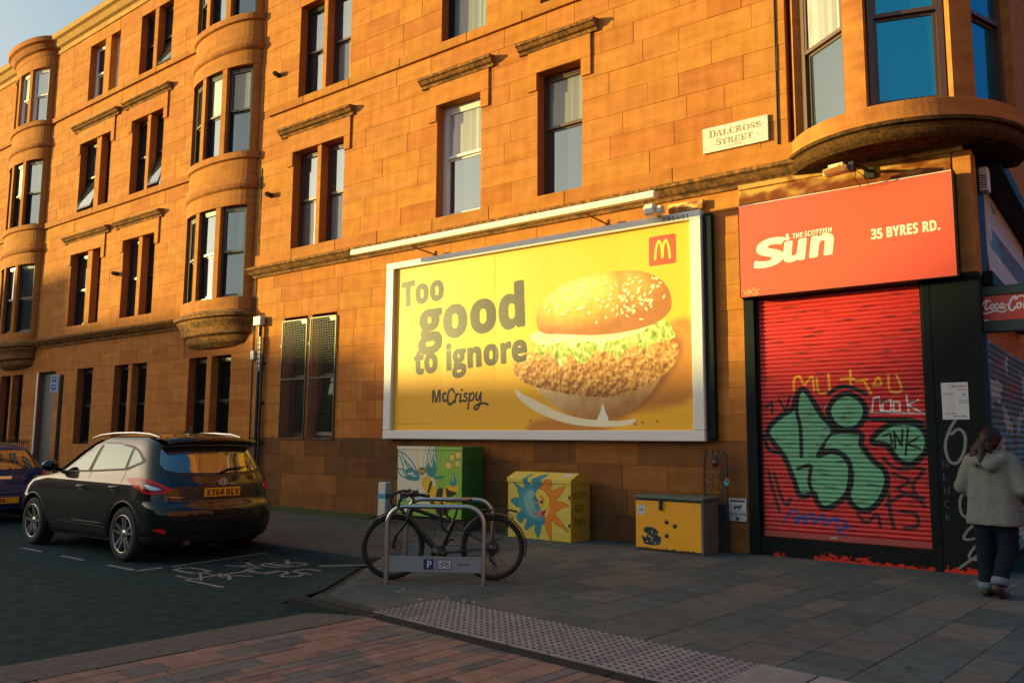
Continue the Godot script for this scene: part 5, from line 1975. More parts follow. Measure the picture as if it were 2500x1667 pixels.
func bee_cabinet() -> void:
	var c := thing("street_cabinet", "tall green and white street cabinet painted with a bee", "cabinet", Vector3(-9.49, PAVE, 0.0))
	var p := Shape.new()
	p.rbox(Vector3(-0.72, -0.02, 0.14), Vector3(0.72, 0.20, 0.60), 0.015)
	part("plinth", p.done(), M.kerb, c)
	var m := printed(bee_print(), 0.4)
	var f := Shape.new()
	f.uvquad(Vector3(-0.73, 0.20, 0.655), Vector3(0.73, 0.20, 0.655), Vector3(0.73, 1.295, 0.655), Vector3(-0.73, 1.295, 0.655), Vector2(0, 1), Vector2(1, 1), Vector2(1, 0.045), Vector2(0, 0.045))
	part("door_panel", f.done(), m, c)
	var lip := Shape.new()
	lip.uvquad(Vector3(-0.742, 1.30, 0.668), Vector3(0.742, 1.30, 0.668), Vector3(0.742, 1.352, 0.668), Vector3(-0.742, 1.352, 0.668), Vector2(0, 0.045), Vector2(1, 0.045), Vector2(1, 0.0), Vector2(0, 0.0))
	part("roof_lip", lip.done(), m, c)
	var b := Shape.new()
	b.box(Vector3(-0.73, 0.20, 0.12), Vector3(0.73, 1.297, 0.652))
	b.box(Vector3(-0.742, 1.30, 0.11), Vector3(0.742, 1.352, 0.665))
	part("casing", b.done(), paint(lin(0.018, 0.125, 0.03), 0.4), c)
	var dark := lin(0.01, 0.05, 0.016)
	for k in 3:
		text_mesh("side_writing", ["PAINTED FOR", "THE BEES BY", "YOUTH"][k], 0.03, paint(dark, 0.5), c, Vector3(0.733, 1.08 - k * 0.075, 0.50), "Droid Sans", 0.002).rotation.y = PI * 0.5


func sun_print() -> Image:
	var w := 640
	var h := 560
	var im := Image.create(w, h, false, Image.FORMAT_RGB8)
	var s := Vector2(w / 1225.0, h / 1340.0)
	var o := Vector2(24, -60) * s
	im.fill(lin(0.62, 0.46, 0.045))
	var n := FastNoiseLite.new()
	n.frequency = 0.02
	for y in range(0, h, 2):
		for x in range(0, w, 2):
			if n.get_noise_2d(x, y) > 0.1:
				im.fill_rect(Rect2i(x, y, 2, 2), lin(0.58, 0.47, 0.12))
	var ink := lin(0.06, 0.025, 0.01)
	var navy := lin(0.005, 0.09, 0.14)
	var blue := [[75, 225], [170, 270], [300, 345], [297, 160], [372, 88], [385, 200], [480, 280], [475, 150], [670, 92], [640, 200], [665, 250], [590, 325], [540, 400], [520, 470], [560, 560], [600, 690], [640, 780], [690, 860], [700, 960], [700, 1050], [655, 1090], [620, 1250], [590, 1355], [540, 1280], [512, 1200], [522, 1080], [480, 1110], [400, 1170], [350, 1222], [312, 1150], [350, 1040], [362, 960], [320, 965], [250, 1072], [198, 1040], [150, 940], [250, 800], [240, 760], [130, 722], [30, 615], [140, 550], [240, 555], [190, 470], [152, 330]]
	var orange := [[590, 325], [680, 240], [720, 168], [840, 168], [830, 370], [960, 310], [1092, 270], [1050, 380], [920, 572], [1030, 590], [1168, 655], [1050, 700], [905, 820], [960, 910], [1040, 1010], [1162, 1160], [1120, 1175], [1030, 1090], [930, 1060], [830, 970], [850, 1362], [800, 1330], [760, 1230], [710, 1040], [700, 930], [690, 860], [740, 760], [800, 640], [780, 480], [690, 370]]
	fill(im, shape_of(blue, s, o, 3), lin(0.018, 0.21, 0.28))
	fill(im, shape_of([[190, 560], [260, 420], [400, 340], [520, 420], [560, 560], [600, 690], [660, 820], [690, 960], [560, 1010], [380, 930], [250, 800], [200, 680]], s, o), lin(0.05, 0.27, 0.31))
	fill(im, shape_of([[300, 580], [340, 440], [460, 370], [520, 470], [500, 620], [520, 760], [600, 920], [470, 930], [360, 820]], s, o), lin(0.19, 0.36, 0.36))
	fill(im, shape_of(orange, s, o, 3), lin(0.70, 0.19, 0.01))
	fill(im, shape_of([[525, 470], [560, 370], [640, 340], [740, 420], [800, 560], [800, 720], [760, 860], [705, 905], [690, 860], [640, 790], [600, 690], [560, 570]], s, o), lin(0.68, 0.50, 0.04))
	for q in [blue, orange]:
		var line := smooth_line(q, 3, true)
		line.append(line[0])
		stroke(im, line, 4, navy if q == blue else ink, s, o)
	# eyes, nose and lips
	fill(im, shape_of([[485, 560], [500, 490], [540, 520], [570, 590], [540, 620], [490, 610]], s, o), lin(0.03, 0.22, 0.26))
	fill(im, shape_of([[490, 610], [540, 625], [570, 640], [530, 655]], s, o), lin(0.62, 0.25, 0.05))
	fill(im, shape_of([[620, 500], [670, 490], [690, 570], [710, 600], [670, 720], [640, 700], [650, 650], [615, 610]], s, o), lin(0.68, 0.24, 0.02))
	fill(im, shape_of([[612, 600], [645, 580], [680, 605], [650, 645], [620, 635]], s, o), lin(0.01, 0.05, 0.14))
	fill(im, shape_of([[530, 690], [570, 680], [620, 690], [615, 740], [570, 750]], s, o), lin(0.04, 0.27, 0.30))
	fill(im, shape_of([[465, 815], [540, 850], [610, 780], [660, 800], [742, 755], [690, 880], [600, 930], [520, 890]], s, o), lin(0.24, 0.03, 0.05))
	fill(im, shape_of([[500, 845], [560, 850], [610, 785], [640, 800], [650, 870], [600, 925], [540, 890]], s, o), lin(0.60, 0.20, 0.26))
	for q in [[[485, 600], [500, 490], [570, 590]], [[570, 560], [600, 690], [520, 720]], [[610, 510], [650, 488], [705, 590]], [[510, 720], [520, 740]], [[500, 850], [600, 865], [650, 850]]]:
		stroke(im, smooth_line(q, 5), 4, ink, s, o)
	im.fill_rect(Rect2i(int(575 * s.x + o.x), 60, 2, h), lin(0.10, 0.09, 0.04))
	stroke(im, [[-20, 1215], [400, 1215], [1190, 1272]], 2, lin(0.20, 0.13, 0.02), s, o)
	# worn foot
	for x in range(0, w, 4):
		var up := 3.0 + absf(n.get_noise_2d(x * 3.0, 0)) * 22.0
		im.fill_rect(Rect2i(x, h - int(up), 4, int(up)), lin(0.06, 0.06, 0.03))
	return im


func sun_cabinet() -> void:
	var c := thing("street_cabinet", "low yellow street cabinet painted with a sun and moon face", "cabinet", Vector3(-7.24, PAVE, 0.0))
	var m := printed(sun_print(), 0.42)
	var f := Shape.new()
	f.uvquad(Vector3(-0.575, 0.0, 0.655), Vector3(0.575, 0.0, 0.655), Vector3(0.575, 0.835, 0.655), Vector3(-0.575, 0.835, 0.655), Vector2(0, 1), Vector2(1, 1), Vector2(1, 0.12), Vector2(0, 0.12))
	part("door_panel", f.done(), m, c)
	var r := Shape.new()
	r.uvquad(Vector3(-0.59, 0.84, 0.67), Vector3(0.59, 0.84, 0.67), Vector3(0.59, 0.895, 0.67), Vector3(-0.59, 0.895, 0.67), Vector2(0, 0.12), Vector2(1, 0.12), Vector2(1, 0.068), Vector2(0, 0.068))
	r.uvquad(Vector3(-0.59, 0.895, 0.67), Vector3(0.59, 0.895, 0.67), Vector3(0.59, 0.99, 0.44), Vector3(-0.59, 0.99, 0.44), Vector2(0, 0.068), Vector2(1, 0.068), Vector2(1, 0.0), Vector2(0, 0.0))
	part("roof", r.done(), m, c)
	var side := paint(lin(0.36, 0.28, 0.03), 0.5)
	var b := Shape.new()
	b.box(Vector3(-0.575, 0.0, 0.14), Vector3(0.575, 0.835, 0.652))
	var prof := [Vector2(0.668, 0.838), Vector2(0.668, 0.893), Vector2(0.44, 0.987), Vector2(0.40, 0.987), Vector2(0.13, 0.90), Vector2(0.13, 0.838), Vector2(0.668, 0.838)]
	b.along_x(prof, -0.588, 0.588)
	part("casing", b.done(), side, c)
	var ink := paint(lin(0.07, 0.035, 0.008), 0.6)
	for k in 3:
		var t := text_mesh("side_writing", ["YOU'VE", "GOT", "THIS"][k], 0.10, ink, c, Vector3(0.577, 0.62 - k * 0.19, [0.62, 0.56, 0.59][k]), "Droid Sans", 0.002, [0.40, 0.26, 0.32][k])
		t.rotation.y = PI * 0.5
	for y in [0.22, 0.62]:
		var hg := Shape.new()
		hg.box(Vector3(0.545, y, 0.656), Vector3(0.565, y + 0.05, 0.672))
		part("hinge", hg.done(), M.iron, c)
	var lb := Shape.new()
	lb.quad(Vector3(0.36, 0.936, 0.575), Vector3(0.52, 0.936, 0.575), Vector3(0.52, 0.972, 0.487), Vector3(0.36, 0.972, 0.487))
	part("label", lb.done(), M.grey_plastic, c)


func grit_print() -> Image:
	var w := 500
	var h := 350
	var im := Image.create(w, h, false, Image.FORMAT_RGB8)
	im.fill(lin(0.74, 0.34, 0.015))
	var n := FastNoiseLite.new()
	n.frequency = 0.05
	for x in range(0, w, 3):
		var up := 4.0 + absf(n.get_noise_2d(x, 0)) * 26.0
		im.fill_rect(Rect2i(x, h - int(up), 3, int(up)), lin(0.015, 0.02, 0.02))
	var s := Vector2(w / 595.0, h / 500.0)
	var o := Vector2(-1272, -487) * s
	# the black patch with leaves on it
	fill(im, shape_of([[1345, 790], [1370, 760], [1440, 765], [1480, 800], [1480, 840], [1505, 860], [1500, 920], [1450, 945], [1370, 940], [1345, 920], [1325, 850], [1360, 870], [1375, 830], [1350, 810]], s, o, 4), lin(0.012, 0.03, 0.035))
	var r := RandomNumberGenerator.new()
	r.seed = 4
	for k in 18:
		var c := [r.randf_range(1360, 1490), r.randf_range(790, 930)]
		if c[0] < 1375 and c[1] > 800 and c[1] < 870:
			continue
		fill(im, shape_of([[c[0] - 8, c[1]], [c[0], c[1] - 7], [c[0] + 9, c[1] + 1], [c[0], c[1] + 8]], s, o), [lin(0.45, 0.30, 0.06), lin(0.06, 0.20, 0.16), lin(0.42, 0.40, 0.25)][k % 3])
	letters(im, "w.s.k", Vector2(45, 38), 12, lin(0.20, 0.07, 0.01), "Droid Sans")
	letters(im, "v.2", Vector2(440, 48), 14, lin(0.20, 0.07, 0.01), "Droid Sans")
	return im


func grit_box() -> void:
	var c := thing("storage_box", "orange fronted metal storage box with grey lid against the wall", "box", Vector3(-5.14, PAVE, 0.0))
	var b := Shape.new()
	b.rbox(Vector3(-0.50, 0.0, 0.10), Vector3(0.505, 0.685, 0.575), 0.008)
	b.rbox(Vector3(0.475, 0.0, 0.575), Vector3(0.505, 0.69, 0.60), 0.004)
	part("casing", b.done(), M.dull_green, c)
	var f := Shape.new()
	f.uvquad(Vector3(-0.495, 0.02, 0.592), Vector3(0.47, 0.02, 0.592), Vector3(0.47, 0.665, 0.592), Vector3(-0.495, 0.665, 0.592), Vector2(0, 1), Vector2(1, 1), Vector2(1, 0), Vector2(0, 0))
	f.uvquad(Vector3(0.47, 0.02, 0.577), Vector3(0.47, 0.02, 0.592), Vector3(0.47, 0.665, 0.592), Vector3(0.47, 0.665, 0.577), Vector2(1, 1), Vector2(1, 1), Vector2(1, 0), Vector2(1, 0))
	f.uvquad(Vector3(-0.495, 0.665, 0.592), Vector3(0.47, 0.665, 0.592), Vector3(0.47, 0.665, 0.577), Vector3(-0.495, 0.665, 0.577), Vector2(0.5, 0.3), Vector2(0.6, 0.3), Vector2(0.6, 0.3), Vector2(0.5, 0.3))
	part("front_panel", f.done(), printed(grit_print(), 0.4), c)
	var l := Shape.new()
	l.rbox(Vector3(-0.52, 0.69, 0.09), Vector3(0.52, 0.735, 0.625), 0.01)
	part("lid", l.done(), M.dull_green, c)
	var h := Shape.new()
	h.rbox(Vector3(-0.125, 0.60, 0.594), Vector3(-0.085, 0.715, 0.632), 0.006)
	h.rbox(Vector3(-0.135, 0.545, 0.594), Vector3(-0.08, 0.60, 0.625), 0.01)
	part("latch", h.done(), M.iron, c)
	for p in [[-0.03, 0.395], [0.09, 0.35], [-0.03, 0.215]]:
		var k := Shape.new(true)
		k.t = Transform3D(Basis(Vector3.RIGHT, PI * 0.5), Vector3(p[0], p[1], 0.592))
		k.lathe([Vector2(0.0, 0.012), Vector2(0.022, 0.010), Vector2(0.032, 0.0)], 12)
		part("bolt", k.done(), M.iron, c)
	var st := Shape.new()
	st.box(Vector3(-0.47, 0.475, 0.5925), Vector3(-0.345, 0.60, 0.594))
	var sticker := part("sticker", st.done(), paint(lin(0.42, 0.46, 0.48), 0.5), c)
	text_mesh("print", "eat", 0.03, M.iron, sticker, Vector3(-0.44, 0.525, 0.595), "Droid Sans Bold", 0.001)


func iron_gate() -> void:
	var g := thing("iron_gate", "narrow black wrought iron gate leaf beside the orange box", "gate", Vector3(-4.66, PAVE, 0.12))
	var f := Shape.new()
	for x in [-0.165, 0.155]:
		f.box(Vector3(x - 0.013, 0.0, -0.013), Vector3(x + 0.013, 1.30, 0.013))
	for y in [0.04, 0.62, 1.10, 1.27]:
		f.box(Vector3(-0.152, y - 0.012, -0.012), Vector3(0.142, y + 0.012, 0.012))
	f.box(Vector3(0.168, 1.085, -0.01), Vector3(0.30, 1.105, 0.01))
	part("frame", f.done(), M.iron, g)
	for k in 5:
		var b := Shape.new(true)
		var x := -0.11 + k * 0.053
		b.tube([Vector3(x, 0.05, 0), Vector3(x, 0.61, 0)], 0.008, 6)
		part("bar", b.done(), M.iron, g)
	for k in 4:
		var s := Shape.new(true)
		var x := -0.125 + k * 0.082
		s.tube([Vector3(x, 1.28, 0), Vector3(x, 1.32, 0), Vector3(x, 1.345, 0), Vector3(x, 1.375, 0)], [0.009, 0.008, 0.017, 0.002], 8)
		part("finial", s.done(), M.iron, g)
	for side in [-1.0, 1.0]:
		for k in 3:
			var c := Shape.new(true)
			var path := []
			for i in 22:
				var a := i * 0.36
				var r := 0.062 - i * 0.0022
				path.append(Vector3(-0.005 + side * (0.075 + cos(a) * r * 0.9), 0.72 + k * 0.135 + sin(a) * r * 1.15, 0.0))
			c.tube(path, 0.008, 6)
			part("scroll", c.done(), M.iron, g)
	var core := Shape.new(true)
	core.t = Transform3D(Basis(Vector3.RIGHT, PI * 0.5), Vector3(-0.005, 1.185, 0))
	core.lathe([Vector2(0, 0.016), Vector2(0.04, 0.012), Vector2(0.055, 0.0), Vector2(0.04, -0.012), Vector2(0, -0.016)], 12)
	part("boss", core.done(), M.iron, g)
	# leafy plate closing the lower half
	var p := Shape.new()
	p.box(Vector3(-0.152, 0.052, -0.008), Vector3(0.142, 0.608, -0.003))
	part("kick_plate", p.done(), M.iron, g)
	var k2 := thing("padlock", "blue padlock hanging on the iron gate", "padlock", Vector3(-4.49, PAVE + 0.93, 0.15))
	var pb := Shape.new()
	pb.rbox(Vector3(-0.035, -0.05, -0.014), Vector3(0.035, 0.012, 0.014), 0.008)
	part("case", pb.done(), paint(lin(0.05, 0.22, 0.30), 0.35), k2).rotation.z = -0.3
	var sh := Shape.new(true)
	var arc := []
	for i in 9:
		var a := PI * i / 8
		arc.append(Vector3(cos(a) * 0.022, 0.012 + sin(a) * 0.03, 0))
	sh.tube(arc, 0.005, 6)
	part("shackle", sh.done(), M.steel, k2).rotation.z = -0.3


func small_plates() -> void:
	var d := thing("wall_notice", "small white dog parking notice on the pier beside the gate", "notice", Vector3(-4.40, 0.665, 0.012))
	var im := Image.create(160, 200, false, Image.FORMAT_RGB8)
	im.fill(lin(0.42, 0.45, 0.46))
	im.fill_rect(Rect2i(8, 12, 144, 22), lin(0.07, 0.08, 0.10))
	var ink := lin(0.03, 0.04, 0.045)
	fill(im, shape_of([[40, 78], [60, 66], [100, 64], [112, 50], [122, 58], [118, 72], [104, 84], [100, 106], [92, 106], [90, 88], [62, 90], [56, 108], [48, 106], [50, 88]], Vector2.ONE, Vector2.ZERO, 4), ink)
	letters(im, "DOG PARK", Vector2(10, 150), 24, ink)
	im.fill_rect(Rect2i(60, 165, 34, 30), ink)
	var s := Shape.new()
	s.uvquad(Vector3(-0.12, -0.15, 0.012), Vector3(0.12, -0.15, 0.012), Vector3(0.12, 0.15, 0.012), Vector3(-0.12, 0.15, 0.012), Vector2(0, 1), Vector2(1, 1), Vector2(1, 0), Vector2(0, 0))
	part("face", s.done(), printed(im, 0.5), d)
	var bk := Shape.new()
	bk.box(Vector3(-0.12, -0.15, -0.01), Vector3(0.12, 0.15, 0.011))
	part("board", bk.done(), M.grey_plastic, d)

	var n := thing("paper_notice", "white printed paper pasted on the black pilaster", "notice", Vector3(-1.72, 2.065, 0.032))
	var pm := Image.create(150, 220, false, Image.FORMAT_RGB8)
	pm.fill(lin(0.42, 0.43, 0.46))
	var grey := lin(0.05, 0.05, 0.06)
	letters(pm, "Takeaway", Vector2(52, 28), 13, grey)
	letters(pm, "Offers", Vector2(92, 50), 12, lin(0.40, 0.04, 0.05))
	letters(pm, "2 for 1", Vector2(10, 74), 12, grey)
	letters(pm, "99p", Vector2(112, 78), 10, grey)
	letters(pm, "CALL IN", Vector2(96, 112), 9, grey)
	letters(pm, "OR PHONE", Vector2(96, 126), 8, grey)
	letters(pm, "open late", Vector2(14, 190), 10, lin(0.40, 0.05, 0.06))
	letters(pm, "every day", Vector2(66, 206), 10, grey)
	var ps := Shape.new()
	for i in 4:
		var a := -0.14 + 0.07 * i
		var za := 0.003 + 0.003 * sin(i * 2.1)
		var zb := 0.003 + 0.003 * sin((i + 1) * 2.1)
		ps.uvquad(Vector3(a, -0.215, za), Vector3(a + 0.07, -0.215, zb), Vector3(a + 0.07, 0.215, zb), Vector3(a, 0.215, za), Vector2(i * 0.25, 1), Vector2(i * 0.25 + 0.25, 1), Vector2(i * 0.25 + 0.25, 0), Vector2(i * 0.25, 0))
	part("paper", ps.done(), printed(pm, 0.7), n)

	var pl := thing("street_nameplate", "weathered cream street nameplate high on the corner wall", "nameplate", Vector3(-4.30, 5.865, 0.0))
	var pb := Shape.new()
	pb.rbox(Vector3(-0.48, -0.185, 0.004), Vector3(0.48, 0.185, 0.04), 0.006)
	part("plate", pb.done(), M.plate_cream, pl)
	var worn: Material = M.worn_ink
	text_mesh("lettering", "D", 0.105, worn, pl, Vector3(-0.385, 0.03, 0.0405), "Droid Serif Bold", 0.002)
	text_mesh("lettering", "ALCROSS", 0.085, worn, pl, Vector3(-0.285, 0.03, 0.0405), "Droid Serif Bold", 0.002, 0.66)
	text_mesh("lettering", "S", 0.105, worn, pl, Vector3(-0.28, -0.105, 0.0405), "Droid Serif Bold", 0.002)
	text_mesh("lettering", "TREET", 0.085, worn, pl, Vector3(-0.20, -0.105, 0.0405), "Droid Serif Bold", 0.002, 0.46)
	text_mesh("lettering", "GLASGOW", 0.028, worn, pl, Vector3(-0.10, -0.155, 0.0405), "Droid Serif", 0.001, 0.20)


func wall_fittings() -> void:
	var f := thing("floodlight", "weathered square floodlight on an arm above the red sign", "floodlight", Vector3(-2.80, 4.93, 0.50))
	var h := Shape.new()
	h.rbox(Vector3(-0.16, -0.055, -0.10), Vector3(0.14, 0.03, 0.10), 0.015)
	h.rbox(Vector3(-0.10, 0.03, -0.06), Vector3(0.09, 0.075, 0.05), 0.012)
	var hd := part("head", h.done(), M.rusty_cream, f)
	hd.rotation = Vector3(0.15, 0.0, 0.06)
	var lens := Shape.new()
	lens.box(Vector3(-0.135, -0.045, 0.101), Vector3(0.115, 0.018, 0.104))
	part("lens", lens.done(), M.varnish_pale, hd)
	var arm := Shape.new(true)
	arm.tube([Vector3(0.16, 0.0, 0.0), Vector3(0.24, 0.02, -0.1), Vector3(0.26, 0.05, -0.44)], 0.022, 8)
	arm.soft(false)
	arm.box(Vector3(0.14, -0.05, -0.06), Vector3(0.20, 0.06, 0.05))
	arm.box(Vector3(0.20, -0.04, -0.455), Vector3(0.32, 0.10, -0.43))
	part("arm", arm.done(), M.iron, f)
	for k in 2:
		var c := Shape.new(true)
		c.tube([Vector3(0.2, -0.03, -0.05), Vector3(0.17 + k * 0.12, -0.12, -0.1), Vector3(0.20 + k * 0.10, -0.19, -0.26 + k * 0.03)], 0.005, 5)
		part("cable", c.done(), M.iron, f)

	# cable boxes and pipes at the joint between the two tenements
	var j := thing("junction_box", "upper pale junction box on the joint between the tenements", "junction box", Vector3(-15.15, 4.10, 0.0))
	var jb := Shape.new()
	jb.rbox(Vector3(-0.16, -0.10, 0.012), Vector3(0.10, 0.10, 0.14), 0.012)
	part("casing", jb.done(), M.grey_plastic, j)
	var j2 := thing("junction_box", "lower small junction box beside the black pipes", "junction box", Vector3(-15.36, 3.36, 0.0))
	var jb2 := Shape.new()
	jb2.rbox(Vector3(-0.08, -0.10, 0.012), Vector3(0.05, 0.10, 0.09), 0.01)
	part("casing", jb2.done(), M.grey_plastic, j2)
	for k in 2:
		var p := thing("wall_pipe", ["thicker black pipe down the tenement joint", "thinner black pipe close beside the thicker one"][k], "pipe", Vector3(-15.14 + k * 0.11, 0.1, 0.07))
		var s := Shape.new(true)
		s.tube([Vector3(0, 0, 0), Vector3(0, 3.88 - k * 0.62, 0)], 0.042 - k * 0.016, 10)
		part("pipe", s.done(), M.iron, p)
		for i in 4:
			var c := Shape.new()
			var y := 0.5 + i * 0.85
			c.box(Vector3(-0.055, y, -0.06), Vector3(0.055, y + 0.04, 0.0))
			part("clip", c.done(), M.iron, p)
	var bc := thing("cable_clip_rail", "row of white cable clips at the pipe head", "bracket", Vector3(-15.08, 3.0, 0.09))
	var bs := Shape.new()
	bs.box(Vector3(-0.012, 0.0, 0.0), Vector3(0.012, 0.75, 0.02))
	for k in 6:
		bs.box(Vector3(-0.05, 0.1 + k * 0.1, 0.02), Vector3(0.05, 0.12 + k * 0.1, 0.03))
	part("rail", bs.done(), M.grey_plastic, bc)
	var says := ["dark bracket stub below the upper paired windows", "dark bracket stub beside the middle paired windows", "small dark vent cap on the street wall"]
	var k3 := 0
	for q in [[-14.94, 9.67], [-15.04, 6.91], [-21.74, 5.93]]:
		var v := thing("wall_stub", says[k3], "bracket", Vector3(q[0], q[1], 0.0), 0.0, "stubs on the wall")
		k3 += 1
		var s := Shape.new(true)
		s.tube([Vector3(0, 0, 0.002), Vector3(0.01, 0.0, 0.07), Vector3(0.03, 0.0, 0.12), Vector3(0.05, -0.01, 0.16)], [0.06, 0.055, 0.06, 0.045], 10)
		part("stub", s.done(), M.iron, v)
	var cables := [["thin black cable hanging beside the street nameplate", [Vector3(-3.70, 5.60, 0.012), Vector3(-3.695, 6.6, 0.014), Vector3(-3.69, 8.6, 0.012)]], ["thin dark cable running down the tenement joint", [Vector3(-15.44, 0.4, 0.012), Vector3(-15.455, 4.0, 0.014), Vector3(-15.43, 6.0, 0.014), Vector3(-15.41, 7.6, 0.013)]], ["cable dropping from the billboard to the white post", [Vector3(-10.62, 1.6, 0.02), Vector3(-10.66, 1.1, 0.02), Vector3(-10.80, 0.78, 0.25)]]]
	for q in cables:
		var c := thing("wall_cable", q[0], "cable", Vector3.ZERO, 0.0, "cables on the wall")
		var s := Shape.new(true)
		s.tube(q[1], 0.011, 6)
		part("cable", s.done(), M.iron, c)
	var wp := thing("white_post", "short white post with a blue band left of the bee cabinet", "post", Vector3(-10.84, PAVE, 0.35))
	var ws := Shape.new()
	ws.rbox(Vector3(-0.10, 0.0, -0.08), Vector3(0.10, 0.70, 0.08), 0.015)
	part("post_body", ws.done(), M.grey_plastic, wp)
	var bb := Shape.new()
	bb.box(Vector3(-0.103, 0.42, -0.083), Vector3(0.103, 0.50, 0.083))
	part("band", bb.done(), paint(lin(0.03, 0.20, 0.36), 0.5), wp)


# ---------------------------------------------------------------- things standing along the street
func parking_sign() -> void:
	var p := thing("parking_sign", "parking restriction sign on a black pole behind the parked cars", "sign", Vector3(-17.74, PAVE, 3.0))
	var s := Shape.new(true)
	s.tube([Vector3(0, 0, 0), Vector3(0, 2.74, 0)], 0.045, 10)
	part("pole", s.done(), M.iron, p)
	var im := Image.create(96, 132, false, Image.FORMAT_RGB8)
	im.fill(lin(0.60, 0.62, 0.62))
	for y in [10, 74]:
		im.fill_rect(Rect2i(8, y, 36, 46), lin(0.02, 0.10, 0.42))
		letters(im, "P", Vector2(16, y + 36), 26, lin(0.75, 0.75, 0.75))
	for k in 8:
		im.fill_rect(Rect2i(52, 14 + k * 14, 34 - (k % 3) * 6, 5), lin(0.08, 0.08, 0.08))
	var f := Shape.new()
	f.uvquad(Vector3(-0.125, -0.17, 0.006), Vector3(0.125, -0.17, 0.006), Vector3(0.125, 0.17, 0.006), Vector3(-0.125, 0.17, 0.006), Vector2(0, 1), Vector2(1, 1), Vector2(1, 0), Vector2(0, 0))
	var o := part("plate_face", f.done(), printed(im, 0.5), p, Vector3(-0.09, 2.56, 0.05))
	o.rotation.y = deg_to_rad(35)
	var b := Shape.new()
	b.box(Vector3(-0.125, -0.17, 0.0), Vector3(0.125, 0.17, 0.005))
	var ob := part("plate", b.done(), M.grey_plastic, p, Vector3(-0.09, 2.56, 0.05))
	ob.rotation.y = deg_to_rad(35)


func railing() -> void:
	var r := thing("iron_railing", "black spiked iron railing in front of the close door", "railing", Vector3(-27.6, PAVE, 0.9))
	var s := Shape.new()
	for y in [0.25, 1.15]:
		s.box(Vector3(0, y, -0.02), Vector3(3.4, y + 0.04, 0.02))
	part("rail", s.done(), M.iron, r)
	for k in 24:
		var b := Shape.new(true)
		var x := 0.05 + k * 0.143
		b.tube([Vector3(x, 0, 0), Vector3(x, 1.26, 0), Vector3(x, 1.30, 0), Vector3(x, 1.40, 0)], [0.011, 0.011, 0.022, 0.002], 6)
		part("baluster", b.done(), M.iron, r)


func stand_print() -> Image:
	var w := 512
	var h := 86
	var im := Image.create(w, h, false, Image.FORMAT_RGB8)
	var n := FastNoiseLite.new()
	n.frequency = 0.06
	for y in h:
		for x in w:
			var v := 0.5 + 0.5 * n.get_noise_2d(x, y)
			im.set_pixel(x, y, lin(0.17, 0.20, 0.21).lerp(lin(0.25, 0.275, 0.285), v))
	im.fill_rect(Rect2i(194, 14, 56, 58), lin(0.01, 0.025, 0.12))
	letters(im, "P", Vector2(209, 62), 38, lin(0.55, 0.58, 0.60))
	im.fill_rect(Rect2i(268, 14, 82, 58), lin(0.015, 0.03, 0.06))
	im.fill_rect(Rect2i(273, 19, 72, 48), lin(0.42, 0.45, 0.47))
	var ink := lin(0.012, 0.02, 0.03)
	for c in [[290, 49], [327, 49]]:
		var ring := []
		for k in 17:
			ring.append([c[0] + sin(TAU * k / 16) * 10, c[1] + cos(TAU * k / 16) * 10])
		stroke(im, ring, 3.5, ink)
	stroke(im, [[290, 49], [300, 32], [320, 32], [309, 49], [300, 32]], 3, ink)
	stroke(im, [[327, 49], [319, 27], [326, 25]], 3, ink)
	stroke(im, [[309, 49], [299, 28], [294, 28], [304, 28]], 3, ink)
	stroke(im, smooth_line([[380, 44], [386, 36], [392, 48], [398, 36], [406, 48], [412, 34], [420, 48], [428, 38], [434, 48], [442, 36], [448, 46]], 4), 5, lin(0.09, 0.10, 0.03))
	return im


func bike_stand(label: String, left: Vector3, right: Vector3, prints: bool) -> void:
	var st := thing("bike_stand", label, "bike stand", (left + right) * 0.5, -atan2(right.z - left.z, right.x - left.x), "steel bicycle stands")
	var half := left.distance_to(right) * 0.5
	var r := 0.19
	var top := 0.79
	var path := [Vector3(-half, -0.05, 0), Vector3(-half, top - r, 0)]
	for k in range(1, 9):
		var a := PI * 0.5 * k / 8
		path.append(Vector3(-half + r - cos(a) * r, top - r + sin(a) * r, 0))
	for k in range(0, 9):
		var a := PI * 0.5 * k / 8
		path.append(Vector3(half - r + sin(a) * r, top - r + cos(a) * r, 0))
	path.append(Vector3(half, -0.05, 0))
	var s := Shape.new(true)
	s.tube(path, 0.025, 14)
	part("hoop", s.done(), M.steel, st)
	var p := Shape.new()
	p.box(Vector3(-half + 0.02, 0.125, -0.004), Vector3(half - 0.02, 0.285, 0.003))
	part("plate", p.done(), M.zinc, st)
	if prints:
		var f := Shape.new()
		f.uvquad(Vector3(-half + 0.024, 0.126, 0.0042), Vector3(half - 0.024, 0.126, 0.0042), Vector3(half - 0.024, 0.284, 0.0042), Vector3(-half + 0.024, 0.284, 0.0042), Vector2(0, 1), Vector2(1, 1), Vector2(1, 0), Vector2(0, 0))
		part("plate_print", f.done(), printed(stand_print(), 0.5), st)


func ring_path(c: Vector3, r: float, n := 36, from := 0.0, to := TAU) -> Array:
	var out := []
	for k in n:
		var a := from + (to - from) * k / (n if absf(to - from - TAU) < 0.001 else n - 1)
		out.append(c + Vector3(cos(a), sin(a), 0) * r)
	return out


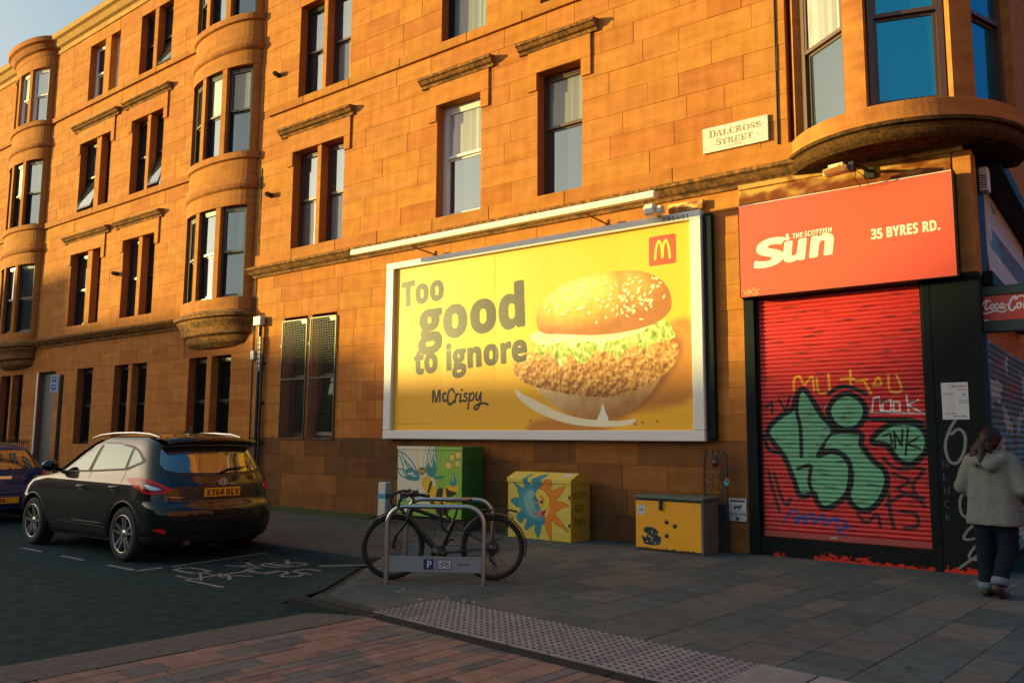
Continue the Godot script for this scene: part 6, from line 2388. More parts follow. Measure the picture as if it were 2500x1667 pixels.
func bike_wheel(bike: Node3D, at: Vector3, turn: float) -> void:
	var t := Shape.new(true)
	t.tube(ring_path(Vector3.ZERO, 0.316), 0.027, 10, false, true)
	var w := part("wheel", t.done(), M.rubber, bike, at)
	w.rotation.y = turn
	var r := Shape.new(true)
	r.tube(ring_path(Vector3.ZERO, 0.292), 0.011, 6, false, true)
	part("rim", r.done(), M.frame_dark, w)
	var s := Shape.new(true)
	for k in 28:
		var a := TAU * k / 28
		var b := a + (0.5 if k % 2 else -0.5)
		s.tube([Vector3(cos(b), sin(b), 0) * 0.022 + Vector3(0, 0, 0.03 if k % 4 < 2 else -0.03), Vector3(cos(a), sin(a), 0) * 0.288], 0.0016, 4, false)
	part("spokes", s.done(), M.dim_steel, w)
	var h := Shape.new(true)
	h.tube([Vector3(0, 0, -0.05), Vector3(0, 0, 0.05)], 0.024, 10)
	part("hub", h.done(), M.frame_dark, w)
	var d := Shape.new(true)
	d.tube(ring_path(Vector3(0, 0, 0.035), 0.075, 20), 0.006, 6, false, true)
	part("brake_disc", d.done(), M.dim_steel, w)


func bicycle() -> void:
	var a := Vector3(-6.47, PAVE, 4.40)
	var b := Vector3(-5.60, PAVE, 3.78)
	var bike := thing("bicycle", "black bicycle with rear rack locked between the steel stands", "bicycle", a, -atan2(b.z - a.z, b.x - a.x))
	var long := a.distance_to(b)
	var r := 0.341
	bike_wheel(bike, Vector3(0, r, 0), 0.34)
	bike_wheel(bike, Vector3(long, r, 0), 0.0)
	var crank := Vector3(0.50, 0.275, 0)
	var seat := Vector3(0.64, 0.60, 0)
	var head_low := Vector3(0.155, 0.63, 0)
	var head_top := Vector3(0.20, 0.78, 0)
	var bolts := func(called: String, pts: Array, rad: Variant, m: Material, seg := 8) -> MeshInstance3D:
		var s := Shape.new(true)
		s.tube(pts, rad, seg)
		return part(called, s.done(), m, bike)
	var fr := Shape.new(true)
	fr.tube([head_low, head_top], 0.03, 10)
	fr.tube([head_low + Vector3(0.01, 0.02, 0), crank], 0.035, 10)
	fr.tube([head_top - Vector3(0, 0.04, 0), seat], 0.022, 10)
	fr.tube([crank, seat + Vector3(0.012, 0.03, 0)], 0.03, 10)
	for z in [-0.055, 0.055]:
		fr.tube([crank + Vector3(0, 0, z * 0.5), Vector3(long, r, z)], 0.011, 8)
		fr.tube([seat + Vector3(0, -0.02, z * 0.3), Vector3(long, r, z)], 0.009, 8)
	part("frame", fr.done(), M.bike_black, bike)
	var fk := Shape.new(true)
	for z in [-0.05, 0.05]:
		fk.tube([head_low + Vector3(-0.01, -0.02, z), Vector3(0.03, r + 0.12, z), Vector3(0.0, r, z)], [0.016, 0.013, 0.009], 8)
	fk.tube([head_low + Vector3(-0.01, -0.02, -0.05), head_low + Vector3(-0.01, -0.02, 0.05)], 0.02, 8)
	part("fork", fk.done(), M.bike_black, bike)
	bolts.call("seat_post", [seat, Vector3(0.70, 0.80, 0)], 0.014, M.dim_steel)
	# saddle: narrow nose to the front, broad at the back
	var sd := Shape.new(true)
	var rows := []
	for k in 10:
		var u := k / 9.0
		var wide: float = lerpf(0.018, 0.075, smoothstep(0.25, 0.95, u)) * (1.0 if k > 0 and k < 9 else 0.4)
		var row := []
		for q in 10:
			var w := TAU * q / 10
			row.append(Vector3(0.57 + u * 0.27, 0.825 + 0.015 * u + sin(w) * 0.018, cos(w) * wide))
		rows.append(row)
	sd.skin(rows, true, true)
	part("saddle", sd.done(), M.leather, bike)
	# stem and bars, turned with the front wheel
	var turn := Basis(Vector3.UP, 0.34)
	var grip := head_top + Vector3(0.02, 0.10, 0)
	bolts.call("stem", [head_top, head_top + Vector3(0.012, 0.06, 0), grip + turn * Vector3(-0.06, 0.01, 0)], 0.016, M.bike_black)
	var bar := []
	for q in [Vector3(0.09, 0.015, -0.31), Vector3(0.02, 0.02, -0.20), Vector3(-0.055, 0.01, -0.08), Vector3(-0.06, 0.01, 0), Vector3(-0.055, 0.01, 0.08), Vector3(0.02, 0.02, 0.20), Vector3(0.09, 0.015, 0.31)]:
		bar.append(grip + turn * q)
	bolts.call("handlebar", bar, 0.016, M.bike_black)
	for z in [-1.0, 1.0]:
		bolts.call("bar_end", [grip + turn * Vector3(0.05, 0.02, 0.25 * z), grip + turn * Vector3(-0.08, 0.035, 0.27 * z), grip + turn * Vector3(-0.19, 0.0, 0.26 * z), grip + turn * Vector3(-0.22, -0.09, 0.25 * z), grip + turn * Vector3(-0.15, -0.16, 0.24 * z)], 0.015, M.rubber)
	for z in [-1.0, 1.0]:
		bolts.call("grip", [grip + turn * Vector3(0.03, 0.02, 0.215 * z), grip + turn * Vector3(0.09, 0.015, 0.315 * z)], 0.018, M.rubber)
		bolts.call("brake_lever", [grip + turn * Vector3(0.0, 0.02, 0.18 * z), grip + turn * Vector3(-0.06, -0.01, 0.20 * z), grip + turn * Vector3(-0.03, -0.03, 0.30 * z)], 0.007, M.bike_black)
		bolts.call("cable", [grip + turn * Vector3(-0.02, 0.02, 0.17 * z), grip + turn * Vector3(-0.16, 0.05, 0.08 * z), grip + turn * Vector3(-0.17, -0.08, 0.02 * z), head_low + Vector3(-0.02, 0.04, 0.03 * z)], 0.004, M.rubber, 5)
	bolts.call("bell", [grip + turn * Vector3(-0.03, 0.03, 0.10), grip + turn * Vector3(-0.03, 0.065, 0.10)], [0.024, 0.010], M.bike_black, 10)
	bolts.call("front_lamp", [grip + turn * Vector3(-0.09, 0.01, -0.04), grip + turn * Vector3(-0.15, 0.0, -0.04)], [0.022, 0.028], M.bike_black, 10)
	# mudguards
	for q in [[Vector3(0, r, 0), 0.05, 2.35, 0.34], [Vector3(long, r, 0), -0.25, 2.75, 0.0]]:
		var mg := Shape.new(true)
		var rws := []
		for k in 22:
			var an: float = lerpf(q[1], q[2], k / 21.0)
			var row := []
			for e in [[-0.028, 0.352], [-0.02, 0.362], [0.0, 0.366], [0.02, 0.362], [0.028, 0.352]]:
				row.append(Vector3(cos(an) * e[1], sin(an) * e[1], e[0]))
			rws.append(row)
		mg.skin(rws)
		var o := part("mudguard", mg.done(), M.bike_black, bike, q[0])
		o.rotation.y = q[3]
	# rack over the rear wheel
	var rk := Shape.new(true)
	for z in [-0.06, 0.06]:
		rk.tube([Vector3(long - 0.24, 0.735, z), Vector3(long + 0.20, 0.735, z), Vector3(long + 0.26, 0.715, z)], 0.006, 6)
		rk.tube([Vector3(long + 0.02, 0.735, z), Vector3(long, r + 0.02, z * 1.2)], 0.005, 6)
		rk.tube([Vector3(long + 0.17, 0.735, z), Vector3(long + 0.02, r + 0.02, z * 1.25)], 0.005, 6)
		rk.tube([Vector3(long + 0.12, 0.72, z * 1.5), Vector3(long + 0.22, 0.66, z * 1.5), Vector3(long + 0.10, 0.44, z * 1.5), Vector3(long + 0.02, 0.42, z * 1.5)], 0.005, 6)
	for k in 5:
		var x := long - 0.22 + k * 0.11
		rk.tube([Vector3(x, 0.735, -0.06), Vector3(x, 0.735, 0.06)], 0.005, 6)
	rk.tube([Vector3(long + 0.26, 0.715, -0.06), Vector3(long + 0.26, 0.715, 0.06)], 0.006, 6)
	part("rack", rk.done(), M.bike_black, bike)
	# chain, rings, cranks and pedals
	var ch := Shape.new(true)
	var oval := []
	for k in 15:
		var an := PI * 0.5 + PI * k / 14
		oval.append(crank + Vector3(cos(an) * 0.085, sin(an) * 0.085, 0.05))
	for k in 11:
		var an := -PI * 0.5 + PI * k / 10
		oval.append(Vector3(long, r, 0.05) + Vector3(cos(an) * 0.045, sin(an) * 0.045, 0))
	ch.tube(oval, 0.005, 5, false, true)
	part("chain", ch.done(), M.dim_steel, bike)
	var cr := Shape.new(true)
	cr.t = Transform3D(Basis(Vector3.RIGHT, PI * 0.5), crank + Vector3(0, 0, 0.05))
	cr.lathe([Vector2(0.0, 0.004), Vector2(0.085, 0.004), Vector2(0.085, -0.004), Vector2(0.0, -0.004)], 20)
	part("chainring", cr.done(), M.bike_black, bike)
	var cs := Shape.new(true)
	cs.t = Transform3D(Basis(Vector3.RIGHT, PI * 0.5), Vector3(long, r, 0.045))
	cs.lathe([Vector2(0.0, 0.02), Vector2(0.03, 0.02), Vector2(0.065, -0.012), Vector2(0.0, -0.014)], 18)
	part("cassette", cs.done(), M.dim_steel, bike)
	for z in [-1.0, 1.0]:
		var d := Vector3(-0.10 * z, -0.135 * z, 0)
		bolts.call("crank_arm", [crank + Vector3(0, 0, 0.06 * z), crank + d + Vector3(0, 0, 0.08 * z)], 0.010, M.bike_black)
		var pd := Shape.new()
		pd.rbox(Vector3(-0.045, -0.012, -0.04), Vector3(0.045, 0.012, 0.04), 0.006)
		part("pedal", pd.done(), M.bike_black, bike, crank + d + Vector3(0, 0, 0.13 * z))
	bolts.call("derailleur", [Vector3(long, r - 0.03, 0.06), Vector3(long - 0.02, r - 0.12, 0.06), Vector3(long + 0.05, r - 0.19, 0.06)], 0.014, M.bike_black)
	bolts.call("bottle_cage", [Vector3(0.36, 0.50, 0), Vector3(0.43, 0.56, 0), Vector3(0.455, 0.50, 0), Vector3(0.42, 0.42, 0)], 0.005, M.bike_black, 5)
	# thick lock looped round the frame and the stand
	var lk := thing("bicycle_lock", "thick black cable lock looped through bicycle and stand", "lock", a, -atan2(b.z - a.z, b.x - a.x))
	var ls := Shape.new(true)
	ls.tube([Vector3(0.58, 0.66, 0.02), Vector3(0.55, 0.78, 0.12), Vector3(0.54, 0.83, 0.22), Vector3(0.53, 0.74, 0.27), Vector3(0.55, 0.56, 0.20), Vector3(0.60, 0.50, 0.08), Vector3(0.62, 0.57, -0.04), Vector3(0.60, 0.65, -0.04)], 0.012, 8, false, true)
	part("cable", ls.done(), M.rubber, lk)


# ---------------------------------------------------------------- cars
# A car's skin: rows of [height, rear end, front end, half width]; x runs forward as negative, y up, z across.
class CarSkin:
	var rows: Array
	var wheels: Array
	var arch := 0.405
	var hub := 0.345
	var curl := 0.50
	var nose := 0.75
	var power := 3.0
	func _init(r: Array, w: Array) -> void:
		rows = r
		wheels = w
	func at(y: float) -> Vector3:
		for k in rows.size() - 1:
			if y <= rows[k + 1][0] or k == rows.size() - 2:
				var t := clampf((y - rows[k][0]) / (rows[k + 1][0] - rows[k][0]), 0.0, 1.0)
				return Vector3(lerpf(rows[k][1], rows[k + 1][1], t), lerpf(rows[k][2], rows[k + 1][2], t), lerpf(rows[k][3], rows[k + 1][3], t))
		return Vector3()
	# p: 0 at the middle of the tail, 1 where the flank begins, then metres forward along it; negative on the other side
	func point(p: float, y: float, out := 0.0) -> Vector3:
		var e := at(y)
		var side := signf(p) if p != 0.0 else 1.0
		var q := absf(p)
		if q <= 1.0:
			var f := q * PI * 0.5
			var z := pow(sin(f), 2.0 / power)
			var x := 1.0 - pow(maxf(cos(f), 0.0), 2.0 / power)
			var n := Vector2(pow(maxf(cos(f), 0.001), 2.0 - 2.0 / power), pow(maxf(sin(f), 0.001), 2.0 - 2.0 / power)).normalized()
			return Vector3(e.x - x * minf(curl, e.z) + n.x * out, y, side * (z * e.z + n.y * out))
		return Vector3(e.x - minf(curl, e.z) - (q - 1.0), y, side * (e.z + out))
	# the same along the flank, by x
	func flank(x: float, y: float, side: float, out := 0.0) -> Vector3:
		var e := at(y)
		var back := e.x - curl
		if x > back:
			var u := clampf((x - back) / curl, 0.0, 1.0)
			return Vector3(x, y, side * (e.z * pow(1.0 - pow(u, power), 1.0 / power) + out))
		var fore := e.y + nose
		if x < fore:
			var u := clampf((fore - x) / nose, 0.0, 1.0)
			return Vector3(x, y, side * (e.z * pow(1.0 - pow(u, power), 1.0 / power) + out))
		return Vector3(x, y, side * (e.z + out))
	func body(fine := 46) -> ArrayMesh:
		var s := Shape.new(true)
		var skin_rows := []
		var lo: float = rows[0][0]
		var hi: float = rows[-1][0]
		var levels := []
		for k in rows.size() - 1:
			var n := maxi(1, int(ceil((rows[k + 1][0] - rows[k][0]) / 0.035)))
			for i in n:
				levels.append(lerpf(rows[k][0], rows[k + 1][0], float(i) / n))
		levels.append(hi)
		for y: float in levels:
			var e := at(y)
			var c := minf(curl, e.z + 0.02)
			var nn := minf(nose, (e.x - c - e.y) * 0.5)
			var half := []
			for k in 13:
				var f := PI * 0.5 * k / 12.0
				half.append(Vector2(e.x - c * (1.0 - pow(maxf(cos(f), 0.0), 2.0 / power)), e.z * pow(sin(f), 2.0 / power)))
			for k in range(1, fine):
				half.append(Vector2(lerpf(e.x - c, e.y + nn, float(k) / fine), e.z))
			for k in 13:
				var f := PI * 0.5 * (12 - k) / 12.0
				half.append(Vector2(e.y + nn * (1.0 - pow(maxf(cos(f), 0.0), 2.0 / power)), e.z * pow(sin(f), 2.0 / power)))
			var row := []
			for h in half:
				row.append(lifted(Vector3(h.x, y, h.y)))
			for k in range(half.size() - 2, 0, -1):
				row.append(lifted(Vector3(half[k].x, y, -half[k].y)))
			skin_rows.append(row)
		s.skin(skin_rows, true, true)
		return s.done()
	func lifted(p: Vector3) -> Vector3:
		for x in wheels:
			var d := absf(p.x - x)
			if d < arch and absf(p.z) > 0.5:
				p.y = maxf(p.y, hub + sqrt(arch * arch - d * d))
		return p
	# a patch laid on the skin; outline in (p, y)
	func patch(outline: Array, out: float, cell := 0.05) -> ArrayMesh:
		return laid(outline, cell, func(v: Vector2) -> Vector3: return point(v.x, v.y, out))
	# outline in (x, y) on one flank
	func side_patch(outline: Array, side: float, out: float, cell := 0.07) -> ArrayMesh:
		return laid(outline, cell, func(v: Vector2) -> Vector3: return flank(v.x, v.y, side, out))
	func laid(outline: Array, cell: float, place) -> ArrayMesh:
		var poly := PackedVector2Array()
		for p in outline:
			poly.append(Vector2(p[0], p[1]))
		var box := Rect2(poly[0], Vector2.ZERO)
		for p in poly:
			box = box.expand(p)
		var s := Shape.new(true)
		var nx := maxi(1, int(ceil(box.size.x / cell)))
		var ny := maxi(1, int(ceil(box.size.y / cell)))
		for i in nx:
			for j in ny:
				var a := box.position + Vector2(box.size.x * i / nx, box.size.y * j / ny)
				var b := box.position + Vector2(box.size.x * (i + 1) / nx, box.size.y * (j + 1) / ny)
				for bit in Geometry2D.intersect_polygons(poly, PackedVector2Array([a, Vector2(b.x, a.y), b, Vector2(a.x, b.y)])):
					var ids := Geometry2D.triangulate_polygon(bit)
					for k in range(0, ids.size(), 3):
						s.away3(place.call(bit[ids[k]]), place.call(bit[ids[k + 1]]), place.call(bit[ids[k + 2]]), Vector3(-2.2, 0.7, 0))
		return s.done()


func car_wheel(car: Node3D, at: Vector3, side: float, radius: float) -> void:
	var t := Shape.new(true)
	t.t = Transform3D(Basis(Vector3.RIGHT, PI * 0.5 * side), Vector3.ZERO)
	var r := radius
	t.lathe([Vector2(r * 0.66, 0.10), Vector2(r * 0.70, 0.112), Vector2(r * 0.90, 0.115), Vector2(r * 0.97, 0.098), Vector2(r, 0.07), Vector2(r, -0.07), Vector2(r * 0.97, -0.10), Vector2(r * 0.66, -0.11)], 40)
	var w := part("wheel", t.done(), M.rubber, car, at)
	var d := Shape.new(true)
	d.t = t.t
	d.lathe([Vector2(0.0, 0.045), Vector2(r * 0.30, 0.04), Vector2(r * 0.62, 0.02), Vector2(r * 0.645, 0.07), Vector2(r * 0.67, 0.108), Vector2(r * 0.705, 0.113)], 40)
	part("rim", d.done(), M.rim_dark, w)
	var lip := Shape.new(true)
	var ring := []
	for k in 36:
		ring.append(Vector3(cos(TAU * k / 36) * r * 0.685, sin(TAU * k / 36) * r * 0.685, 0.108 * side))
	lip.tube(ring, 0.008, 6, false, true)
	part("rim_lip", lip.done(), M.alloy, w)
	for k in 5:
		var sp := Shape.new()
		var a := TAU * k / 5 + 0.3
		for off: float in [-0.20, 0.20]:
			var d0 := Vector3(cos(a), sin(a), 0)
			var d1 := Vector3(cos(a + off), sin(a + off), 0)
			var n := Vector3(-sin(a), cos(a), 0)
			var p0 := d0 * r * 0.14 + n * off * 0.10
			var p1 := d1 * r * 0.67
			var wd0 := n * 0.018
			var wd1 := Vector3(-d1.y, d1.x, 0) * 0.015
			var z0 := Vector3(0, 0, 0.088 * side)
			var z1 := Vector3(0, 0, 0.104 * side)
			var back := Vector3(0, 0, -0.035 * side)
			var mid := (p0 + p1) * 0.5 + back * 0.3
			sp.away(p0 - wd0 + z0, p1 - wd1 + z1, p1 + wd1 + z1, p0 + wd0 + z0, mid)
			sp.away(p0 - wd0 + z0, p1 - wd1 + z1, p1 - wd1 + z1 + back, p0 - wd0 + z0 + back, mid + z0)
			sp.away(p0 + wd0 + z0, p1 + wd1 + z1, p1 + wd1 + z1 + back, p0 + wd0 + z0 + back, mid + z0)
		part("spoke", sp.done(), M.alloy, w)
	var cap := Shape.new(true)
	cap.t = t.t
	cap.lathe([Vector2(0.0, 0.098), Vector2(0.03, 0.096), Vector2(0.055, 0.085), Vector2(0.058, 0.06)], 16)
	part("hub_cap", cap.done(), M.alloy, w)


func strip(line: Array, width: float) -> Array:
	var pts := PackedVector2Array()
	for p in line:
		pts.append(Vector2(p[0], p[1]))
	var out := []
	for p in Geometry2D.offset_polyline(pts, width * 0.5, Geometry2D.JOIN_MITER, Geometry2D.END_BUTT)[0]:
		out.append([p.x, p.y])
	return out


func mirrored(outline: Array) -> Array:
	return outline.map(func(p): return [-p[0], p[1]])


func suv() -> void:
	var car := thing("parked_car", "black compact SUV parked at the kerb with its tail to us", "car", Vector3(-9.60, 0.0, 4.37), 0.0, "cars parked along the kerb")
	var skin := CarSkin.new([
		[0.20, -0.22, -4.22, 0.78], [0.26, -0.09, -4.32, 0.855], [0.40, -0.02, -4.39, 0.893], [0.52, 0.0, -4.41, 0.902], [0.62, 0.0, -4.40, 0.908], [0.69, -0.015, -4.38, 0.911], [0.725, -0.05, -4.36, 0.911], [0.755, -0.115, -4.34, 0.910],
		[0.85, -0.125, -4.27, 0.908], [0.93, -0.130, -4.14, 0.904], [0.99, -0.145, -3.95, 0.893], [1.04, -0.17, -3.55, 0.872], [1.08, -0.19, -3.28, 0.855], [1.20, -0.255, -3.02, 0.825], [1.35, -0.335, -2.74, 0.782], [1.48, -0.415, -2.47, 0.735], [1.555, -0.48, -2.28, 0.685], [1.60, -0.60, -2.08, 0.61], [1.635, -0.85, -1.80, 0.45], [1.648, -1.15, -1.60, 0.22], [1.651, -1.3, -1.45, 0.03]], [-0.92, -3.56])
	part("body", skin.body(), M.car_black, car)
	var under := Shape.new()
	under.box(Vector3(-4.15, 0.20, -0.68), Vector3(-0.28, 0.98, 0.68))
	under.box(Vector3(-3.1, 0.22, -0.82), Vector3(-1.38, 0.5, 0.82))
	part("underbody", under.done(), M.rubber, car)
	for x in [-0.92, -3.56]:
		for side in [-1.0, 1.0]:
			car_wheel(car, Vector3(x, 0.345, side * 0.795), side, 0.345)
			var lip := Shape.new(true)
			var path := []
			for k in 19:
				var a := PI * (0.02 + 0.96 * k / 18.0)
				var y := 0.345 + sin(a) * 0.41
				var p := skin.flank(x + cos(a) * 0.41, clampf(y, 0.30, 0.95), side, 0.0)
				path.append(Vector3(p.x, y, p.z - side * 0.006))
			lip.tube(path, 0.017, 6)
			part("wheel_arch", lip.done(), M.trim_black, car)
	# glass
	for side in [-1.0, 1.0]:
		part("window_trim", skin.side_patch([[-3.06, 1.075], [-2.0, 1.10], [-1.0, 1.15], [-0.66, 1.25], [-0.64, 1.29], [-0.86, 1.41], [-1.02, 1.465], [-1.50, 1.505], [-2.0, 1.51], [-2.28, 1.475], [-2.62, 1.345]], side, 0.002), M.trim_black, car)
		part("side_window", skin.side_patch([[-2.93, 1.10], [-2.04, 1.125], [-1.91, 1.485], [-2.02, 1.487], [-2.28, 1.448], [-2.60, 1.322]], side, 0.005), M.car_glass, car)
		part("side_window", skin.side_patch([[-1.94, 1.13], [-1.08, 1.175], [-1.045, 1.44], [-1.50, 1.483], [-1.82, 1.487]], side, 0.005), M.car_glass, car)
		part("side_window", skin.side_patch([[-1.0, 1.19], [-0.72, 1.265], [-0.71, 1.29], [-0.86, 1.385], [-0.985, 1.425]], side, 0.005), M.car_glass, car)
		for line in [[[-3.05, 1.05], [-3.06, 0.75], [-2.98, 0.45], [-2.9, 0.36]], [[-1.95, 1.11], [-2.0, 0.75], [-1.98, 0.36]], [[-1.03, 1.17], [-1.05, 1.0], [-1.22, 0.80], [-1.38, 0.60], [-1.42, 0.36]]]:
			part("shut_line", skin.side_patch(strip(line, 0.007), side, 0.0015), M.rubber, car)
		# lower cladding with its bright strip
		part("sill_cladding", skin.side_patch([[-3.12, 0.235], [-1.36, 0.235], [-1.40, 0.40], [-2.7, 0.40], [-2.95, 0.36], [-3.10, 0.29]], side, 0.006), M.trim_black, car)
		part("sill_strip", skin.side_patch(strip([[-2.95, 0.37], [-2.70, 0.41], [-1.42, 0.405]], 0.012), side, 0.008), M.alloy_dim, car)
		part("sill_strip", skin.side_patch([[-2.35, 0.435], [-1.52, 0.435], [-1.52, 0.455], [-2.30, 0.452]], side, 0.008), M.alloy, car)
		for x in [-2.12, -1.22]:
			var y := 0.90 + (0.02 if x > -2.0 else 0.0)
			var p := skin.flank(x, y, side)
			var cup := part("handle_cup", skin.side_patch([[x - 0.11, y], [x - 0.06, y - 0.045], [x + 0.06, y - 0.045], [x + 0.11, y], [x + 0.05, y + 0.04], [x - 0.05, y + 0.04]], side, 0.0016), M.trim_black, car)
			var h := Shape.new(true)
			h.tube([p + Vector3(-0.11, 0.005, side * 0.004), p + Vector3(-0.05, 0.008, side * 0.03), p + Vector3(0.06, 0.008, side * 0.03), p + Vector3(0.115, 0.006, side * 0.004)], [0.012, 0.015, 0.015, 0.012], 8)
			part("door_handle", h.done(), M.car_black, car)
		var rail := Shape.new(true)
		rail.tube([Vector3(-2.42, 1.555, side * 0.635), Vector3(-2.2, 1.60, side * 0.63), Vector3(-1.8, 1.63, side * 0.625), Vector3(-1.3, 1.637, side * 0.62), Vector3(-0.9, 1.622, side * 0.615), Vector3(-0.66, 1.585, side * 0.61)], [0.010, 0.017, 0.018, 0.018, 0.017, 0.010], 8)
		part("roof_rail", rail.done(), M.alloy, car)
		var mir := Shape.new(true)
		mir.t = Transform3D(Basis(), Vector3(-2.86, 1.17, side * 1.0))
		var ring := []
		for k in 9:
			var u := k / 8.0
			var rad := sin(PI * (0.06 + 0.88 * u))
			var row := []
			for q in 12:
				var a := TAU * q / 12
				row.append(Vector3(-0.10 + u * 0.17, sin(a) * 0.085 * pow(rad, 0.6), cos(a) * 0.115 * pow(rad, 0.6)))
			ring.append(row)
		mir.skin(ring, true, side > 0.0)
		mir.t = Transform3D()
		mir.tube([Vector3(-2.88, 1.10, side * 0.83), Vector3(-2.86, 1.13, side * 0.93)], 0.03, 8)
		part("door_mirror", mir.done(), M.car_black, car)
		# tail light in three layers, wrapping the corner
		var f := 1.0 if side > 0.0 else -1.0
		var outer := [[1.26, 1.045], [1.06, 1.065], [0.80, 1.055], [0.58, 0.995], [0.42, 0.93], [0.50, 0.885], [0.70, 0.862], [0.88, 0.885], [1.06, 0.955]].map(func(p): return [p[0] * f, p[1]])
		var tl := part("tail_light", skin.patch(outer, 0.012, 0.03), M.lamp_red, car)
		tl.set_meta("label", "red wraparound tail light")
		part("lens_ring", skin.patch([[1.0, 1.025], [0.84, 1.03], [0.64, 0.98], [0.50, 0.932], [0.58, 0.90], [0.76, 0.893], [0.90, 0.925]].map(func(p): return [p[0] * f, p[1]]), 0.016, 0.03), M.lamp_deep, tl)
		part("clear_lens", skin.patch([[0.86, 0.985], [0.78, 0.985], [0.64, 0.955], [0.565, 0.932], [0.64, 0.918], [0.76, 0.925]].map(func(p): return [p[0] * f, p[1]]), 0.020, 0.03), M.lamp_clear, tl)
		part("bumper_reflector", skin.patch([[0.78, 0.43], [0.66, 0.40], [0.54, 0.385], [0.57, 0.435], [0.66, 0.455]].map(func(p): return [p[0] * f, p[1]]), 0.006, 0.03), M.lamp_red, car)
	part("fuel_flap", skin.side_patch(strip([[-0.70, 0.95], [-0.62, 0.93], [-0.60, 0.85], [-0.65, 0.79], [-0.73, 0.79], [-0.78, 0.86], [-0.76, 0.93], [-0.70, 0.95]], 0.008), 1.0, 0.0016, 0.04), M.rubber, car)
	part("windscreen", laid_front(skin), M.car_glass, car)
	part("rear_window", skin.patch([[-0.54, 1.17], [-0.36, 1.135], [0.0, 1.12], [0.36, 1.135], [0.54, 1.17], [0.62, 1.25], [0.60, 1.44], [0.0, 1.48], [-0.60, 1.44], [-0.62, 1.25]], 0.005), M.rear_glass, car)
	part("window_surround", skin.patch([[-0.66, 1.12], [0.0, 1.075], [0.66, 1.12], [0.76, 1.25], [0.72, 1.48], [0.0, 1.50], [-0.72, 1.48], [-0.76, 1.25]], 0.002), M.trim_black, car)
	part("tailgate_line", skin.patch(strip([[-0.50, 0.895], [-0.46, 0.80], [-0.42, 0.62], [-0.30, 0.565], [0.0, 0.55], [0.30, 0.565], [0.42, 0.62], [0.46, 0.80], [0.50, 0.895]], 0.008), 0.0015, 0.04), M.rubber, car)
	part("tailgate_recess", skin.patch([[-0.36, 0.96], [0.36, 0.96], [0.32, 0.79], [-0.32, 0.79]], 0.002, 0.06), M.trim_black, car)
	part("lower_bumper", skin.patch([[-1.02, 0.235], [1.02, 0.235], [1.0, 0.34], [0.8, 0.365], [-0.8, 0.365], [-1.0, 0.34]], 0.006, 0.05), M.trim_black, car)
	# spoiler over the rear window, with the high brake light under it
	var sp := Shape.new(true)
	var rows := []
	for k in 17:
		var z := lerpf(-0.66, 0.66, k / 16.0)
		var b := 0.12 * pow(absf(z) / 0.66, 3.0)
		rows.append([Vector3(-0.78 - b * 0.5, 1.617 - b * 0.35, z), Vector3(-0.52 - b, 1.603 - b * 0.3, z), Vector3(-0.26 - b, 1.572 - b * 0.3, z), Vector3(-0.245 - b, 1.53 - b * 0.3, z), Vector3(-0.33 - b, 1.475 - b * 0.2, z), Vector3(-0.50 - b, 1.46 - b * 0.2, z)])
	sp.skin(rows, false, true)
	part("spoiler", sp.done(), M.car_black, car)
	var hl := Shape.new()
	hl.box(Vector3(-0.28, 1.537, -0.15), Vector3(-0.241, 1.555, 0.15))
	part("high_brake_light", hl.done(), M.lamp_deep, car)
	var pl := Shape.new()
	pl.rbox(Vector3(-0.135, 0.815, -0.265), Vector3(-0.105, 0.93, 0.265), 0.006)
	var plate := part("number_plate", pl.done(), M.plate_yellow, car)
	var tx := text_mesh("plate_number", "ET64 BLV", 0.078, M.iron, plate, Vector3(-0.103, 0.833, 0.235), "Droid Sans Bold", 0.002, 0.47)
	tx.rotation.y = PI * 0.5
	# emblem: an oval with a leaning letter
	var em := Shape.new(true)
	var oval := []
	for k in 24:
		oval.append(Vector3(-0.118, 1.0 + sin(TAU * k / 24) * 0.036, cos(TAU * k / 24) * 0.066))
	em.tube(oval, 0.007, 6, false, true)
	em.tube([Vector3(-0.118, 0.972, 0.036), Vector3(-0.118, 1.028, 0.018)], 0.007, 6)
	em.tube([Vector3(-0.118, 0.972, -0.018), Vector3(-0.118, 1.028, -0.036)], 0.007, 6)
	em.tube([Vector3(-0.118, 0.996, 0.028), Vector3(-0.118, 1.004, -0.028)], 0.006, 6)
	part("emblem", em.done(), M.alloy, car)
	part("badge", skin.patch([[0.47, 0.83], [0.30, 0.815], [0.30, 0.825], [0.47, 0.84]], 0.004, 0.05), M.alloy_dim, car)
	var wp := Shape.new(true)
	wp.tube([Vector3(-0.19, 1.12, -0.02), Vector3(-0.20, 1.165, -0.12), Vector3(-0.235, 1.19, -0.42)], [0.022, 0.012, 0.007], 8)
	part("wiper", wp.done(), M.rubber, car)
	var fin := Shape.new()
	fin.plate(PackedVector2Array([Vector2(-1.12, 1.64), Vector2(-0.92, 1.64), Vector2(-0.95, 1.715), Vector2(-0.97, 1.72)]), -0.018, 0.018)
	part("aerial_fin", fin.done(), M.car_black, car)
	var ex := Shape.new()
	ex.box(Vector3(-0.30, 0.23, 0.45), Vector3(-0.09, 0.29, 0.55))
	part("exhaust", ex.done(), M.dim_steel, car)


func laid_front(skin: CarSkin) -> ArrayMesh:
	var s := Shape.new(true)
	var rows := []
	for k in 7:
		var y := lerpf(1.10, 1.54, k / 6.0)
		var e := skin.at(y)
		var row := []
		for q in 11:
			var u := lerpf(-0.85, 0.85, q / 10.0)
			row.append(Vector3(e.y + 0.30 * (1.0 - pow(1.0 - pow(absf(u), 3.0), 1.0 / 3.0)) - 0.006, y, e.z * u))
		rows.append(row)
	s.skin(rows)
	return s.done()


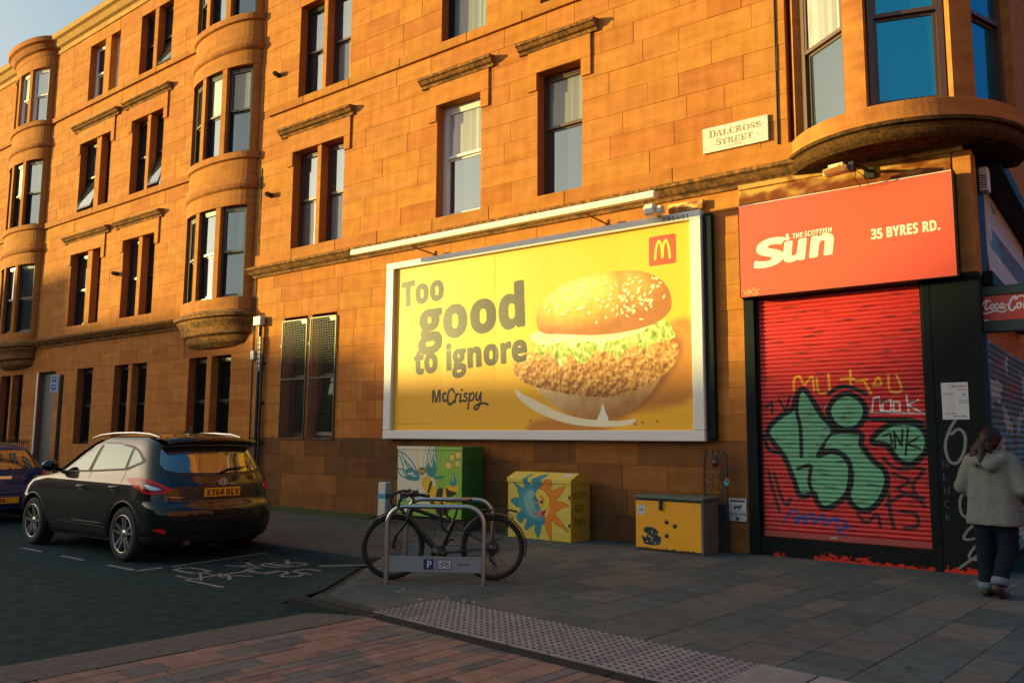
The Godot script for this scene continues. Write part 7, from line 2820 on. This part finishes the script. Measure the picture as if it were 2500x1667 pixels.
func blue_car() -> void:
	var car := thing("parked_car", "dark blue hatchback parked in front of the black SUV, cut off by the picture edge", "car", Vector3(-16.45, 0.0, 4.42), 0.0, "cars parked along the kerb")
	var skin := CarSkin.new([
		[0.18, -0.20, -3.95, 0.76], [0.25, -0.05, -4.05, 0.84], [0.40, 0.0, -4.12, 0.875], [0.55, 0.0, -4.12, 0.885], [0.62, -0.02, -4.10, 0.888], [0.66, -0.07, -4.06, 0.887], [0.78, -0.085, -3.95, 0.882], [0.88, -0.11, -3.6, 0.868], [0.95, -0.14, -3.15, 0.845], [1.05, -0.22, -2.92, 0.80], [1.18, -0.34, -2.65, 0.745], [1.30, -0.47, -2.38, 0.685], [1.37, -0.58, -2.18, 0.62], [1.41, -0.76, -1.9, 0.50], [1.43, -1.0, -1.65, 0.28], [1.434, -1.2, -1.45, 0.04]], [-0.78, -3.30])
	skin.arch = 0.36
	skin.hub = 0.31
	part("body", skin.body(), M.car_blue, car)
	var under := Shape.new()
	under.box(Vector3(-3.9, 0.18, -0.62), Vector3(-0.25, 0.85, 0.62))
	part("underbody", under.done(), M.rubber, car)
	for x in [-0.78, -3.30]:
		for side in [-1.0, 1.0]:
			car_wheel(car, Vector3(x, 0.31, side * 0.77), side, 0.31)
	for side in [-1.0, 1.0]:
		part("side_window", skin.side_patch([[-2.75, 0.99], [-1.75, 1.0], [-0.80, 1.06], [-0.75, 1.14], [-1.0, 1.27], [-1.6, 1.33], [-2.05, 1.32], [-2.35, 1.22]], side, 0.005), M.car_glass, car)
		var f := 1.0 if side > 0.0 else -1.0
		part("tail_light", skin.patch([[1.05, 0.90], [0.80, 0.93], [0.58, 0.91], [0.50, 0.84], [0.60, 0.80], [0.85, 0.80], [1.0, 0.84]].map(func(p): return [p[0] * f, p[1]]), 0.008, 0.03), M.lamp_red, car)
	part("rear_window", skin.patch([[-0.62, 1.0], [0.0, 0.97], [0.62, 1.0], [0.68, 1.10], [0.62, 1.28], [0.0, 1.33], [-0.62, 1.28], [-0.68, 1.10]], 0.005), M.rear_glass, car)
	part("bumper_strip", skin.patch(strip([[-0.9, 0.50], [0.0, 0.49], [0.9, 0.50]], 0.018), 0.004, 0.05), M.alloy_dim, car)
	part("bumper_strip", skin.patch(strip([[-0.9, 0.30], [0.0, 0.29], [0.9, 0.30]], 0.014), 0.004, 0.05), M.alloy_dim, car)
	part("badge", skin.patch([[-0.04, 0.80], [0.04, 0.80], [0.05, 0.85], [-0.05, 0.85]], 0.006, 0.03), M.alloy, car)
	var pl := Shape.new()
	pl.rbox(Vector3(-0.03, 0.36, -0.26), Vector3(0.012, 0.47, 0.26), 0.006)
	var plate := part("number_plate", pl.done(), M.plate_yellow, car)
	var tx := text_mesh("plate_number", "SB16", 0.075, M.iron, plate, Vector3(0.0135, 0.378, 0.22), "Droid Sans Bold", 0.002, 0.24)
	tx.rotation.y = PI * 0.5
	var fin := Shape.new()
	fin.plate(PackedVector2Array([Vector2(-1.10, 1.42), Vector2(-0.92, 1.42), Vector2(-0.95, 1.485), Vector2(-0.98, 1.49)]), -0.016, 0.016)
	part("aerial_fin", fin.done(), M.alloy_dim, car)


# ---------------------------------------------------------------- a person
# A skin round tapered bones: [a, b, radius at a, radius at b]
func flesh(bones: Array, cell: float, melt: float, floor_y := -9.0) -> ArrayMesh:
	var lo := Vector3.INF
	var hi := -Vector3.INF
	for b in bones:
		for k in 2:
			lo = lo.min(b[k] - Vector3.ONE * (b[2 + k] + cell * 2.0))
			hi = hi.max(b[k] + Vector3.ONE * (b[2 + k] + cell * 2.0))
	var n := Vector3i(((hi - lo) / cell).ceil()) + Vector3i.ONE
	var f := PackedFloat32Array()
	f.resize(n.x * n.y * n.z)
	f.fill(1.0)
	for b in bones:
		var a: Vector3 = b[0]
		var d: Vector3 = b[1] - a
		var dd := maxf(d.length_squared(), 1e-9)
		var reach := maxf(b[2], b[3]) + melt + cell * 2.0
		var p0 := Vector3i(((a.min(b[1]) - Vector3.ONE * reach - lo) / cell).floor()).clamp(Vector3i.ZERO, n - Vector3i.ONE)
		var p1 := Vector3i(((a.max(b[1]) + Vector3.ONE * reach - lo) / cell).ceil()).clamp(Vector3i.ZERO, n - Vector3i.ONE)
		for z in range(p0.z, p1.z + 1):
			for y in range(p0.y, p1.y + 1):
				for x in range(p0.x, p1.x + 1):
					var p := lo + Vector3(x, y, z) * cell
					var t := clampf((p - a).dot(d) / dd, 0.0, 1.0)
					var v := (p - a - d * t).length() - lerpf(b[2], b[3], t)
					var i := x + n.x * (y + n.y * z)
					var o := f[i]
					var h := maxf(melt - absf(o - v), 0.0) / melt
					f[i] = minf(o, v) - h * h * melt * 0.25
	if floor_y > -8.0:
		for z in n.z:
			for y in n.y:
				var cut := floor_y - (lo.y + y * cell)
				for x in n.x:
					var i := x + n.x * (y + n.y * z)
					f[i] = maxf(f[i], cut)
	var s := Shape.new(true)
	var spot := {}
	var corner := [Vector3i(0, 0, 0), Vector3i(1, 0, 0), Vector3i(0, 1, 0), Vector3i(1, 1, 0), Vector3i(0, 0, 1), Vector3i(1, 0, 1), Vector3i(0, 1, 1), Vector3i(1, 1, 1)]
	var edges := [[0, 1], [2, 3], [4, 5], [6, 7], [0, 2], [1, 3], [4, 6], [5, 7], [0, 4], [1, 5], [2, 6], [3, 7]]
	for z in n.z - 1:
		for y in n.y - 1:
			for x in n.x - 1:
				var val := []
				var inside := 0
				for c in corner:
					var q := f[x + c.x + n.x * (y + c.y + n.y * (z + c.z))]
					val.append(q)
					if q < 0.0:
						inside += 1
				if inside == 0 or inside == 8:
					continue
				var sum := Vector3()
				var count := 0
				for e in edges:
					if (val[e[0]] < 0.0) != (val[e[1]] < 0.0):
						var t: float = val[e[0]] / (val[e[0]] - val[e[1]])
						sum += Vector3(corner[e[0]]).lerp(Vector3(corner[e[1]]), t)
						count += 1
				spot[x + n.x * (y + n.y * z)] = lo + (Vector3(x, y, z) + sum / count) * cell
	for z in range(1, n.z - 1):
		for y in range(1, n.y - 1):
			for x in range(1, n.x - 1):
				var i := x + n.x * (y + n.y * z)
				var here := f[i] < 0.0
				for ax in 3:
					var step: int = [1, n.x, n.x * n.y][ax]
					if here == (f[i + step] < 0.0):
						continue
					var u: int = [n.x, n.x * n.y, 1][ax]
					var w: int = [n.x * n.y, 1, n.x][ax]
					if not (spot.has(i) and spot.has(i - u) and spot.has(i - w) and spot.has(i - u - w)):
						continue
					if here:
						s.quad(spot[i - u - w], spot[i - w], spot[i], spot[i - u])
					else:
						s.quad(spot[i - u - w], spot[i - u], spot[i], spot[i - w])
	return s.done()


func person() -> void:
	var o := thing("person", "person in a pale hooded coat and rolled jeans walking past the corner", "person", Vector3(-1.215, PAVE, 1.38), deg_to_rad(-14))
	var v := func(x: float, y: float, z: float) -> Vector3: return Vector3(x, y, z)
	# body, one skin from head to ankles
	var bones := [
		[v.call(0, 0.88, 0), v.call(0, 1.22, 0), 0.115, 0.11], [v.call(-0.12, 1.30, 0), v.call(0.12, 1.30, 0), 0.06, 0.06], [v.call(0, 1.26, 0), v.call(0, 1.42, -0.02), 0.06, 0.048],
		[v.call(0.0, 1.475, -0.02), v.call(0.0, 1.545, -0.015), 0.072, 0.082], [v.call(0.0, 1.435, -0.07), v.call(0.0, 1.47, -0.055), 0.035, 0.05], [v.call(0, 1.49, -0.095), v.call(0, 1.465, -0.112), 0.010, 0.014], [v.call(-0.083, 1.485, -0.01), v.call(-0.083, 1.51, -0.01), 0.013, 0.015], [v.call(0.083, 1.485, -0.01), v.call(0.083, 1.51, -0.01), 0.013, 0.015],
		[v.call(-0.19, 1.29, 0), v.call(-0.27, 1.05, 0.02), 0.052, 0.042], [v.call(-0.27, 1.05, 0.02), v.call(-0.20, 0.95, -0.18), 0.04, 0.03],
		[v.call(0.19, 1.29, 0), v.call(0.28, 1.05, 0.01), 0.052, 0.042], [v.call(0.28, 1.05, 0.01), v.call(0.23, 0.93, -0.19), 0.04, 0.03],
		[v.call(-0.09, 0.86, 0), v.call(-0.10, 0.47, -0.02), 0.085, 0.055], [v.call(-0.10, 0.47, -0.02), v.call(-0.095, 0.09, 0.03), 0.052, 0.036],
		[v.call(0.09, 0.86, 0), v.call(0.09, 0.48, -0.05), 0.085, 0.055], [v.call(0.09, 0.48, -0.05), v.call(0.045, 0.13, 0.13), 0.052, 0.036]]
	part("body", flesh(bones, 0.016, 0.03), M.skin, o)
	# two hands, fingers curled
	for side in [-1.0, 1.0]:
		var hb := Vector3(side * 0.205 + (0.012 if side > 0.0 else 0.0), 0.935, -0.20)
		var hand := [[hb, hb + Vector3(-side * 0.02, -0.03, -0.055), 0.026, 0.03]]
		for k in 4:
			var root := hb + Vector3(-side * 0.02 + (k - 1.5) * 0.017, -0.035, -0.07)
			var l: float = [0.030, 0.036, 0.034, 0.026][k]
			hand.append([root, root + Vector3(0, -l * 0.5, -l * 0.7), 0.0095, 0.009])
			hand.append([root + Vector3(0, -l * 0.5, -l * 0.7), root + Vector3(0, -l * 1.3, -l * 0.4), 0.009, 0.0075])
		hand.append([hb + Vector3(-side * 0.025, 0, -0.02), hb + Vector3(-side * 0.055, -0.01, -0.05), 0.011, 0.010])
		hand.append([hb + Vector3(-side * 0.055, -0.01, -0.05), hb + Vector3(-side * 0.055, -0.03, -0.075), 0.010, 0.008])
		part("hand", flesh(hand, 0.005, 0.008), M.skin, o)
	var coat := [
		[v.call(-0.085, 1.27, 0.0), v.call(-0.10, 0.98, 0.0), 0.118, 0.125], [v.call(0.085, 1.27, 0.0), v.call(0.10, 0.98, 0.0), 0.118, 0.125],
		[v.call(-0.10, 0.98, 0.0), v.call(-0.105, 0.70, 0.01), 0.125, 0.15], [v.call(0.10, 0.98, 0.0), v.call(0.105, 0.70, 0.01), 0.125, 0.15],
		[v.call(-0.14, 1.315, 0), v.call(0.14, 1.315, 0), 0.085, 0.085], [v.call(0, 1.28, 0.01), v.call(0, 0.95, 0.01), 0.128, 0.128], [v.call(0, 0.95, 0.01), v.call(0, 0.70, 0.02), 0.128, 0.15],
		[v.call(-0.185, 1.29, 0.0), v.call(-0.275, 1.05, 0.03), 0.082, 0.07], [v.call(-0.275, 1.05, 0.03), v.call(-0.20, 0.95, -0.16), 0.068, 0.054],
		[v.call(0.185, 1.29, 0.0), v.call(0.285, 1.05, 0.02), 0.082, 0.07], [v.call(0.285, 1.05, 0.02), v.call(0.235, 0.935, -0.17), 0.068, 0.054],
		[v.call(-0.115, 1.375, 0.03), v.call(-0.08, 1.31, 0.12), 0.045, 0.05], [v.call(-0.08, 1.31, 0.12), v.call(0.05, 1.265, 0.15), 0.05, 0.05], [v.call(0.05, 1.265, 0.15), v.call(0.13, 1.34, 0.07), 0.05, 0.05], [v.call(0.13, 1.34, 0.07), v.call(0.10, 1.40, -0.02), 0.045, 0.035], [v.call(0.0, 1.34, 0.10), v.call(0.02, 1.38, 0.05), 0.05, 0.05]]
	part("coat", flesh(coat, 0.014, 0.035, 0.69), M.coat, o)
	for q in [[Vector3(0.035, 1.24, 0.135), Vector3(0.035, 1.0, 0.128), Vector3(0.04, 0.71, 0.158)], [Vector3(-0.19, 1.0, 0.075), Vector3(-0.10, 0.995, 0.124), Vector3(0.02, 0.99, 0.128)], [Vector3(-0.17, 1.23, 0.08), Vector3(-0.06, 1.24, 0.115), Vector3(-0.02, 1.24, 0.12)]]:
		var sm := Shape.new(true)
		sm.tube(q, 0.005, 5)
		part("seam", sm.done(), M.coat_seam, o)
	var jeans := [
		[v.call(-0.06, 0.88, 0), v.call(0.06, 0.88, 0), 0.12, 0.12], [v.call(-0.095, 0.84, 0.0), v.call(-0.105, 0.47, -0.015), 0.115, 0.085], [v.call(-0.105, 0.47, -0.015), v.call(-0.10, 0.12, 0.03), 0.083, 0.068],
		[v.call(0.095, 0.84, 0.0), v.call(0.095, 0.48, -0.045), 0.115, 0.085], [v.call(0.095, 0.48, -0.045), v.call(0.055, 0.19, 0.105), 0.083, 0.068]]
	part("jeans", flesh(jeans, 0.014, 0.03, 0.085), M.denim, o)
	for q in [[Vector3(-0.10, 0.105, 0.03), 0.0], [Vector3(0.055, 0.165, 0.115), -0.35]]:
		var c := Shape.new(true)
		c.t = Transform3D(Basis(Vector3.RIGHT, q[1]), q[0])
		c.lathe([Vector2(0.060, -0.035), Vector2(0.074, -0.035), Vector2(0.077, 0.0), Vector2(0.074, 0.035), Vector2(0.060, 0.035)], 18)
		part("cuff", c.done(), M.denim_pale, o)
	var left_shoe := [[v.call(-0.095, 0.045, 0.055), v.call(-0.10, 0.042, -0.05), 0.043, 0.044], [v.call(-0.10, 0.042, -0.05), v.call(-0.105, 0.036, -0.15), 0.044, 0.034], [v.call(-0.095, 0.05, 0.05), v.call(-0.095, 0.11, 0.03), 0.042, 0.04]]
	var right_shoe := [[v.call(0.045, 0.105, 0.165), v.call(0.05, 0.045, 0.07), 0.043, 0.044], [v.call(0.05, 0.045, 0.07), v.call(0.055, 0.034, -0.02), 0.043, 0.032], [v.call(0.045, 0.11, 0.16), v.call(0.05, 0.16, 0.12), 0.042, 0.04]]
	for q in [left_shoe, right_shoe]:
		part("shoe", flesh(q, 0.009, 0.02, 0.001), M.shoe, o)
	# dark hair, loosely gathered and falling over the hood
	var hair := [[v.call(0, 1.535, 0.0), v.call(0, 1.55, -0.02), 0.098, 0.096], [v.call(0.0, 1.49, 0.035), v.call(0.0, 1.53, 0.05), 0.085, 0.075], [v.call(-0.03, 1.48, 0.08), v.call(-0.07, 1.42, 0.11), 0.055, 0.045], [v.call(-0.07, 1.42, 0.11), v.call(-0.10, 1.34, 0.13), 0.042, 0.026], [v.call(-0.03, 1.42, 0.12), v.call(-0.03, 1.31, 0.17), 0.034, 0.02], [v.call(-0.08, 1.46, 0.06), v.call(-0.135, 1.36, 0.10), 0.03, 0.014], [v.call(-0.10, 1.40, 0.10), v.call(-0.12, 1.30, 0.14), 0.022, 0.010], [v.call(-0.05, 1.36, 0.15), v.call(-0.075, 1.27, 0.17), 0.02, 0.009], [v.call(0.02, 1.46, 0.09), v.call(0.03, 1.40, 0.10), 0.04, 0.025], [v.call(-0.07, 1.50, 0.06), v.call(-0.13, 1.43, 0.08), 0.035, 0.02], [v.call(-0.13, 1.43, 0.08), v.call(-0.16, 1.36, 0.10), 0.02, 0.008], [v.call(-0.05, 1.45, 0.10), v.call(-0.12, 1.38, 0.13), 0.03, 0.012], [v.call(-0.01, 1.38, 0.14), v.call(-0.04, 1.25, 0.185), 0.016, 0.006], [v.call(-0.08, 1.33, 0.14), v.call(-0.06, 1.24, 0.18), 0.014, 0.005]]
	part("hair", flesh(hair, 0.007, 0.012), M.hair, o)


func more_materials() -> void:
	M.varnish = grained(ImageTexture.create_from_image(blend_image(256, [[noise_bytes(256, 31, 0.012, 4, 4), 1.0], [noise_bytes(256, 32, 0.02, 4), 0.6]], lin(0.16, 0.04, 0.008), lin(0.52, 0.28, 0.07), 3.2)), null, 0.7, 0.4)
	M.stone_plain = grained(M.stone.albedo_texture, M.stone.normal_texture, 0.45, 0.92)
	M.stone_plain.albedo_color = lin(0.495, 0.19, 0.045)
	M.eaves = grained(M.stone.albedo_texture, M.stone.normal_texture, 0.45, 0.9)
	M.eaves.albedo_color = lin(0.55, 0.31, 0.11)
	M.slate = paint(lin(0.05, 0.05, 0.055), 0.7)
	M.door_grey = paint(lin(0.075, 0.08, 0.078), 0.6)
	M.dark_brick = paint(lin(0.07, 0.05, 0.04), 0.9)

	M.asphalt_worn = grained(M.asphalt.albedo_texture, M.asphalt.normal_texture, 1.1, 0.85)
	M.asphalt_worn.albedo_color = Color(1.5, 1.3, 1.2)
	M.kerb_dark = grained(M.kerb.albedo_texture, M.kerb.normal_texture, 1.1, 0.85)
	M.kerb_dark.albedo_color = Color(0.66, 0.7, 0.7)
	M.board_white = paint(lin(0.66, 0.65, 0.62), 0.4)
	M.varnish_pale = grained(M.varnish.albedo_texture, null, 1.1, 0.5)
	M.varnish_pale.albedo_color = Color(1.3, 1.5, 1.7)
	M.dark_green = paint(lin(0.022, 0.05, 0.035), 0.5)
	M.dull_green = grained(M.kerb.albedo_texture, null, 1.5, 0.5)
	M.dull_green.albedo_color = Color(1.15, 1.25, 1.15)
	M.plate_cream = grained(ImageTexture.create_from_image(blend_image(256, [[noise_bytes(256, 41, 0.03, 4), 1.0]], lin(0.52, 0.47, 0.40), lin(0.74, 0.70, 0.62), 2.0)), null, 2.0, 0.6)
	M.worn_ink = grained(ImageTexture.create_from_image(blend_image(256, [[noise_bytes(256, 42, 0.06, 4), 1.0]], lin(0.10, 0.06, 0.02), lin(0.50, 0.42, 0.29), 4.0)), null, 2.5, 0.7)
	M.rusty_cream = grained(M.varnish.albedo_texture, null, 1.8, 0.6)
	M.rusty_cream.albedo_color = Color(1.2, 1.5, 2.2)
	M.zinc = paint(lin(0.20, 0.225, 0.235), 0.5, 0.3)
	M.bike_black = paint(lin(0.014, 0.014, 0.014), 0.3)
	M.dim_steel = paint(lin(0.10, 0.10, 0.10), 0.4, 0.9)
	M.gum_white = paint(lin(0.42, 0.42, 0.42), 0.8)
	M.gum_dark = paint(lin(0.05, 0.055, 0.055), 0.8)
	M.car_black = paint(lin(0.005, 0.008, 0.010), 0.5, 0.0, 0.2)
	M.car_black.clearcoat_enabled = true
	M.car_black.clearcoat = 1.0
	M.car_black.clearcoat_roughness = 0.03
	M.car_blue = paint(lin(0.004, 0.03, 0.10), 0.4, 0.0, 0.2)
	M.car_blue.clearcoat_enabled = true
	M.car_blue.clearcoat = 0.35
	M.car_blue.clearcoat_roughness = 0.04
	M.car_glass = paint(lin(0.06, 0.088, 0.095), 0.03, 0.85)
	M.rear_glass = paint(lin(0.22, 0.23, 0.23), 0.03, 0.9)
	M.trim_black = paint(lin(0.010, 0.011, 0.012), 0.5)
	M.rim_dark = paint(lin(0.03, 0.03, 0.032), 0.4, 0.6)
	M.alloy = paint(lin(0.55, 0.55, 0.54), 0.28, 0.9)
	M.alloy_dim = paint(lin(0.28, 0.29, 0.30), 0.3, 0.9)
	M.lamp_red = paint(lin(0.62, 0.014, 0.02), 0.2, 0.0, 0.35)
	M.lamp_deep = paint(lin(0.14, 0.006, 0.008), 0.12)
	M.lamp_clear = paint(lin(0.45, 0.47, 0.50), 0.1, 0.6)
	M.plate_yellow = paint(lin(0.70, 0.33, 0.012), 0.4)
	M.skin = paint(lin(0.42, 0.24, 0.17), 0.55)
	M.coat = grained(M.slab.albedo_texture, null, 3.0, 0.95)
	M.coat.albedo_color = lin(0.165, 0.18, 0.172)
	M.coat_seam = paint(lin(0.10, 0.10, 0.09), 0.9)
	M.denim = grained(M.slab.albedo_texture, M.slab.normal_texture, 4.0, 0.9)
	M.denim.albedo_color = lin(0.008, 0.017, 0.030)
	M.denim_pale = paint(lin(0.09, 0.13, 0.17), 0.9)
	M.shoe = paint(lin(0.012, 0.010, 0.008), 0.6)
	M.hair = paint(lin(0.009, 0.004, 0.004), 0.5, 0.0, 0.35)
	M.leather = paint(lin(0.10, 0.04, 0.015), 0.4)


func _ready() -> void:
	rng.seed = 20417
	make_materials()
	make_light()
	more_materials()
	ground()

	corner_building()
	street_building()
	far_buildings()
	billboard()
	shop_sign()
	roller_shutter()
	side_shop()
	bee_cabinet()
	sun_cabinet()
	grit_box()
	iron_gate()
	small_plates()
	wall_fittings()
	parking_sign()
	railing()
	bike_stand("nearer steel bicycle stand with blue parking symbol on its plate", Vector3(-6.32, PAVE, 4.64), Vector3(-5.47, PAVE, 4.09), true)
	bike_stand("farther steel bicycle stand behind the bicycle", Vector3(-6.87, PAVE, 3.81), Vector3(-6.02, PAVE, 3.26), false)
	bicycle()
	suv()
	blue_car()
	person()
